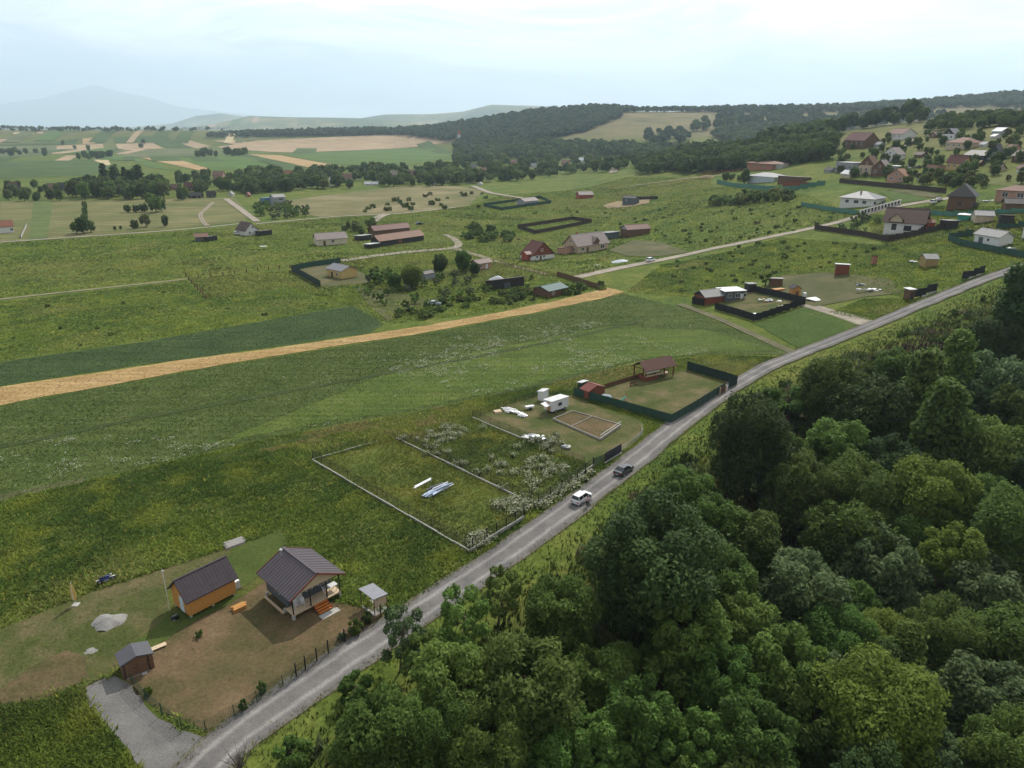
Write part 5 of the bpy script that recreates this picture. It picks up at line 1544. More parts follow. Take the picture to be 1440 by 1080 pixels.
for y in (-.22, .22):
    MB().bar((-.5, y, 0), (-.15, y, 1.5), .07).build('ladder_rail', W['rust'], sd)
    MB().bar((.3, y, 0), (-.05, y, 1.1), .06).build('leg', W['rust'], sd)
for k in range(4): MB().bar((-.43 + k * .08, -.22, .25 + k * .26), (-.43 + k * .08, .22, .25 + k * .26), .05).build('rung', W['whitep'], sd)
bn = empty('picnic_bench', at(891, 543), math.radians(30), 'dark brown picnic bench on the lawn before the pavilion', 'bench')
MB().box(-.9, -.18, .42, .9, .18, .48).build('seat', W['brown'], bn); MB().box(-.9, .2, .55, .9, .26, .95).build('backrest', W['brown'], bn)
for x in (-.75, .75): MB().box(x - .05, -.16, 0, x + .05, .24, .42).build('leg', W['brown'], bn)
tp = empty('covered_trailer', at(852, 562), math.radians(-18), 'small trailer under a blue-grey tarpaulin against the green net fence', 'trailer')
MB().prism([(-1.1, .4), (1.1, .4), (1.1, .75), (.6, 1.0), (-.7, 1.0), (-1.1, .7)], -.6, .6).build('tarpaulin', paint('blue-grey tarpaulin', (.16, .22, .24), .6, .15, 2), tp)
for y in (-.62, .62): MB().tube((0, y - .06, .28), (0, y + .06, .28), .28, n=12).build('wheel', W['black'], tp)
# ------------------------------------------------------------------ cars
def car_paint(name, col, rough=.25):
    if name in MATS: return MATS[name]
    m, N, L, b = new_mat(name)
    n = noise_node(N, L, 2.5, 4, .6)
    L.new(ramp_node(N, L, n, [(.3, tuple(c * .92 for c in col)), (.7, col)]), b.inputs['Base Color'])
    b.inputs['Roughness'].default_value = rough; b.inputs['Coat Weight'].default_value = .6; b.inputs['Coat Roughness'].default_value = .08
    MATS[name] = m
    return m
LAMP_W = paint('clear lamp', (.75, .75, .72), .15, .05, 2)
LAMP_R = paint('red lamp', (.4, .02, .015), .2, .05, 2)
def car(label, pos, rz, style, mat, S=1.0, open_door=False, group=None):
    """x forward; lofted body with cabin, glass, wheels, lamps"""
    r = empty('car', pos, rz, label, 'car', group); r.scale = (S, S, S)
    Wd = .88
    if style == 'sedan':
        st = [(-2.25, .5, .78, .9), (-2.1, .3, .96, .97), (-1.5, .2, 1.0, 1.0), (1.0, .2, .92, 1.0), (1.9, .22, .84, .96), (2.2, .35, .72, .86)]
        cab = [(-1.75, .98), (-1.0, 1.38), (.15, 1.42), (1.1, .92)]
    else:
        st = [(-2.05, .45, .95, .93), (-1.98, .28, 1.08, .98), (-1.4, .22, 1.1, 1.0), (.9, .22, 1.04, 1.0), (1.75, .24, .98, .97), (2.05, .36, .82, .86)]
        cab = [(-1.98, 1.08), (-1.72, 1.62), (.2, 1.66), (1.05, 1.05)]
    vs, fs = [], []
    for x, z0, z1, k in st:
        w = Wd * k
        vs += [(x, -w * .92, z0), (x, -w, z0 + .22), (x, -w * .98, z1 - .12), (x, -w * .88, z1), (x, w * .88, z1), (x, w * .98, z1 - .12), (x, w, z0 + .22), (x, w * .92, z0)]
    n = len(st)
    for i in range(n - 1):
        for j in range(8):
            fs.append((i * 8 + j, i * 8 + (j + 1) % 8, i * 8 + 8 + (j + 1) % 8, i * 8 + 8 + j))
    fs += [tuple(range(8)), tuple(range((n - 1) * 8, n * 8))[::-1]]
    bd = MB().add(vs, fs).build('body', mat, r, smooth=False)
    (xa, za), (xb, zb), (xc, zc), (xd, zd) = cab
    lo, hi = Wd * .9, Wd * .7
    V = [(xa, -lo, za), (xb, -hi, zb), (xc, -hi, zc), (xd, -lo, zd), (xa, lo, za), (xb, hi, zb), (xc, hi, zc), (xd, lo, zd)]
    MB().add(V, [(0, 1, 2, 3), (7, 6, 5, 4), (0, 4, 5, 1), (1, 5, 6, 2), (2, 6, 7, 3), (3, 7, 4, 0)]).build('cabin', GLASS, bd)
    MB().add([(xb - .02, -hi - .02, zb + .005), (xc + .05, -hi - .02, zc + .005), (xc + .05, hi + .02, zc + .005), (xb - .02, hi + .02, zb + .005), (xb - .02, -hi + .05, zb + .05), (xc, -hi + .05, zc + .05), (xc, hi - .05, zc + .05), (xb - .02, hi - .05, zb + .05)],
             [(0, 3, 2, 1), (4, 5, 6, 7), (0, 1, 5, 4), (1, 2, 6, 5), (2, 3, 7, 6), (3, 0, 4, 7)]).build('roof', mat, bd)
    for s in (-1, 1):
        for (x0, z0), (x1, z1), nm in (((xa, za), (xb, zb), 'rear_pillar'), ((xd, zd), (xc, zc), 'windscreen_pillar')):
            MB().bar((x0, s * lo, z0), (x1, s * (hi + .01), z1), .08).build(nm, mat, bd)
        xm = (xb + xc) / 2
        MB().bar((xm, s * (lo + .005), za), (xm, s * (hi + .015), zc), .09, .05).build('door_pillar', mat, bd)
        MB().box(xd - .35, s * Wd * 1.0 - .02, zd, xd - .18, s * Wd * 1.0 + .16 * s + .02, zd + .14).build('mirror', mat, bd)
        for x in (-1.3, 1.32):
            w_ = MB().tube((x, s * (Wd - .16), .31), (x, s * (Wd + .015), .31), .31, n=18).build('wheel', W['black'], r)
            MB().tube((x, s * (Wd - .1), .31), (x, s * (Wd + .025), .31), .2, n=14).build('rim', W['metal'], w_)
        e = st[-1][0]; MB().box(e - .16, s * .48 - .17, .55, e + .02, s * .48 + .17, .7).build('headlight', LAMP_W, bd)
        e = st[0][0]; MB().box(e - .02, s * .6 - .15, .62, e + .12, s * .6 + .15, .8).build('tail_light', LAMP_R, bd)
    MB().box(st[0][0] - .03, -.26, .48, st[0][0] + .05, .26, .6).build('number_plate', W['whitep'], bd)
    if open_door:
        d = empty  # the driver's side front door stands open
        dm = MB().prism([(0, .3), (-1.0, .3), (-1.02, .95), (-.9, 1.0), (-.75, 1.5), (-.3, 1.52), (.0, 1.0)], -.05, .05)
        do = dm.build('open_door', mat, r, (.75, -Wd, 0), math.radians(62))
        MB().prism([(-.06, 1.03), (-.86, 1.03), (-.72, 1.46), (-.32, 1.47)], -.06, .06).build('door_glass', GLASS, do)
    return r
RA = math.radians(50)
WCAR = at(818, 705); BCAR = at(877, 665)
car('white hatchback stopped on the gravel road with its front door open', WCAR + Vector((0, 0, .06)), RA, 'hatch', car_paint('white car paint', (.8, .8, .8)), .9, True)
car('black sedan parked ahead of the white car on the gravel road', BCAR + Vector((0, 0, .06)), RA, 'sedan', car_paint('black car paint', (.025, .026, .03)), .92)
car('white car parked beside the mid lane near the mown lot', at(915, 368) + Vector((0, 0, .1)), math.radians(38), 'hatch', car_paint('white car paint', (.8, .8, .8)), 1.0)
car('pale silver-blue car standing in the orchard plot', at(611, 429) + Vector((0, 0, .02)), math.radians(8), 'sedan', car_paint('silver blue paint', (.45, .52, .56)), .95)
car('dark car parked behind the brown-roofed farm', at(590, 316) + Vector((0, 0, .1)), math.radians(25), 'sedan', car_paint('black car paint', (.03, .03, .033)), 1.0)
car('white car parked before the dark hip-roofed house', at(1312, 287) + Vector((0, 0, .2)), math.radians(40), 'hatch', car_paint('white car paint', (.8, .8, .8)), 1.0)
car('silver car behind the white car before the dark hip-roofed house', at(1320, 283) + Vector((0, 0, .2)), math.radians(45), 'sedan', car_paint('silver paint', (.5, .5, .52)), 1.0)
car('white van-like car beside the house with attached dark shed', at(335, 330) + Vector((0, 0, .1)), math.radians(20), 'hatch', car_paint('white car paint', (.8, .8, .8)), 1.0)
car('white car on the street above the pink-roofed house', at(1276, 238) + Vector((0, 0, .2)), math.radians(10), 'sedan', car_paint('white car paint', (.8, .8, .8)), 1.0)
car('dark car on the street above the pink-roofed house', at(1291, 237) + Vector((0, 0, .2)), math.radians(10), 'sedan', car_paint('black car paint', (.03, .03, .033)), 1.0)
for k, (px, py) in enumerate(((1087, 228), (1093, 227), (1099, 226), (1106, 225))):
    car('white car in the row parked uphill from the pink-roofed hall', at(px, py) + Vector((0, 0, .3)), math.radians(80), 'hatch', car_paint('white car paint', (.8, .8, .8)), 1.1, False, 'white cars parked uphill from the hall')

# ------------------------------------------------------------------ person by the open car door
def person(label, pos, rz, top, trousers, S=1.0):
    J = {'pel': (0, 0, .95), 'chest': (.04, 0, 1.3), 'neck': (.06, 0, 1.48), 'head': (.09, 0, 1.62), 'crown': (.09, 0, 1.74)}
    vs, es, rad = [], [], []
    def v(p, r, link_=None):
        vs.append(p); rad.append(r)
        if link_ is not None: es.append((link_, len(vs) - 1))
        return len(vs) - 1
    pel = v((0, 0, .95), .15); wa = v((.02, 0, 1.1), .135, pel); ch = v((.05, 0, 1.32), .165, wa); nk = v((.07, 0, 1.47), .06, ch); hd = v((.1, 0, 1.58), .095, nk); v((.1, 0, 1.7), .085, hd)
    for s in (-1, 1):
        sh_ = v((.05, s * .19, 1.4), .07, ch); el = v((.12 if s < 0 else .02, s * .27, 1.14), .05, sh_); wr_ = v((.38 if s < 0 else .16, s * .2, 1.1 if s < 0 else .92), .038, el)
        hn_ = v((.46 if s < 0 else .2, s * .19, 1.1 if s < 0 else .85), .035, wr_)
        for q, (dy, ln) in enumerate(((-.03, .07), (-.01, .08), (.01, .08), (.03, .06))): v((vs[hn_][0] + ln * .8, vs[hn_][1] + dy, vs[hn_][2] - ln * .4), .011, hn_)
        v((vs[hn_][0] + .03, vs[hn_][1] - s * .05, vs[hn_][2] - .01), .012, hn_)
        hp = v((0, s * .1, .88), .105, pel); kn = v((.05 + .03 * s, s * .11, .5), .07, hp); an = v((-.02 + .05 * s, s * .11, .09), .045, kn); v((.14 + .05 * s, s * .13, .035), .04, an)
    me = bpy.data.meshes.new('person'); me.from_pydata(vs, es, [])
    o = bpy.data.objects.new('person_tmp', me); COL.objects.link(o)
    sk = o.modifiers.new('skin', 'SKIN'); sb = o.modifiers.new('sub', 'SUBSURF'); sb.levels = 1; sb.render_levels = 1
    for i, r_ in enumerate(rad): me.skin_vertices[0].data[i].radius = (r_, r_)
    me.skin_vertices[0].data[0].use_root = True
    dg = bpy.context.evaluated_depsgraph_get()
    m2 = bpy.data.meshes.new_from_object(o.evaluated_get(dg))
    bpy.data.objects.remove(o, do_unlink=True)
    m2.name = 'person'
    skin = paint('skin', (.45, .26, .19), .6, .08, 4)
    m2.materials.clear()
    for m in (trousers, top, skin, W['black']): m2.materials.append(m)
    for p in m2.polygons:
        z = p.center.z; y = abs(p.center.y)
        p.material_index = 3 if z < .085 else 0 if (z < .98 and y < .165) or z < .8 else 2 if z > 1.46 or (y > .15 and z < 1.2) else 1
        p.use_smooth = True
    b = bpy.data.objects.new('person', m2); COL.objects.link(b)
    b.location = pos; b.rotation_euler = (0, 0, rz); b.scale = (S, S, S)
    tag(b, label, 'person')
    hr = MB(); 
    vs2, fs2 = [], []
    for i in range(6):
        a = math.pi * .62 * i / 5
        for k in range(12):
            t = 2 * math.pi * k / 12; vs2.append((.085 + .105 * math.sin(a) * math.cos(t) - .012, .105 * math.sin(a) * math.sin(t), 1.655 + .125 * math.cos(a)))
    for i in range(5):
        for k in range(12): fs2.append((i * 12 + k, i * 12 + (k + 1) % 12, i * 12 + 12 + (k + 1) % 12, i * 12 + 12 + k))
    hr.add(vs2, fs2).build('hair', paint('dark hair', (.03, .02, .015), .7, .2, 5), b, smooth=True)
    return b
person('person in pink and white top and dark trousers beside the open car door', at(823, 711) + Vector((.25, -.35, .05)), math.radians(75), paint('pale pink top', (.72, .5, .52), .8, .12, 5), paint('dark trousers', (.03, .03, .045), .8, .2, 5), .98)

# ------------------------------------------------------------------ middle distance buildings
def ww(n, L_, z=.9, w=1.1, h=1.2, side='S', start=.12, end=.88):
    return [(side, L_ * (start + (end - start) * (k + .5) / n), z, w, h) for k in range(n)]
house('farm_house', 'long cream house with grey-brown roof standing alone in the meadow', 'house', (447, 346), (488, 343), 7.5, 3.0, 2.2, W['cream'], RF['pinkgrey'], 'x', .6, gable=W['white'], wins=[('S', 7.2, 1.1, 1.4, 1.3), ('W', 2.4, 1.0, 1.0, 1.2), ('W', 5.0, 1.0, 1.0, 1.2)], door=('S', 3.2, 1.2, 2.1, W['brown']))
house('barn', 'long brown-roofed barn of the farm by the dirt road', 'barn', (534, 347), (596, 338), 6.5, 2.6, 2.2, W['dark'], RF['brown'], 'x', .5, door=('S', 12, 2.4, 2.2, W['brown']))
house('barn', 'red-brown roofed farm building behind the long barn', 'barn', (527, 331), (576, 326), 6.0, 2.4, 2.0, W['brown'], RF['maroon'], 'x', .5)
house('farm_shed', 'small pinkish-roofed shed at the corner of the brown farm', 'shed', (524, 328), (540, 326), 4.0, 2.0, 1.0, W['dark'], RF['terracotta'], 'x', .3)
house('farm_shed', 'pale flat-roofed shed in front of the brown barn', 'shed', (508, 339), (523, 337), 5.5, 2.0, .4, W['dark'], RF['pale'], 'mono', .4)
house('farm_shed', 'low white-roofed shed nearest the dirt road of the farm', 'shed', (521, 350), (534, 348), 4.5, 1.7, .3, W['dark'], RF['white'], 'mono', .3)
house('cabin', 'yellow ochre cabin with grey roof inside the green net plot', 'cabin', (481, 393), (503, 389), 9.0, 3.0, 1.3, W['yellow'], RF['grey'], 'y', .5, wins=[('W', 3.0, .9, 1.2, 1.2)], door=('W', 6.0, 1.0, 2.0, W['dark']))
fence('net_fence', 'dark teal net fence behind the yellow ochre cabin', [(410, 381), (440, 375), (479, 370)], 2.1, 'sheet', M_net, W['greenmetal'], 3.0)
fence('net_fence', 'dark teal net fence on the pasture side of the yellow ochre cabin', [(410, 381), (430, 392), (451, 404)], 2.3, 'sheet', M_netd, W['greenmetal'], 3.0)
house('cabin', 'small cream cabin with brown roof in the orchard plot', 'cabin', (672, 380), (691, 377), 4.5, 2.5, 1.1, W['pink'], RF['darkbrown'], 'x', .5, wins=[('S', 1.6, .9, 1.0, 1.0)], door=('S', 4.4, 1.0, 2.0, W['whitep']))
house('chalet', 'chalet with steep dark maroon roof and white porch front', 'house', (747, 367), (780, 363), 8.0, 1.8, 5.2, W['white'], RF['maroon'], 'y', .5, wins=[('S', 3.0, .8, 1.2, 1.2), ('S', 6.5, .8, 1.2, 1.2), ('S', 5.4, 3.4, 1.2, 1.2)], door=('S', 4.8, 1.0, 1.7, W['brown']), gable=W['redbrown'])
house('brick_shed', 'narrow red brick shed beside the steep maroon chalet', 'shed', (741, 367), (748, 366), 3.5, 2.6, .8, W['rust'], RF['maroon'], 'x', .3)
bh, bl = house('villa', 'large beige villa with pinkish grey gable roof beside the mid lane', 'house', (812, 357), (855, 350), 9.0, 3.4, 4.0, W['beige'], RF['pinkgrey'], 'x', .7, wins=[('S', 3.2, 1.0, 1.6, 1.3), ('W', 2.5, 1.0, 1.2, 1.3), ('W', 6.2, 1.0, 1.2, 1.3), ('W', 4.5, 4.2, 1.2, 1.2), ('S', 15.0, .9, 2.2, 1.5)], door=('S', 6.0, 1.2, 2.2, W['brown']), chim=[(5, 6, .8)])
# dormer on the villa
dm_ = MB().prism([(9.5, 3.2), (12.6, 3.2), (12.6, 4.2), (11.05, 6.0), (9.5, 4.2)], -.35, 2.4, axis='y').build('dormer', W['brown'], bh)
MB().prism([(9.1, 4.0), (11.05, 6.05), (13.0, 4.0), (13.0, 4.15), (11.05, 6.25), (9.1, 4.15)], -.6, 3.0, axis='y').build('dormer_roof', RF['pinkgrey'], dm_)
house('lean_to', 'reddish lean-to at the left end of the beige villa', 'shed', (795, 358), (808, 355), 4.5, 2.2, .8, W['pink'], RF['terracotta'], 'mono', .3)
house('carport', 'grey carport behind the beige villa', 'shed', (855, 337), (871, 334), 6, 2.6, .5, W['slate'], RF['grey'], 'mono', .4)
house('workshop', 'brown-roofed workshop with a grey end wall beside the mid lane', 'workshop', (882, 334), (914, 328), 6, 3.2, 1.8, W['brown'], RF['maroon'], 'x', .4, gable=W['grey'])
house('garden_house', 'long shed with teal sheet roof at the tip of the wheat strip', 'shed', (772, 419), (797, 413), 7.0, 2.2, 1.0, W['brown'], RF['teal'], 'x', .5, wins=[('S', 2.0, .8, 1.2, .9)])
house('garden_shed', 'dark open shed with white tarpaulin in the orchard plot', 'shed', (692, 408), (737, 402), 4.5, 2.3, .9, W['dark'], RF['darkbrown'], 'mono', .4, door=('S', 6, 2.4, 1.9, W['slate']))
heap('white_tarpaulin', 'white tarpaulin heap beside the dark open shed', 'tarpaulin', at(700, 394), 3.2, 1.6, 1.6, W['whitep'], 7)
house('garden_shed', 'grey garden shed left of the dark pine in the orchard plot', 'shed', (598, 394), (612, 391), 3.0, 2.1, .7, W['grey'], RF['dark'], 'x', .3)
fence('board_fence', 'dark board fence closing the orchard plot at the mid lane', [(783, 388), (812, 397), (843, 407)], 1.7, 'slat', W['brown'], W['brown'], 2.6)
fence('picket_fence', 'grey picket fence in front of the beige villa garden', [(705, 372), (770, 388), (805, 389), (835, 383)], 1.1, 'wire', W['brown'], W['brown'], 2.6, post_w=.14)
heap('tarpaulin_heap', 'grey-blue tarpaulin spread on the lawn before the beige villa', 'tarpaulin', at(873, 368), 4.6, 2.0, .9, paint('grey-blue tarp', (.36, .42, .46), .6, .12, 1), 9, .5)
gf = empty('goal_frame', at(836, 380), math.radians(40), 'white tubular goal frame at the lane side lawn', 'goal')
for x in (0, 3): MB().tube((x, 0, 0), (x, 0, 2), .06, n=8).build('upright', W['whitep'], gf)
MB().tube((-.06, 0, 2), (3.06, 0, 2), .06, n=8).build('crossbar', W['whitep'], gf)
fence('board_fence', 'dark brown board fence around an empty rectangular plot', [(728, 321), (805, 309), (832, 313), (753, 329), (728, 321)], 1.9, 'slat', paint('dark brown fence board', (.06, .04, .03), .85, .25, 3), W['dark'], 3.2)
house('bungalow', 'grey-brown bungalow inside the far net-fenced plot', 'house', (738, 290), (757, 288), 8, 3.2, 1.8, W['grey'], RF['pinkgrey'], 'x', .5)
fence('net_fence', 'grey-green net fence around the far bungalow plot', [(680, 290), (706, 296), (737, 291), (775, 286), (760, 279), (737, 282), (680, 290)], 2.0, 'sheet', M_net, W['greenmetal'], 5.0)
house('red_house', 'low house with red roof and white end behind the far plot', 'house', (815, 280), (834, 278), 8, 2.8, 2.0, W['rust'], RF['pinkgrey'], 'x', .5)
house('tower_shed', 'tall dark grey shed standing on bare soil in the meadow', 'shed', (875, 289), (892, 288), 6, 4.2, 1.2, W['slate'], RF['dark'], 'x', .3, wins=[('S', 3, 2, 1.2, 1.2)])
patch('bare_plot', [(848, 289), (866, 284), (915, 280), (912, 286), (880, 292), (855, 293)], M_dirt, 2, jit=.6)
fence('board_fence', 'short dark fence beside the tall grey shed', [(899, 281), (925, 280)], 1.9, 'slat', W['dark'], W['dark'], 3.5)
# left side
house('white_house', 'white house with red-orange roof at the edge of the dry meadow', 'house', (-22, 330), (20, 327), 9, 3.4, 2.4, W['white'], RF['red'], 'x', .6, wins=[('S', 12, 1.0, 1.4, 1.3), ('S', 5, 1.0, 1.4, 1.3), ('E', 4.5, 1.0, 1.2, 1.3)])
fence('mesh_fence', 'pale grey wall beside the red-orange roofed house', [(30, 335), (38, 318)], 1.4, 'sheet', W['concrete'], W['concrete'], 4)
house('hut', 'small hut with red roof and dark lean-tos in the pasture', 'hut', (275, 340), (293, 339), 5, 2.2, 1.3, W['slate'], RF['terracotta'], 'x', .4, door=('S', 3, .9, 1.9, W['brown']))
house('hut', 'dark flat lean-to beside the red-roofed pasture hut', 'hut', (294, 340), (306, 338), 4, 1.9, .3, W['dark'], RF['dark'], 'mono', .2)
house('cottage', 'white cottage with steep brown gable roof by the field path', 'house', (346, 332), (363, 330), 9, 2.8, 3.4, W['white'], RF['darkbrown'], 'y', .6, wins=[('S', 2.2, .9, 1.1, 1.2), ('S', 6.0, .9, 1.1, 1.2), ('S', 4.2, 3.6, .9, .9)])
house('hut', 'dark open shelter attached beside the white steep-roofed cottage', 'hut', (366, 332), (383, 330), 4.5, 2.0, .3, W['dark'], RF['darkbrown'], 'mono', .3)
house('house', 'dark grey modern house with blue panels above the orchard', 'house', (386, 289), (402, 288), 8, 5.5, 1.6, W['grey'], RF['pale'], 'x', .4, wins=[('S', 3.0, .8, 1.8, 1.4), ('S', 7.0, .8, 1.6, 1.4), ('S', 5.0, 3.4, 3.0, 1.4)])
house('annex', 'blue panelled annex of the dark grey modern house', 'house', (373, 288), (385, 287), 7, 4.2, .4, paint('blue panel', (.1, .2, .32), .35, .1, 1), paint('blue panel roof', (.12, .22, .34), .3, .1, 1), 'mono', .3)
wp_ = [(262, 389), (279.5, 391.5), (297, 390), (314, 388), (330, 386), (347, 383.5), (363, 381.5), (378, 380), (393, 378.5), (408, 377)]
fence('post_row', 'row of stout wooden posts running to the teal net plot', wp_, 1.3, None, None, W['brown'], 60, post_w=.3, post_h=1.5)
fence('post_row', 'row of stout wooden posts going down the left pasture', [(262, 389), (266, 394), (270, 399), (274, 404), (278, 408), (282, 412), (286, 416), (290, 421)], 1.3, None, None, W['brown'], 60, post_w=.3, post_h=1.5)
bd_ = MB().box(-1.6, -.8, 0, 1.6, .8, .25).box(-1.4, -.7, .25, 1.4, .7, .3).build('trough', W['whitep'], None, at(370, 347), .2); tag(bd_, 'long white water trough in the open meadow', 'trough')

# ------------------------------------------------------------------ right middle: compound and lots
fence('board_fence', 'black board fence around the junk-filled compound', [(1005, 435), (1034, 443), (1061, 452), (1100, 439), (1132, 428), (1092, 418), (1056, 410)], 2.0, 'slat', paint('black fence board', (.012, .012, .013), .7, .2, 3), W['black'], 2.6)
fence('board_fence', 'short black board fence left of the grey-roofed shed', [(973, 427), (990, 430)], 2.0, 'slat', MATS['black fence board'], W['black'], 2.4)
fence('board_fence', 'black board fence behind the grey-roofed shed', [(973, 427), (998, 418)], 2.0, 'slat', MATS['black fence board'], W['black'], 2.4)
house('shed', 'dark shed with grey gable roof at the black compound', 'shed', (991, 430), (1019, 424), 5.5, 2.4, 1.4, W['redbrown'], RF['pale'], 'x', .4, gable=W['dark'])
house('container_house', 'black and white two-tone cabin with flat white roof in the compound', 'cabin', (1019, 425), (1046, 420), 5.0, 2.9, .2, W['slate'], RF['white'], 'flat', .5, wins=[('S', 1.6, 1.0, 1.4, 1.2), ('S', 4.2, .9, 1.6, 1.4), ('S', 6.6, 1.0, 1.0, 1.2)], door=('S', 5.6, .9, 2.0, W['whitep']))
house('shed', 'small dark shed with white roof in the far corner of the compound', 'shed', (1052, 412), (1063, 410), 3, 2.4, .2, W['dark'], RF['pale'], 'mono', .2)
sheet_pile('junk_pile', 'row of pale machinery and junk along the compound fence', 'junk', at(1088, 424), math.radians(-30), 20, 9.0, 2.0, [W['metal'], W['grey'], W['whitep'], W['dark'], W['pale']], 8)
sheet_pile('junk_pile', 'heap of timber and sacks in the right corner of the compound', 'junk', at(1106, 432), math.radians(20), 16, 5.0, 2.5, [W['pale'], W['grey'], W['whitep'], W['brown']], 12)
sb_ = MB().box(-1.6, -.9, .1, 1.6, .9, .28).box(-1.3, -.7, .0, -1.1, .7, .1).box(1.1, -.7, .0, 1.3, .7, .1).build('panel', W['whitep'], None, at(1060, 443), .5); tag(sb_, 'white sheet panel lying inside the black compound fence', 'panel')
sb_ = MB().box(-2.4, -1.9, .05, 2.4, 1.9, .22).box(-2.0, -1.5, .221, 2.0, 1.5, .26).build('slab', W['whitep'], None, at(1148, 421), .45); tag(sb_, 'white rectangular slab at the head of the side road', 'slab')
house('outhouse', 'orange wooden outhouse with dark roof at the head of the side road', 'shed', (1114, 419), (1125, 417), 2.6, 2.6, .8, W['orange'], RF['dark'], 'y', .3, door=('S', 1.3, .8, 1.8, W['brown']))
tk = empty('barrel', at(1131, 418), 0, 'white plastic barrel beside the orange outhouse', 'barrel')
MB().tube((0, 0, 0), (0, 0, 1.3), .55, n=14).build('drum', W['whitep'], tk); MB().tube((0, 0, 1.3), (0, 0, 1.38), .45, .4, n=14).build('lid', W['whitep'], tk)
house('shelter', 'low grey-roofed shelter with orange timber beside a bush', 'shed', (1083, 404), (1100, 402), 3.5, 2.0, .4, W['brown'], RF['pale'], 'mono', .4)
log_pile('timber_stack', 'orange timber stack lying before the grey-roofed shelter', 'timber stack', at(1095, 409), .4, 4.0, 6, W['orange'], rows=3, d=.25)
small('fruit', 'bush', at(1076, 402), 4.2, 'dark bush beside the low grey-roofed shelter', 'bush', None, 1.2, 0)
house('container_shed', 'orange-brown shed with white roof edge and dark end on the dry lot', 'shed', (1174, 388), (1193, 386), 3.2, 2.9, .3, W['redbrown'], RF['white'], 'mono', .3, door=('E', 1.5, 1.2, 2.2, W['whitep']))
sheet_pile('material_pile', 'line of white pipes and sacks on the dry lot', 'material pile', at(1232, 409), math.radians(-18), 16, 10, 1.2, [W['whitep'], W['grey'], W['metal']], 15)
sheet_pile('material_pile', 'dark crate heap at the upper end of the white pipes', 'material pile', at(1211, 401), .2, 7, 2.4, 1.6, [W['slate'], W['grey'], W['metal']], 17)
house('kiosk', 'narrow brown kiosk with white roof beside a black gate', 'kiosk', (1277, 422), (1285, 420), 2.0, 2.6, .1, W['brown'], RF['white'], 'flat', .3, door=('S', .9, .7, 1.9, W['dark']))
fence('panel_gate', 'black sliding gate beside the white-roofed kiosk', [(1285, 420), (1302, 414), (1317, 408)], 2.2, 'slat', MATS['black fence board'], W['black'], 3.0, 'gate')
fence('panel_gate', 'black stepped gate further up the road from the kiosk', [(1352, 394), (1368, 389), (1384, 383)], 2.0, 'slat', MATS['black fence board'], W['black'], 3.0, 'gate')
kerb('white kerb under the black stepped gate', (1362, 393), (1384, 385), .4)
kerb('white kerb under the kiosk gate', (1296, 419), (1317, 410), .4)
house('garden_shed', 'ochre wooden shed with grey roof in the open lot above the road', 'shed', (1300, 377), (1318, 374), 4.0, 2.4, 1.0, paint('ochre boards', (.34, .24, .1), .8, .2, 3), RF['pale'], 'x', .3)
sheet_pile('material_pile', 'white sacks beside the ochre shed', 'material pile', at(1284, 369), .1, 6, 3.0, 1.2, [W['whitep'], W['grey']], 19)
house('outhouse', 'tiny rusty outhouse in the grass above the dry lot', 'shed', (1227, 372), (1233, 371), 1.6, 2.3, .3, W['brick'], RF['brown'], 'mono', .2)
# the white house with the dark roof
wh, wl_ = house('villa', 'white villa with steep charcoal roof behind a dark fence', 'house', (1241, 331), (1296, 327), 10.5, 3.8, 4.2, W['white'], RF['darkbrown'], 'x', .9, fm=W['dark'],
      wins=[('S', 3.2, .6, 1.6, 2.2), ('S', 7.6, .6, 2.4, 1.8), ('S', 12.6, 1.2, 1.6, 1.2), ('E', 2.6, .8, 1.0, 1.6), ('E', 5.2, .8, 1.0, 1.6), ('E', 5.2, 4.2, 1.2, 1.2), ('E', 3.0, 3.4, .9, .9)], gable=W['white'])
dd = MB().prism([(1.8, 3.6), (5.6, 3.6), (5.6, 4.6), (3.7, 6.4), (1.8, 4.6)], -.5, 3.2, axis='y').build('dormer', W['beige'], wh)
MB().prism([(1.3, 4.3), (3.7, 6.5), (6.1, 4.3), (6.1, 4.46), (3.7, 6.7), (1.3, 4.46)], -.9, 3.6, axis='y').build('dormer_roof', RF['darkbrown'], dd)
MB().box(6.5, -2.8, -.3, 10.5, -.03, .5).build('terrace', W['concrete'], wh)
fence('board_fence', 'dark brown board fence around the white villa garden', [(1145, 323), (1180, 328), (1215, 333), (1248, 340), (1290, 331), (1328, 322)], 2.0, 'slat', paint('dark brown garden fence', (.045, .03, .025), .85, .25, 3), W['dark'], 3.0)
belt([(1165, 318), (1230, 305), (1238, 320), (1200, 330)], 12, 'fruit', 1.5, 3.5, 'garden bush inside the white villa fence', 'bushes in the white villa garden', 'bush', mind=2.5, cat='bush')
house('grill_house', 'red brick grill house beside the white villa', 'grill house', (1302, 324), (1314, 322), 3.5, 2.4, .8, W['rust'], RF['terracotta'], 'x', .3, chim=[(1.5, 1.5, .8)])
house('carport', 'black carport with pale roof right of the red grill house', 'carport', (1332, 323), (1347, 320), 5, 2.4, .3, W['dark'], RF['pale'], 'mono', .3)
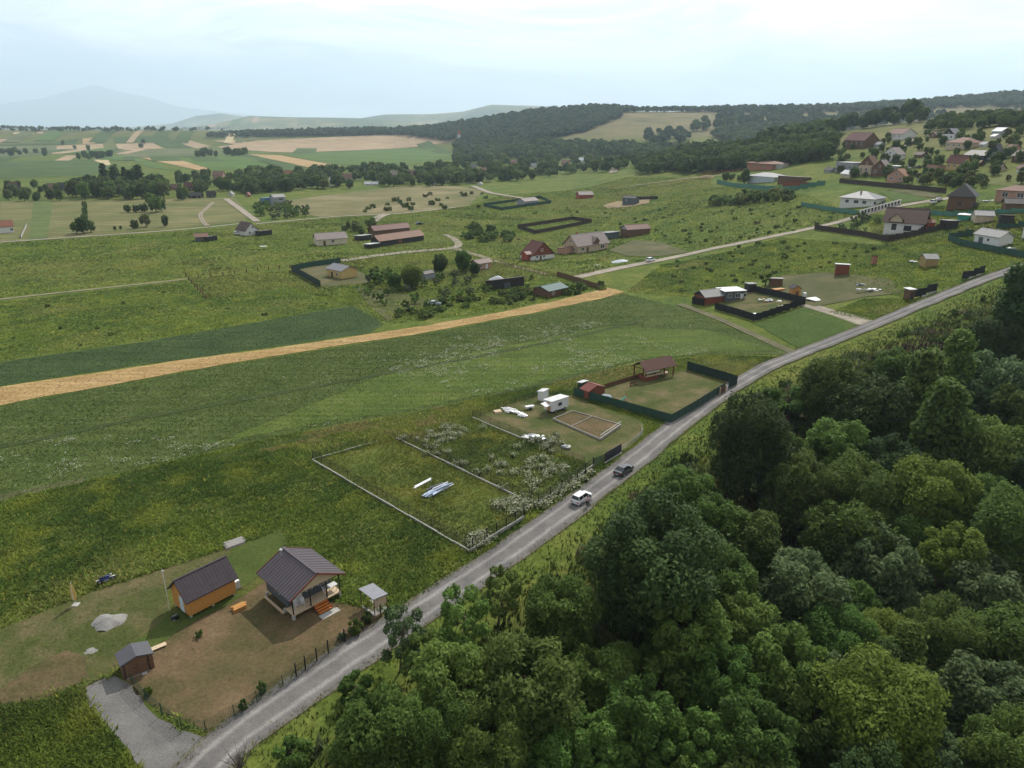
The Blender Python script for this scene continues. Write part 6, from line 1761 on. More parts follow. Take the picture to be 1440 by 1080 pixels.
# white hip bungalow and white arcade fence
house('hip_bungalow', 'white bungalow with wide grey hip roof behind the arcade fence', 'house', (1180, 293), (1228, 290), 12, 3.0, 2.8, W['white'], RF['grey'], 'hip', .8, fm=W['grey'], wins=[('S', 3, .9, 1.6, 1.3), ('S', 7, .9, 2.0, 1.3), ('S', 10.5, .9, 1.6, 1.3), ('S', 15, .9, 1.0, 1.2), ('S', 18.5, .2, 1.6, 2.1)], chim=[(7, 4, .2)])
fence('net_fence', 'teal net fence along the meadow side of the hip-roofed bungalow', [(1126, 290), (1165, 297), (1208, 303)], 2.0, 'sheet', M_netl, W['greenmetal'], 4.0)
af = empty('arcade_fence', at(1209, 303), 0, 'white masonry fence with round-headed dark openings along the lane', 'fence')
a, b = at(1209, 303), at(1265, 288)
d_ = b - a; nseg = 12
ang = math.atan2(d_.y, d_.x)
for k in range(nseg + 1):
    p = a + d_ * (k / nseg); o = MB().box(-.3, -.25, -.6, .3, .25, 2.2).build('pillar', W['white'], af, p - a, ang)
for z in (0.0, 1.8):
    for k in range(nseg):
        p = a + d_ * ((k + .5) / nseg); l = d_.length / nseg / 2 - .29
        MB().box(-l, -.2, z - .4 if z == 0 else z, l, .2, z + .45).build('beam', W['white'], af, p - a, ang)
for k in range(nseg):
    p = a + d_ * ((k + .5) / nseg); l = d_.length / nseg / 2 - .29
    MB().box(-l, -.05, .45, l, .05, 1.8).build('infill_panel', W['dark'], af, p - a, ang)
house('hip_house', 'big brown house with charcoal hip roof above the lane', 'house', (1330, 297), (1366, 294), 13, 4.2, 4.6, W['brown'], RF['dark'], 'hip', .9, fm=W['brown'], wins=[('S', 4, 1, 1.4, 1.4), ('S', 9, 1, 1.4, 1.4)])
house('brick_bungalow', 'low pink brick bungalow with terracotta roof beside the rubble', 'house', (1398, 284), (1450, 281), 9, 3.0, 1.8, W['pink'], RF['terracotta'], 'hip', .7, wins=[('S', 3, .6, 2.0, 1.8), ('S', 8, .6, 2.2, 1.8), ('S', 13, .6, 2.0, 1.8)])
sheet_pile('material_pile', 'rubble and pallets in the yard of the pink brick bungalow', 'material pile', at(1388, 283), .1, 16, 9, 3, [W['whitep'], W['concrete'], W['pale']], 23)
house('lot_house', 'small white house with grey gable roof inside the teal net lot', 'house', (1368, 345), (1402, 349), 5.5, 3.0, 1.5, W['white'], RF['pale'], 'x', .5, wins=[('S', 5.0, 1.2, .9, 1.0)], door=('S', 2.4, 1.6, 2.2, W['slate']))
fence('net_fence', 'teal net fence along the lower side of the small white house lot', [(1333, 338), (1350, 345), (1395, 355), (1440, 363), (1500, 372)], 2.0, 'sheet', M_net, W['greenmetal'], 3.0)
fence('net_fence', 'teal net fence curving behind the small white house lot', [(1333, 338), (1345, 334), (1368, 331)], 2.0, 'sheet', M_net, W['greenmetal'], 3.0)
sheet_pile('material_pile', 'white boards stacked beside the small white house lot', 'material pile', at(1428, 351), .1, 8, 5, 1.6, [W['whitep'], W['grey']], 29)
for k, (A, B, D, h, rs, wm_, rm_, rf, lb) in enumerate((
        ((1346, 311), (1361, 310), 4, 1.8, .5, 'teal', 'white', 'hip', 'white tent roof over a green base behind the white villa'),
        ((1370, 315), (1396, 312), 6, 2.3, 1.2, 'beige', 'pale', 'x', 'beige shed with pale gable roof on the hillside lots'),
        ((1405, 316), (1425, 314), 5, 2.2, .4, 'dark', 'dark', 'mono', 'dark shelter with slatted front on the hillside lots'),
        ((1412, 299), (1445, 295), 6, 2.4, 1.4, 'brown', 'dark', 'x', 'brown shed with charcoal gable under the brick bungalow'),
        ((1366, 312), (1376, 311), 3, 2.0, .3, 'whitep', 'white', 'mono', 'small white tool shed beside the beige shed'),
        ((1436, 336), (1470, 334), 4, 2.2, .4, 'whitep', 'pale', 'mono', 'pale low shed at the end of the lots above the road'))):
    house('lot_shed', lb, 'shed', A, B, D, h, rs, W[wm_], RF[rm_], rf, .4)
fence('net_fence', 'teal net fence below the charcoal hip-roofed house', [(1300, 302), (1340, 305), (1380, 303), (1440, 300)], 1.8, 'sheet', M_netl, W['greenmetal'], 4.0)
fence('net_fence', 'dark green net fence across the lots right of the white villa', [(1400, 324), (1430, 320), (1470, 318)], 1.8, 'sheet', M_net, W['greenmetal'], 4.0)
fence('board_fence', 'long dark hedge-side board fence below the hill village', [(1180, 257), (1230, 262), (1290, 268), (1330, 272)], 2.2, 'slat', MATS['dark brown garden fence'], W['dark'], 5.0)

# ------------------------------------------------------------------ greenhouse yard on the plateau edge
fence('net_fence', 'long teal net fence in front of the greenhouse yard', [(1008, 258), (1030, 263), (1080, 268), (1112, 269), (1160, 260)], 2.6, 'sheet', M_netl, W['greenmetal'], 5.0)
house('greenhouse', 'pale grey roofed greenhouse in the plateau yard', 'greenhouse', (1050, 258), (1088, 256), 14, 2.6, 2.2, W['metal'], RF['grey'], 'hip', .4)
house('yard_shed', 'low brown shed with pale roof beside the greenhouse', 'shed', (1093, 259), (1126, 257), 10, 2.6, .6, W['brown'], RF['pale'], 'mono', .5)
house('yard_shed', 'dark red shed in front of the greenhouse yard wall', 'shed', (1100, 264), (1140, 262), 5, 2.0, .4, W['redbrown'], RF['dark'], 'mono', .3)
house('hall', 'wide hall with faded pink roof above the greenhouse yard', 'house', (1050, 240), (1086, 239), 14, 3.4, 1.8, W['brick'], RF['terracotta'], 'hip', 1.0, wins=[('S', 8, .8, 2, 1.5), ('S', 18, .8, 2, 1.5)])
house('pavilion_roof', 'low white-roofed annex right of the pink-roofed hall', 'shed', (1090, 238), (1100, 237), 8, 2.2, .3, W['concrete'], RF['white'], 'mono', .3)
house('yard_house', 'small pale house beyond the row of white cars', 'house', (1112, 224), (1126, 223), 8, 4, .4, W['beige'], RF['pale'], 'flat', .3)
small('tree', 'garden_tree', at(1047, 259), 9.5, 'round green tree before the greenhouse', 'tree', None, .8, 1)
belt([(1005, 254), (1012, 250), (1046, 250), (1046, 256)], 8, 'tree', 3, 5, 'dark bush beside the greenhouse yard fence', 'bushes beside the greenhouse yard', 'bush', mind=4, cat='bush')
fence('rail_fence', 'reddish timber railing along the hall forecourt', [(985, 247), (1005, 244), (1048, 240)], 1.6, 'wire', W['rust'], W['rust'], 4.0, post_w=.3)
heap('earth_heap', 'pale earth heap at the plateau edge before the dark wood', 'earth heap', at(996, 250), 7, 4, 2.0, M_dirt, 21)

# ------------------------------------------------------------------ hill village
def vh(name, label, x0, y0, x1, y1, wm_, rm_, roof='x', tilt=.08, wins=2, dk=.75, wf=.42, gable=None):
    """a village house from its outline in the photograph"""
    w = x1 - x0
    A, B = (x0 + .06 * w, y1), (x1 - .2 * w, y1 - tilt * w)
    a, L_, rz = frame_of(A, B)
    m = mpp(a)
    Hh = (y1 - y0) * m
    D = max(4.0, min(L_ * dk, 11))
    wall, rise = Hh * wf, Hh * (.86 - wf)
    if roof in ('mono', 'flat'): wall, rise = Hh * .72, .3
    n = [('S', L_ * (k + .5) / wins, wall * .3, min(1.4, L_ / wins * .4), wall * .42) for k in range(wins)]
    if roof == 'y' and wins: n.append(('S', L_ / 2, wall * 1.02, 1.0, rise * .35))
    return house(name, label, 'house', A, B, D, wall, rise, W[wm_], RF[rm_], roof, .5, wins=n, gable=W[gable] if gable else None)
vh('village_house', 'dark red half-timbered house with broad balcony at the wood edge', 1184, 187, 1222, 209, 'brown', 'maroon', 'x', 0, 4)
vh('village_house', 'house with maroon roof and white front among dark trees', 1245, 182, 1273, 197, 'white', 'maroon', 'x', 0, 3)
vh('village_house', 'white gabled house with dark attic front high on the slope', 1322, 181, 1346, 198, 'white', 'grey', 'y', .05, 2, gable='dark')
vh('village_house', 'broad house with pinkish hip roof below the white gabled house', 1326, 195, 1368, 211, 'beige', 'terracotta', 'hip', .02, 4)
vh('village_house', 'dark green A-shaped house with steep roof in trees', 1383, 203, 1412, 228, 'green', 'dark', 'y', .05, 2, wf=.2)
vh('village_house', 'small white house high on the grassy slope', 1393, 180, 1411, 190, 'grey', 'white', 'x', 0, 1)
vh('village_house', 'white hut just below the small white slope house', 1392, 189, 1400, 195, 'white', 'white', 'x', 0, 0)
vh('village_house', 'yellow house with maroon roof on the village street', 1327, 219, 1360, 240, 'yellow', 'maroon', 'x', .04, 3)
vh('village_house', 'long low barn with dark blue-grey roof behind the yellow house', 1351, 213, 1390, 227, 'slate', 'dark', 'x', 0, 0)
vh('village_house', 'orange brick garage with flat pale roof on the village street', 1300, 231, 1321, 243, 'pink', 'orange', 'mono', 0, 1)
vh('village_house', 'white house with blue base and pinkish roof in the village', 1237, 208, 1267, 228, 'white', 'pinkgrey', 'y', .05, 3)
vh('village_house', 'big unfinished brown house with twin gables in the village', 1204, 219, 1234, 247, 'beige', 'brown', 'y', .06, 3, gable='brown')
vh('village_house', 'brown house with grey roof joined to the twin-gabled house', 1222, 225, 1252, 249, 'brown', 'pinkgrey', 'y', .06, 2)
vh('village_house', 'low pink house with bright orange roof below the brown houses', 1244, 238, 1278, 258, 'pink', 'orange', 'y', .05, 2)
vh('village_house', 'grey flat-roofed house left of the unfinished brown house', 1172, 228, 1205, 242, 'grey', 'grey', 'flat', .02, 3)
vh('village_house', 'small white-roofed shed before the unfinished brown house', 1181, 240, 1199, 250, 'beige', 'white', 'x', 0, 1)
vh('village_house', 'flat white shed behind the orange-roofed house', 1248, 233, 1264, 240, 'grey', 'white', 'flat', 0, 0)
vh('village_house', 'pinkish low house at the end of the village street', 1414, 203, 1428, 213, 'pink', 'terracotta', 'x', 0, 1)
vh('village_house', 'low brown house right of the green A-shaped house', 1420, 212, 1450, 228, 'brown', 'pinkgrey', 'x', 0, 2)
vh('village_house', 'reddish house far up at the meadow path', 1170, 209, 1176, 214, 'pink', 'white', 'x', 0, 0)
for q, (x0, y0, x1, y1, wm_, rm_, rf_, lb) in enumerate((
        (1158, 236, 1170, 243, 'grey', 'dark', 'x', 'small grey shed left of the flat-roofed village house'), (1284, 214, 1298, 222, 'brown', 'darkbrown', 'x', 'brown hut in the gardens uphill of the orange garage'),
        (1296, 222, 1304, 228, 'beige', 'pale', 'mono', 'pale tool shed uphill of the orange garage'), (1270, 196, 1284, 204, 'brown', 'pinkgrey', 'x', 'low barn under the maroon and white house'),
        (1364, 226, 1378, 234, 'brown', 'brown', 'x', 'brown summer kitchen right of the yellow house'), (1390, 232, 1408, 242, 'beige', 'darkbrown', 'x', 'beige cottage below the green A-shaped house'),
        (1428, 232, 1446, 243, 'white', 'maroon', 'x', 'white cottage with maroon roof at the village end'), (1340, 245, 1351, 250, 'grey', 'white', 'mono', 'white-topped trailer shed on the village meadow'),
        (1290, 250, 1304, 257, 'brown', 'dark', 'x', 'dark shed hidden in the hedge row'), (1306, 186, 1318, 194, 'brown', 'darkbrown', 'y', 'brown hut left of the white gabled house'),
        (1376, 200, 1386, 207, 'white', 'grey', 'x', 'white hut between hip-roofed and A-shaped houses'), (1228, 200, 1238, 207, 'grey', 'grey', 'x', 'grey shed between the two maroon-roofed houses'))):
    vh('village_shed', lb, x0, y0, x1, y1, wm_, rm_, rf_, 0, 1)
patch('meadow', [(1290, 246), (1440, 240), (1500, 242), (1500, 262), (1440, 264), (1340, 254)], M_green if False else land('slope meadow', [(.3, (.085, .11, .03)), (.6, (.13, .14, .045)), (.75, (.17, .16, .06))], .06, 1.5, .3), 1, jit=.8)
# ------------------------------------------------------------------ far villages in the valley and on the left
VV = [(298, 240, 317, 251, 'pink', 'terracotta', 'red-roofed long house at the edge of the bright field'), (222, 255, 238, 266, 'beige', 'pinkgrey', 'pinkish roofed farmhouse under the tall trees'),
      (238, 258, 250, 267, 'brick', 'terracotta', 'brick outbuilding beside the pinkish farmhouse'), (258, 255, 276, 269, 'brown', 'maroon', 'dark maroon roofed house beside the walled orchard'),
      (10, 256, 27, 268, 'dark', 'maroon', 'dark house with maroon roof in the left gardens'), (64, 257, 78, 267, 'pink', 'terracotta', 'terracotta roofed house before the dense trees'),
      (79, 256, 98, 268, 'grey', 'dark', 'grey roofed house before the dense trees'), (290, 268, 304, 278, 'dark', 'dark', 'dark market stall like shed by the path end'),
      (264, 270, 286, 279, 'dark', 'dark', 'low dark open shed with white goods'), (320, 269, 329, 276, 'white', 'grey', 'tiny white hut beside the orchard path'), (345, 270, 352, 277, 'rust', 'red', 'small red shed on the orchard lawn'),
      (394, 239, 416, 249, 'white', 'red', 'white house with red roof in the valley trees'), (480, 243, 498, 255, 'beige', 'terracotta', 'house with terracotta roof behind the church'),
      (544, 240, 562, 250, 'pink', 'pinkgrey', 'house with greyish roof in the valley trees'), (573, 238, 585, 248, 'pink', 'terracotta', 'small terracotta house in the valley trees'),
      (512, 255, 524, 261, 'white', 'white', 'low white barn at the valley edge'), (523, 255, 533, 261, 'white', 'white', 'second low white barn at the valley edge'),
      (662, 230, 672, 241, 'white', 'grey', 'tall white house among the valley trees'), (673, 235, 687, 242, 'pink', 'terracotta', 'pink house among the valley trees'), (704, 234, 718, 242, 'beige', 'terracotta', 'beige house deep in the valley trees'),
      (714, 224, 730, 232, 'brick', 'terracotta', 'brick red house behind the valley trees'), (745, 229, 760, 236, 'white', 'grey', 'pale grey house behind the valley trees'), (812, 221, 824, 229, 'white', 'white', 'white roofed hall in the valley'),
      (605, 252, 616, 260, 'white', 'pale', 'white shed on the plateau edge'), (671, 256, 680, 261, 'white', 'white', 'white kiosk where the dirt road leaves the plateau'), (788, 224, 800, 232, 'pink', 'terracotta', 'terracotta house near the white roofed hall')]
for x0, y0, x1, y1, wm_, rm_, lb in VV:
    vh('valley_house', lb, x0, y0, x1, y1, wm_, rm_, 'x' if x1 - x0 > 9 else 'y', 0, 2 if x1 - x0 > 12 else 1)
def church(label, px, py, hpx, sp):
    p = at(px, py); m = mpp(p); H_ = hpx * m
    r = empty('church', p, .3, label, 'church'); w = H_ * .22
    MB().box(-w / 2, -w / 2, -1, w / 2, w / 2, H_ * .6).build('tower', W['white'], r)
    MB().add([(-w * .6, -w * .6, H_ * .6 + .01), (w * .6, -w * .6, H_ * .6 + .01), (w * .6, w * .6, H_ * .6 + .01), (-w * .6, w * .6, H_ * .6 + .01), (0, 0, H_)], [(3, 2, 1, 0), (0, 1, 4), (1, 2, 4), (2, 3, 4), (3, 0, 4)]).build('spire', sp, r)
    MB().prism([(-w * .5, -1), (w * .5, -1), (w * .5, H_ * .3), (0, H_ * .45), (-w * .5, H_ * .3)], w / 2 + .02, w * 2.4).build('nave', W['white'], r)
    for z in (.25, .45): MB().box(-w * .12, -w / 2 - .06, H_ * z, w * .12, -w / 2 + .02, H_ * (z + .1)).build('window', GLASS, r)
church('white church with pointed white spire in the valley village', 465, 262, 14, W['whitep'])
church('red and white tower rising from the trees of the forested hill foot', 646, 200, 17, W['rust'])
# --- trees of the villages and valley, each a thing
AV = [(a - 1, b + 3, c + 1, d + 9) for a, b, c, d, *_ in VV] + [(458, 250, 472, 272)]
VL = 'green village tree among the far houses in the valley'
belt([(0, 262), (85, 266), (90, 283), (0, 284)], 26, 'tree', 5, 9, 'green tree in the gardens of the far left village', 'trees of the far left village', 'garden_tree', mind=7)
belt([(85, 268), (235, 262), (232, 281), (88, 282)], 46, 'tree', 9, 14, 'tall dark tree in the dense stand of the far left village', 'dense stand in the far left village', mind=6)
belt([(148, 262), (205, 258), (200, 272), (150, 274)], 8, 'poplar', 19, 24, 'very tall dark tree rising over the far left village', 'tallest trees of the far left village', 'poplar_tree', mind=8, spread=1.7)
belt([(232, 252), (335, 246), (345, 272), (240, 284)], 34, 'tree', 6, 12, 'garden tree among red-roofed houses of the far left village', 'garden trees of the far left village', 'garden_tree', mind=6, avoid=AV)
belt([(335, 246), (520, 240), (640, 238), (640, 262), (470, 266), (340, 276)], 70, 'tree', 7, 13, VL, 'trees of the valley village', 'village_tree', mind=10, avoid=AV)
forest('valley_greenery', 'green gardens and copses filling the valley village', [([(335, 246), (520, 240), (640, 238), (700, 232), (870, 228), (880, 240), (720, 254), (640, 260), (470, 264), (340, 274)], 1.0)], 420, 5, 11, ((.045, .075, .022), (.13, .18, .055)), 60, avoid=AV)
belt([(600, 230), (700, 226), (870, 226), (885, 238), (860, 246), (720, 256), (640, 262)], 60, 'tree', 8, 15, VL, 'trees of the valley village', 'village_tree', mind=10, avoid=AV)
forest('plateau_wood', 'dense dark green wood on the plateau edge behind the meadow', [([(880, 222), (960, 214), (1100, 208), (1170, 200), (1165, 225), (1060, 238), (1000, 243), (890, 245)], 1.0)], 620, 7, 11, ((.038, .065, .02), (.11, .155, .045)), 90)
belt([(965, 176), (1000, 172), (1000, 184), (968, 186)], 6, 'tree', 14, 20, 'dark tree standing alone on the dry grassy hill', 'trees on the dry hill', 'hill_tree', mind=12)
belt([(1010, 165), (1150, 168), (1150, 186), (1010, 188)], 42, 'tree', 10, 17, 'dark green tree at the foot of the dry hill', 'trees at the foot of the dry hill', 'hill_tree', mind=14)
belt([(1150, 168), (1310, 163), (1320, 172), (1220, 182), (1150, 186)], 40, 'tree', 9, 15, 'tree dotted over the pale slope behind the hill village', 'trees behind the hill village', 'hill_tree', mind=16)
forest('ridge_scrub', 'low green scrub wood along the near ridge above the hill village', [([(1310, 172), (1440, 150), (1520, 146), (1520, 178), (1400, 180), (1350, 184), (1300, 184)], 1.0)], 420, 4, 7.5, ((.04, .07, .02), (.12, .165, .05)), 70)
belt([(1170, 190), (1440, 190), (1440, 262), (1300, 262), (1180, 250)], 120, 'tree', 3.0, 6.5, 'garden tree among the houses of the hill village', 'garden trees of the hill village', 'garden_tree', mind=6, avoid=AV)
belt([(1230, 246), (1390, 256), (1385, 266), (1290, 262), (1230, 254)], 22, 'tree', 3.5, 6, 'dark tree in the hedge row below the hill village', 'hedge row below the hill village', 'hedge_tree', mind=4)
# left middle distance
for px, py, h, s in ((118, 329, 11, 1.0), (108, 328, 7.5, 1.1), (128, 327, 8, 1.1), (121, 318, 9, .6), (121, 305, 8, .7), (120, 296, 8, .6)):
    p = at(px, py); small('tree', 'tree', p, h * .8, 'dark tree of the narrow clump beside the field path', 'tree', 'narrow clump beside the field path', s)
for px, py, h, s in ((180, 299, 5, 1.3), (192, 299, 5, 1.3), (203, 298, 5.5, 1.3), (220, 299, 11, 1.0), (212, 290, 9, 1), (228, 297, 8, 1)):
    p = at(px, py); small('tree', 'tree', p, h, 'dark tree of the rounded clump in the dry meadow', 'tree', 'rounded clump in the dry meadow', s)
for px, py, h, s in ((190, 322, 5, 1.1), (206, 319, 7, 1.1), (233, 319, 6.5, .7), (162, 324, 2.4, .8), (170, 323, 2.2, .8)):
    p = at(px, py); small('tree', 'tree', p, h, 'small dark tree on the verge of the field path', 'tree', 'small trees along the field path', s)
belt([(356, 288), (420, 288), (447, 304), (370, 310)], 26, 'fruit', 3.5, 5.5, 'orchard tree below the dark grey house', 'orchard below the dark grey house', 'fruit_tree', mind=4.5, spread=1.2)
belt([(470, 322), (524, 312), (530, 322), (500, 334)], 12, 'tree', 3, 5, 'tree beside the brown-roofed farm', 'trees beside the brown-roofed farm', mind=4)
# orchard plot behind the wheat
belt([(505, 412), (560, 388), (620, 372), (700, 375), (790, 398), (840, 404), (760, 420), (640, 428), (550, 446)], 46, 'fruit', 1.6, 3.6, 'young fruit tree in the orchard plot behind the wheat', 'orchard plot behind the wheat', 'fruit_tree', mind=4,
     avoid=((660, 362, 742, 412), (748, 392, 800, 420), (595, 416, 626, 434)))
for px, py, h, s, lm, key, lb in (
        (652, 382, 8.0, 1.0, 'mid', 'mid', 'round green tree beside the small cream cabin'), (618, 386, 7.5, 1.0, 'dark', 'dark', 'dark pine-like tree in the orchard plot'),
        (580, 405, 7.5, 1.0, 'lime', 'lime', 'bright yellow-green tree in the orchard plot'), (556, 407, 5.5, 1.1, 'locust', 'mid', 'light green bushy tree beside the yellow cabin plot'),
        (668, 388, 5.0, .9, 'dark', 'dark', 'dark conifer-like tree in front of the cream cabin')):
    plant('garden_tree', key, lm, at(px, py), h, lb, 'tree', None, s)
belt([(512, 390), (545, 384), (560, 394), (520, 402)], 6, 'fruit', 3, 4.5, 'grey-green bush beside the yellow cabin', 'bushes beside the yellow cabin', 'bush', mind=3, cat='bush')
# bushes over the meadows
MB_L, MB_G = 'small dark bush in the open rough meadow', 'bushes scattered over the meadow'
belt([(640, 300), (720, 296), (790, 292), (900, 290), (1110, 280), (1190, 296), (1160, 318), (1000, 348), (880, 340), (800, 330), (700, 345), (640, 330)], 90, 'bush', .5, 1.6, MB_L, MB_G, 'bush', mind=5, cat='bush',
     avoid=((735, 325, 920, 372), (724, 305, 836, 332)))
belt([(930, 370), (1000, 354), (1120, 332), (1230, 345), (1270, 352), (1180, 372), (1060, 396), (960, 412)], 60, 'bush', .5, 1.4, MB_L, MB_G, 'bush', mind=3, cat='bush')
belt([(560, 276), (680, 268), (690, 292), (600, 300), (480, 302)], 26, 'bush', 1.5, 3.5, 'bush on the dry bank above the valley village', 'bushes on the dry bank', 'bush', mind=7, cat='bush')
belt([(1000, 284), (1060, 276), (1110, 272), (1112, 282), (1040, 290), (1002, 292)], 24, 'bush', 3.0, 5.0, 'bush of the dark thicket in the middle of the meadow', 'dark thicket in the meadow', 'bush', mind=3, cat='bush')
belt([(0, 430), (260, 405), (400, 430), (480, 425), (380, 445), (0, 505)], 18, 'bush', .4, 1.0, 'low bush in the left pasture', 'bushes in the left pasture', 'bush', mind=8, cat='bush')
belt([(640, 318), (700, 320), (730, 340), (660, 345)], 14, 'bush', 2, 4, 'bush in the meadow beside the dirt road', 'bushes beside the dirt road', 'bush', mind=5, cat='bush')
belt([(1180, 480), (1300, 440), (1400, 410), (1420, 425), (1330, 470), (1240, 510)], 0, 'bush', 1, 2, '', '', 'bush') if False else None
# far rows of hedges and copses on the plain
belt([(108, 222), (158, 219), (160, 223), (110, 226)], 14, 'tree', 10, 14, 'tree of the dark copse among the far fields', 'copse among the far fields', 'field_tree', mind=9)
belt([(270, 219), (345, 216), (346, 220), (272, 222)], 16, 'tree', 11, 17, 'tree of the row beside the far bright field', 'row beside the far bright field', 'field_tree', mind=12)
belt([(0, 214), (70, 216), (70, 220), (0, 220)], 9, 'tree', 9, 15, 'tree standing alone among the far fields', 'lone trees among the far fields', 'field_tree', mind=30)
belt([(80, 204), (250, 198), (250, 212), (80, 214)], 5, 'tree', 9, 15, 'tree standing alone among the far fields', 'lone trees among the far fields', 'field_tree', mind=60)
forest('plain_copses', 'dark bands of trees crossing the far plain', [
    ([(0, 180.5), (330, 181), (330, 182.5), (0, 182.6)], .45), ([(290, 191), (420, 187), (640, 186), (640, 188), (420, 192), (292, 194)], .45), ([(0, 185), (150, 183), (320, 185), (320, 186), (0, 186)], .1)], 800, 8, 15, ((.03, .05, .025), (.08, .11, .05)), 16)

belt([(540, 446), (560, 436), (700, 412), (800, 404), (845, 402), (850, 408), (760, 424), (640, 440), (560, 454)], 40, 'bush', 1.2, 2.4, 'dark hedge bush between orchard plot and wheat strip', 'hedge between orchard plot and wheat', 'bush', mind=2.2, cat='bush', spread=1.2)

forest('hill_copses', 'rounded dark copses on the flank and foot of the dry hill', [([(1005, 158), (1060, 156), (1150, 162), (1175, 190), (1100, 196), (1010, 192)], .6), ([(1150, 164), (1310, 158), (1340, 166), (1230, 180), (1150, 188)], .3), ([(905, 190), (960, 186), (970, 200), (910, 206)], .1)], 330, 9, 19, ((.03, .055, .026), (.085, .12, .05)), 60)
# ------------------------------------------------------------------ grass, weeds and flowers: real blades in tufts
def tufts(name, label, X, Y, size, col, blades=3, width=.3, lean=.5, flat=0.0, seed=1):
    """each tuft: a few pointed blade faces"""
    g = np.random.default_rng(seed)
    n = len(X); Z = ground(X, Y) + 2e-4 * Y
    P = np.repeat(np.stack([X, Y, Z], 1), blades, 0); S = np.repeat(size, blades) * g.uniform(.6, 1.25, n * blades)
    C = np.repeat(col, blades, 0) * g.uniform(.75, 1.25, n * blades)[:, None]
    a = g.uniform(0, 6.283, n * blades); l = g.uniform(.1, 1, n * blades) * lean
    P[:, 0] += g.normal(size=len(a)) * S * .35; P[:, 1] += g.normal(size=len(a)) * S * .35
    dx, dy = np.cos(a), np.sin(a)
    side = np.stack([-dy, dx, 0 * a], 1) * (S * width)[:, None]
    tip = P + np.stack([dx * l * S, dy * l * S, S * (1 - flat)], 1)
    V = np.stack([P - side * .7 - np.array([0, 0, .05]), P + side * .7 - np.array([0, 0, .05]), tip], 1).reshape(-1, 3)
    o = link(name, fast_mesh(name, V, np.arange(len(V)).reshape(-1, 3), np.repeat(C, 3, 0)), tint_mat('meadow blades'))
    return tag(o, label, 'grass', kind='stuff')

def sample(poly_px, n, seed):
    g = np.random.default_rng(seed)
    w = wpoly(poly_px); xs = [p[0] for p in w]; ys = [p[1] for p in w]
    X = g.uniform(min(xs), max(xs), n * 4); Y = g.uniform(min(ys), max(ys), n * 4)
    ok = in_poly(X, Y, w)
    return X[ok][:n], Y[ok][:n]

def road_dist(X, Y):
    d = np.full(len(X), 1e9)
    for c in ROAD_C[::1]:
        d = np.minimum(d, (X - c[0]) ** 2 + (Y - c[1]) ** 2)
    return np.sqrt(d)

NOGROW = [wpoly(p) for p in (YARD, PLOT3, PLOT4, [(118, 968), (165, 950), (190, 968), (252, 1028), (330, 1030), (345, 1050), (300, 1100), (190, 1080)],
          [(-40, 900), (130, 832), (330, 768), (400, 745), (402, 800), (345, 838), (230, 905), (160, 945), (0, 995)])]
KEEP = [wpoly(p) for p in ([(1005, 432), (1055, 409), (1130, 427), (1061, 450)],)]
def clear(X, Y, polys=NOGROW):
    ok = road_dist(X, Y) > 2.5
    for w in polys: ok &= ~in_poly(X, Y, w)
    return ok

def meadow_colour(X, Y, g):
    a = fbm(X, Y, 4, 14., 5); b = fbm(X, Y, 17, 4., 4); c = fbm(X + 50, Y, 23, 30., 4)
    col = np.zeros((len(X), 3))
    base = np.array([.066, .096, .015]); yel = np.array([.118, .135, .02]); dk = np.array([.034, .058, .011]); dry = np.array([.165, .142, .052])
    t = np.clip((a - .35) * 3.2, 0, 1)[:, None]; col = dk + (base - dk) * t
    t = np.clip((b - .5) * 3.5, 0, 1)[:, None]; col = col + (yel - col) * t * .8
    t = np.clip((c - .6) * 6, 0, 1)[:, None] * (g.random(len(X)) < .6)[:, None]; col = col + (dry - col) * t * .8
    sp = (g.random(len(X)) < .012)[:, None]; col = np.where(sp, np.array([.17, .15, .025]), col)
    return col * (2.15 * g.uniform(.75, 1.25, (len(X), 1)))
g0 = np.random.default_rng(77)
MEADOW = [(-120, 735), (0, 706), (200, 659), (420, 608), (560, 585), (760, 543), (900, 510), (1000, 499), (1112, 502), (1010, 556), (880, 655), (735, 758), (540, 890), (330, 1030), (200, 1085), (-60, 1085), (-120, 900)]
X, Y = sample(MEADOW, 120000, 5); k = clear(X, Y); X, Y = X[k], Y[k]
col_ = meadow_colour(X, Y, g0); siz_ = .32 + .4 * fbm(X, Y, 8, 6., 3) ** 1.5
p1, p2 = in_poly(X, Y, wpoly(PLOT1)), in_poly(X, Y, wpoly(PLOT2))
col_[p1] *= np.array([1.22, .96, 1.1]); siz_[p1] *= .65
col_[p2] *= np.array([1.05, .92, 1.2])
band = in_poly(X, Y, wpoly([(330, 640), (400, 612), (470, 594), (560, 582), (660, 565), (650, 590), (540, 612), (420, 645)])) & (fbm(X, Y, 66, 5., 4) > .48)
col_[band] = col_[band] * .4 + np.array([.3, .24, .1]) * .6
tufts('meadow_grass', 'tall rough green and yellow meadow grass between field and road', X, Y, siz_, col_, 3, .34, 1.1, .35, seed=3)
# bottom left corner grass
X, Y = sample([(-80, 1010), (60, 985), (110, 970), (128, 1000), (200, 1080), (220, 1130), (-80, 1130)], 9000, 6); k = clear(X, Y, NOGROW[:1] + NOGROW[3:4]); X, Y = X[k], Y[k]
tufts('meadow_grass', 'tall grass in the corner below the gravel apron', X, Y, g0.uniform(.3, .6, len(X)), meadow_colour(X, Y, g0) * .7, 3, .34, 1.1, .35, seed=4)
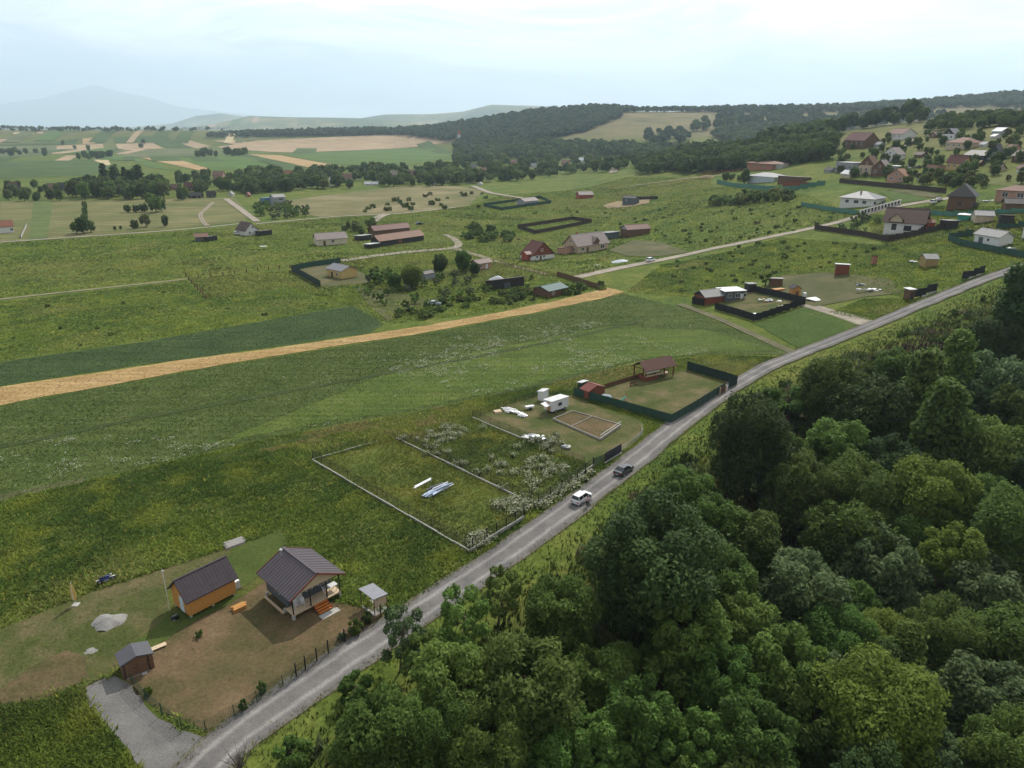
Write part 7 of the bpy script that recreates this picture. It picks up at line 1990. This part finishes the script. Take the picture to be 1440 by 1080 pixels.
# short grass on mown ground
XX, YY = [], []
for i, (p, n) in enumerate(((YARD, 1500), (PLOT3, 9000), (PLOT4, 10000), ([(-40, 900), (130, 832), (330, 768), (400, 745), (402, 800), (345, 838), (230, 905), (160, 945), (0, 995)], 15000))):
    a, b = sample(p, n, 40 + i); XX.append(a); YY.append(b)
X, Y = np.concatenate(XX), np.concatenate(YY); k = clear(X, Y, []); X, Y = X[k], Y[k]
t = fbm(X, Y, 12, 5., 4)[:, None]
tufts('short_grass', 'short worn grass on the yards and mown plots', X, Y, g0.uniform(.1, .22, len(X)), np.clip(np.array([.06, .085, .02]) + (np.array([.2, .15, .07]) - np.array([.06, .085, .02])) * np.clip((t - .42) * 5, 0, 1), 0, 1) * 1.25, 3, .5, 1.5, .5, seed=6)
# strip fields: clover with flowers, dark crop, wheat
X, Y = sample(FLOWER_STRIP, 85000, 8)
wx_, wy_ = sample([(-200, 588), (0, 546), (400, 489), (600, 459), (780, 425), (855, 406), (875, 411), (750, 439), (500, 482), (300, 514), (0, 569), (-200, 615)], 26000, 19)
tufts('wheat_ears', 'ripe wheat stalks of the golden strip', wx_, wy_, g0.uniform(.25, .5, len(wx_)), np.array([.4, .275, .125]) * g0.uniform(.88, 1.1, len(wx_))[:, None], 2, .4, 1.2, .5, seed=71)
wx_, wy_ = sample([(-200, 538), (0, 510), (200, 482), (400, 447), (495, 431), (540, 456), (400, 485), (0, 542), (-200, 580)], 16000, 20)
tufts('crop_leaves', 'leafy dark green crop rows', wx_, wy_, g0.uniform(.2, .4, len(wx_)), np.array([.07, .11, .035]) * g0.uniform(.7, 1.2, len(wx_))[:, None], 2, .5, 1.2, .5, seed=72)
tufts('clover_growth', 'low green growth of the clover strip', X, Y, g0.uniform(.18, .4, len(X)), np.where(in_poly(X, Y, wpoly([(560, 520), (700, 490), (860, 458), (1000, 466), (1095, 494), (1000, 495), (900, 505), (760, 538), (600, 572), (420, 600), (300, 625)])), 1.3, 1.0)[:, None] * g0.uniform(.6, 1.35, (len(X), 1)) * (np.array([.07, .108, .025]) + (np.array([.118, .145, .04]) - np.array([.07, .108, .025])) * np.clip((fbm(X, Y, 41, 9., 4) - .3) * 2.5, 0, 1)[:, None]), 2, .5, 1.3, .45, seed=8)
def blooms(name, label, X, Y, size, h, col, n_each, seed, spread=1.0):
    """white flower heads held on green stems"""
    g = np.random.default_rng(seed)
    m = len(X); N_ = m * n_each
    cx, cy, cs, ch = (np.repeat(q, n_each) for q in (X, Y, size, h))
    px, py = cx + g.normal(size=N_) * cs * .5 * spread, cy + g.normal(size=N_) * cs * .5 * spread
    pz = ground(px, py) + 2e-4 * py + ch * g.uniform(.55, 1.1, N_)
    r = g.uniform(.05, .13, N_) * (.7 + cs * .35)
    a = g.uniform(0, 6.28, N_)
    V = []
    for q in range(4):
        V.append(np.stack([px + r * np.cos(a + q * 1.571), py + r * np.sin(a + q * 1.571), pz + g.normal(size=N_) * .02], 1))
    V = np.stack(V, 1).reshape(-1, 3)
    C = np.array(col) * g.uniform(.7, 1.1, N_)[:, None]
    o = link(name, fast_mesh(name, V, np.arange(4 * N_).reshape(-1, 4), np.repeat(C, 4, 0)), tint_mat('petals'))
    return tag(o, label, 'flowers', kind='stuff')
# white umbels over the clover, thicker in drifts
X, Y = sample(FLOWER_STRIP, 26000, 9)
d = fbm(X, Y, 51, 22., 4) + .25 * fbm(X, Y, 52, 3., 2)
px, py = project(X, Y, X * 0)
k = (d > .735) | (g0.random(len(X)) < .01); X, Y = X[k], Y[k]
X, Y = X[:1100], Y[:1100]
blooms('white_flowers', 'drifts of white flower heads over the clover strip', X, Y, g0.uniform(.25, 1.1, len(X)), g0.uniform(.35, .6, len(X)), (.5, .5, .4), 6, 3)
X, Y = sample(FLOWER_STRIP, 2600, 10)
blooms('white_flowers', 'single white flower heads dotted over the clover strip', X, Y, g0.uniform(.1, .3, len(X)), g0.uniform(.3, .5, len(X)), (.36, .38, .27), 2, 5)
# pale flowering weeds in the kerbed plots and along the road
wx, wy, ws = [], [], []
for poly, n, s in (([(745, 718), (835, 660), (842, 668), (770, 725)], 45, .9), (PLOT2, 34, .8), ([(690, 705), (745, 700), (752, 712), (715, 730)], 26, 1.0), ([(655, 758), (680, 752), (690, 762), (664, 775)], 12, 1.0),
                   ([(700, 655), (760, 640), (800, 655), (760, 690)], 16, 1.1), ([(560, 618), (640, 600), (660, 610), (600, 640)], 16, .8), ([(745, 610), (790, 615), (800, 635), (770, 640)], 14, .9)):
    a, b = sample(poly, n, n + 3); wx.append(a); wy.append(b); ws.append(np.full(len(a), s))
X, Y, S = np.concatenate(wx), np.concatenate(wy), np.concatenate(ws) * g0.uniform(.6, 1.3, sum(map(len, wx)))
k = road_dist(X, Y) > 2.9; X, Y, S = X[k], Y[k], S[k]
rep = 26; g1 = np.random.default_rng(9)
TX, TY = np.repeat(X, rep) + g1.normal(size=len(X) * rep) * np.repeat(S, rep) * .45, np.repeat(Y, rep) + g1.normal(size=len(X) * rep) * np.repeat(S, rep) * .45
k = road_dist(TX, TY) > 2.4; TX, TY = TX[k], TY[k]
tufts('flowering_weeds', 'tall grey-green flowering weeds in the kerbed plots', TX, TY, g1.uniform(.5, 1.0, len(TX)), np.array([.21, .25, .115]) * g1.uniform(.7, 1.5, len(TX))[:, None], 2, .22, .5, seed=12)
blooms('weed_blossom', 'cream blossom of the tall weeds along the road kerb', X, Y, S * 1.1, .75 + 0 * S, (.46, .46, .34), 24, 13, .8)
# road verge on the wooded side
g2 = np.random.default_rng(31)
X = g2.uniform(-30, 210, 160000); Y = g2.uniform(36, 262, 160000)
d = road_off(X, Y); rd = None
k = (d > 2.5) & (d < 30) & (g2.random(len(X)) < np.where(d < 14, 1, .45)); X, Y, d = X[k], Y[k], d[k]
px, py = project(X, Y, ground(X, Y)); k = (px > 300) & (px < 1460) & (py > 370) & (py < 1100); X, Y, d = X[k], Y[k], d[k]
k = road_dist(X, Y) > 2.4; X, Y, d = X[k], Y[k], d[k]
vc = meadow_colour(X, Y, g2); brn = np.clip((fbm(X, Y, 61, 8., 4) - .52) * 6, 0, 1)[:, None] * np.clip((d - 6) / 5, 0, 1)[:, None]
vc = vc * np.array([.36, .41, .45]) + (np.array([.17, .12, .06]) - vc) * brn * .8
tufts('verge_grass', 'lush verge grass and dry weeds between road and wood', X, Y, .25 + .5 * np.clip((d - 3) / 8, 0, 1) * g2.uniform(.4, 1.2, len(X)), vc, 3, .3, .6, seed=14)
# rougher meadow further off, thinning with distance
XX, YY, SS = [], [], []
for i, (p, n, s) in enumerate((([(-100, 440), (0, 425), (262, 395), (290, 420), (420, 405), (500, 428), (300, 465), (0, 508), (-100, 520)], 30000, .42),
                               ([(880, 410), (930, 372), (1100, 334), (1245, 345), (1330, 340), (1440, 370), (1380, 392), (1270, 420), (1160, 384), (1080, 390), (975, 418)], 42000, .45),
                               ([(1165, 440), (1215, 420), (1268, 420), (1300, 425), (1228, 452)], 6000, .4), ([(1062, 456), (1140, 432), (1222, 458), (1120, 490)], 9000, .22))):
    a, b = sample(p, n, 70 + i); XX.append(a); YY.append(b); SS.append(np.full(len(a), s))
X, Y, S = np.concatenate(XX), np.concatenate(YY), np.concatenate(SS)
k = clear(X, Y, KEEP); X, Y, S = X[k], Y[k], S[k]
mc = meadow_colour(X, Y, g2) * 1.0
mc[S < .3] = np.array([.075, .15, .026]) * g2.uniform(.8, 1.2, ((S < .3).sum(), 1))
tufts('pasture_grass', 'rough pasture grass of the middle meadows', X, Y, S * g2.uniform(.6, 1.3, len(X)), mc, 2, .5, 1.3, .5, seed=18)

# the wide meadows behind: coarser tussocks and weeds, laid where they stand
MID = [(-120, 345), (0, 342), (200, 330), (350, 318), (480, 306), (560, 302), (660, 290), (700, 275), (880, 262), (1000, 262), (1130, 272), (1180, 292), (1215, 305), (1000, 350), (915, 369), (840, 384), (800, 384), (640, 352), (480, 366), (400, 378), (262, 390), (0, 419), (-120, 432)]
SOLID = [wpoly(p) for p in ([(411, 378), (478, 370), (512, 385), (520, 398), (453, 404)], [(856, 352), (890, 338), (930, 341), (967, 355), (925, 361), (880, 360)], [(848, 289), (866, 284), (915, 280), (912, 286), (880, 292)])]
g3 = np.random.default_rng(91)
w = wpoly(MID); xs = [p[0] for p in w]; ys = [p[1] for p in w]
X = g3.uniform(min(xs), max(xs), 420000); Y = g3.uniform(min(ys), max(ys), 420000)
k = in_poly(X, Y, w)
for q in SOLID: k &= ~in_poly(X, Y, q)
lm_ = np.full(len(X), 1e9)
for c in LANE_MID: lm_ = np.minimum(lm_, (X - c[0]) ** 2 + (Y - c[1]) ** 2)
k &= lm_ > 9
X, Y = X[k][:95000], Y[k][:95000]
for i_, (p_, n_) in enumerate((([(262, 391), (400, 380), (480, 367), (640, 353), (800, 386), (845, 405), (700, 438), (545, 456), (495, 430), (410, 404), (292, 420)], 24000), ([(1180, 294), (1240, 303), (1300, 290), (1440, 290), (1480, 370), (1440, 368), (1330, 340), (1245, 345), (1215, 308)], 16000), ([(700, 275), (880, 250), (1000, 250), (1000, 262), (880, 263)], 9000))):
    a_, b_ = sample(p_, n_, 120 + i_); q_ = np.ones(len(a_), bool)
    for w_ in SOLID: q_ &= ~in_poly(a_, b_, w_)
    X, Y = np.r_[X, a_[q_]], np.r_[Y, b_[q_]]
lm_ = np.full(len(X), 1e9)
for c in LANE_MID: lm_ = np.minimum(lm_, (X - c[0]) ** 2 + (Y - c[1]) ** 2)
X, Y = X[lm_ > 9], Y[lm_ > 9]
mc = meadow_colour(X, Y, g3) * .95
yl = np.clip((fbm(X, Y, 93, 45., 4) - .5) * 5, 0, 1)[:, None]; mc = mc + (np.array([.24, .22, .07]) - mc) * yl * .45
drk = (fbm(X, Y, 88, 16., 4) > .6) & (g3.random(len(X)) < .3); mc[drk] *= .6
tufts('meadow_tussocks', 'tussocky grass of the wide middle meadow', X, Y, g3.uniform(.35, .8, len(X)) * (1 + .5 * drk), mc, 2, .6, 1.4, .5, seed=21)

# loose stones and grass breaking the road edges
g4 = np.random.default_rng(101)
k = g4.integers(0, len(ROAD_C) - 1, 16000); t_ = g4.random(16000)[:, None]
P_ = ROAD_C[k] * (1 - t_) + ROAD_C[k + 1] * t_
T_ = ROAD_C[k + 1] - ROAD_C[k]; T_ = T_ / np.linalg.norm(T_, axis=1)[:, None]
o_ = g4.choice([-1, 1], 16000) * (2.25 + g4.normal(size=16000) * .32)
X, Y = P_[:, 0] + T_[:, 1] * o_, P_[:, 1] - T_[:, 0] * o_
tufts('road_gravel', 'loose grey stones spilling along the road edges', X[:9000], Y[:9000], g4.uniform(.08, .2, 9000), np.array([.22, .21, .195]) * g4.uniform(.6, 1.3, 9000)[:, None], 2, .7, .8, .55, seed=31)
X, Y = X[9000:], Y[9000:]
tufts('edge_grass', 'small grass tufts creeping onto the road edges', X, Y, g4.uniform(.15, .35, len(X)), np.array([.13, .17, .04]) * g4.uniform(.6, 1.3, len(X))[:, None], 3, .35, 1.0, .3, seed=32)

# tall grey-green weeds in clumps over the bank
cx_ = g4.uniform(-20, 205, 9000); cy_ = g4.uniform(45, 258, 9000); d_ = road_off(cx_, cy_)
k = (d_ > 6) & (d_ < 30) & (fbm(cx_, cy_, 111, 12., 3) > .42); cx_, cy_ = cx_[k][:1150], cy_[k][:1150]
rs_ = g4.uniform(.5, 1.5, len(cx_)); tn_ = np.array([[.13, .17, .08], [.08, .12, .03], [.17, .15, .08], [.06, .1, .026]])[g4.integers(0, 4, len(cx_))]
n_ = 34; X = np.repeat(cx_, n_) + g4.normal(size=len(cx_) * n_) * np.repeat(rs_, n_) * .5; Y = np.repeat(cy_, n_) + g4.normal(size=len(cx_) * n_) * np.repeat(rs_, n_) * .5
tufts('bank_weeds', 'tall grey-green weed clumps on the bank between road and wood', X, Y, np.repeat(rs_, n_) * g4.uniform(.4, .9, len(X)), np.repeat(tn_, n_, 0), 2, .25, .7, .1, seed=33)
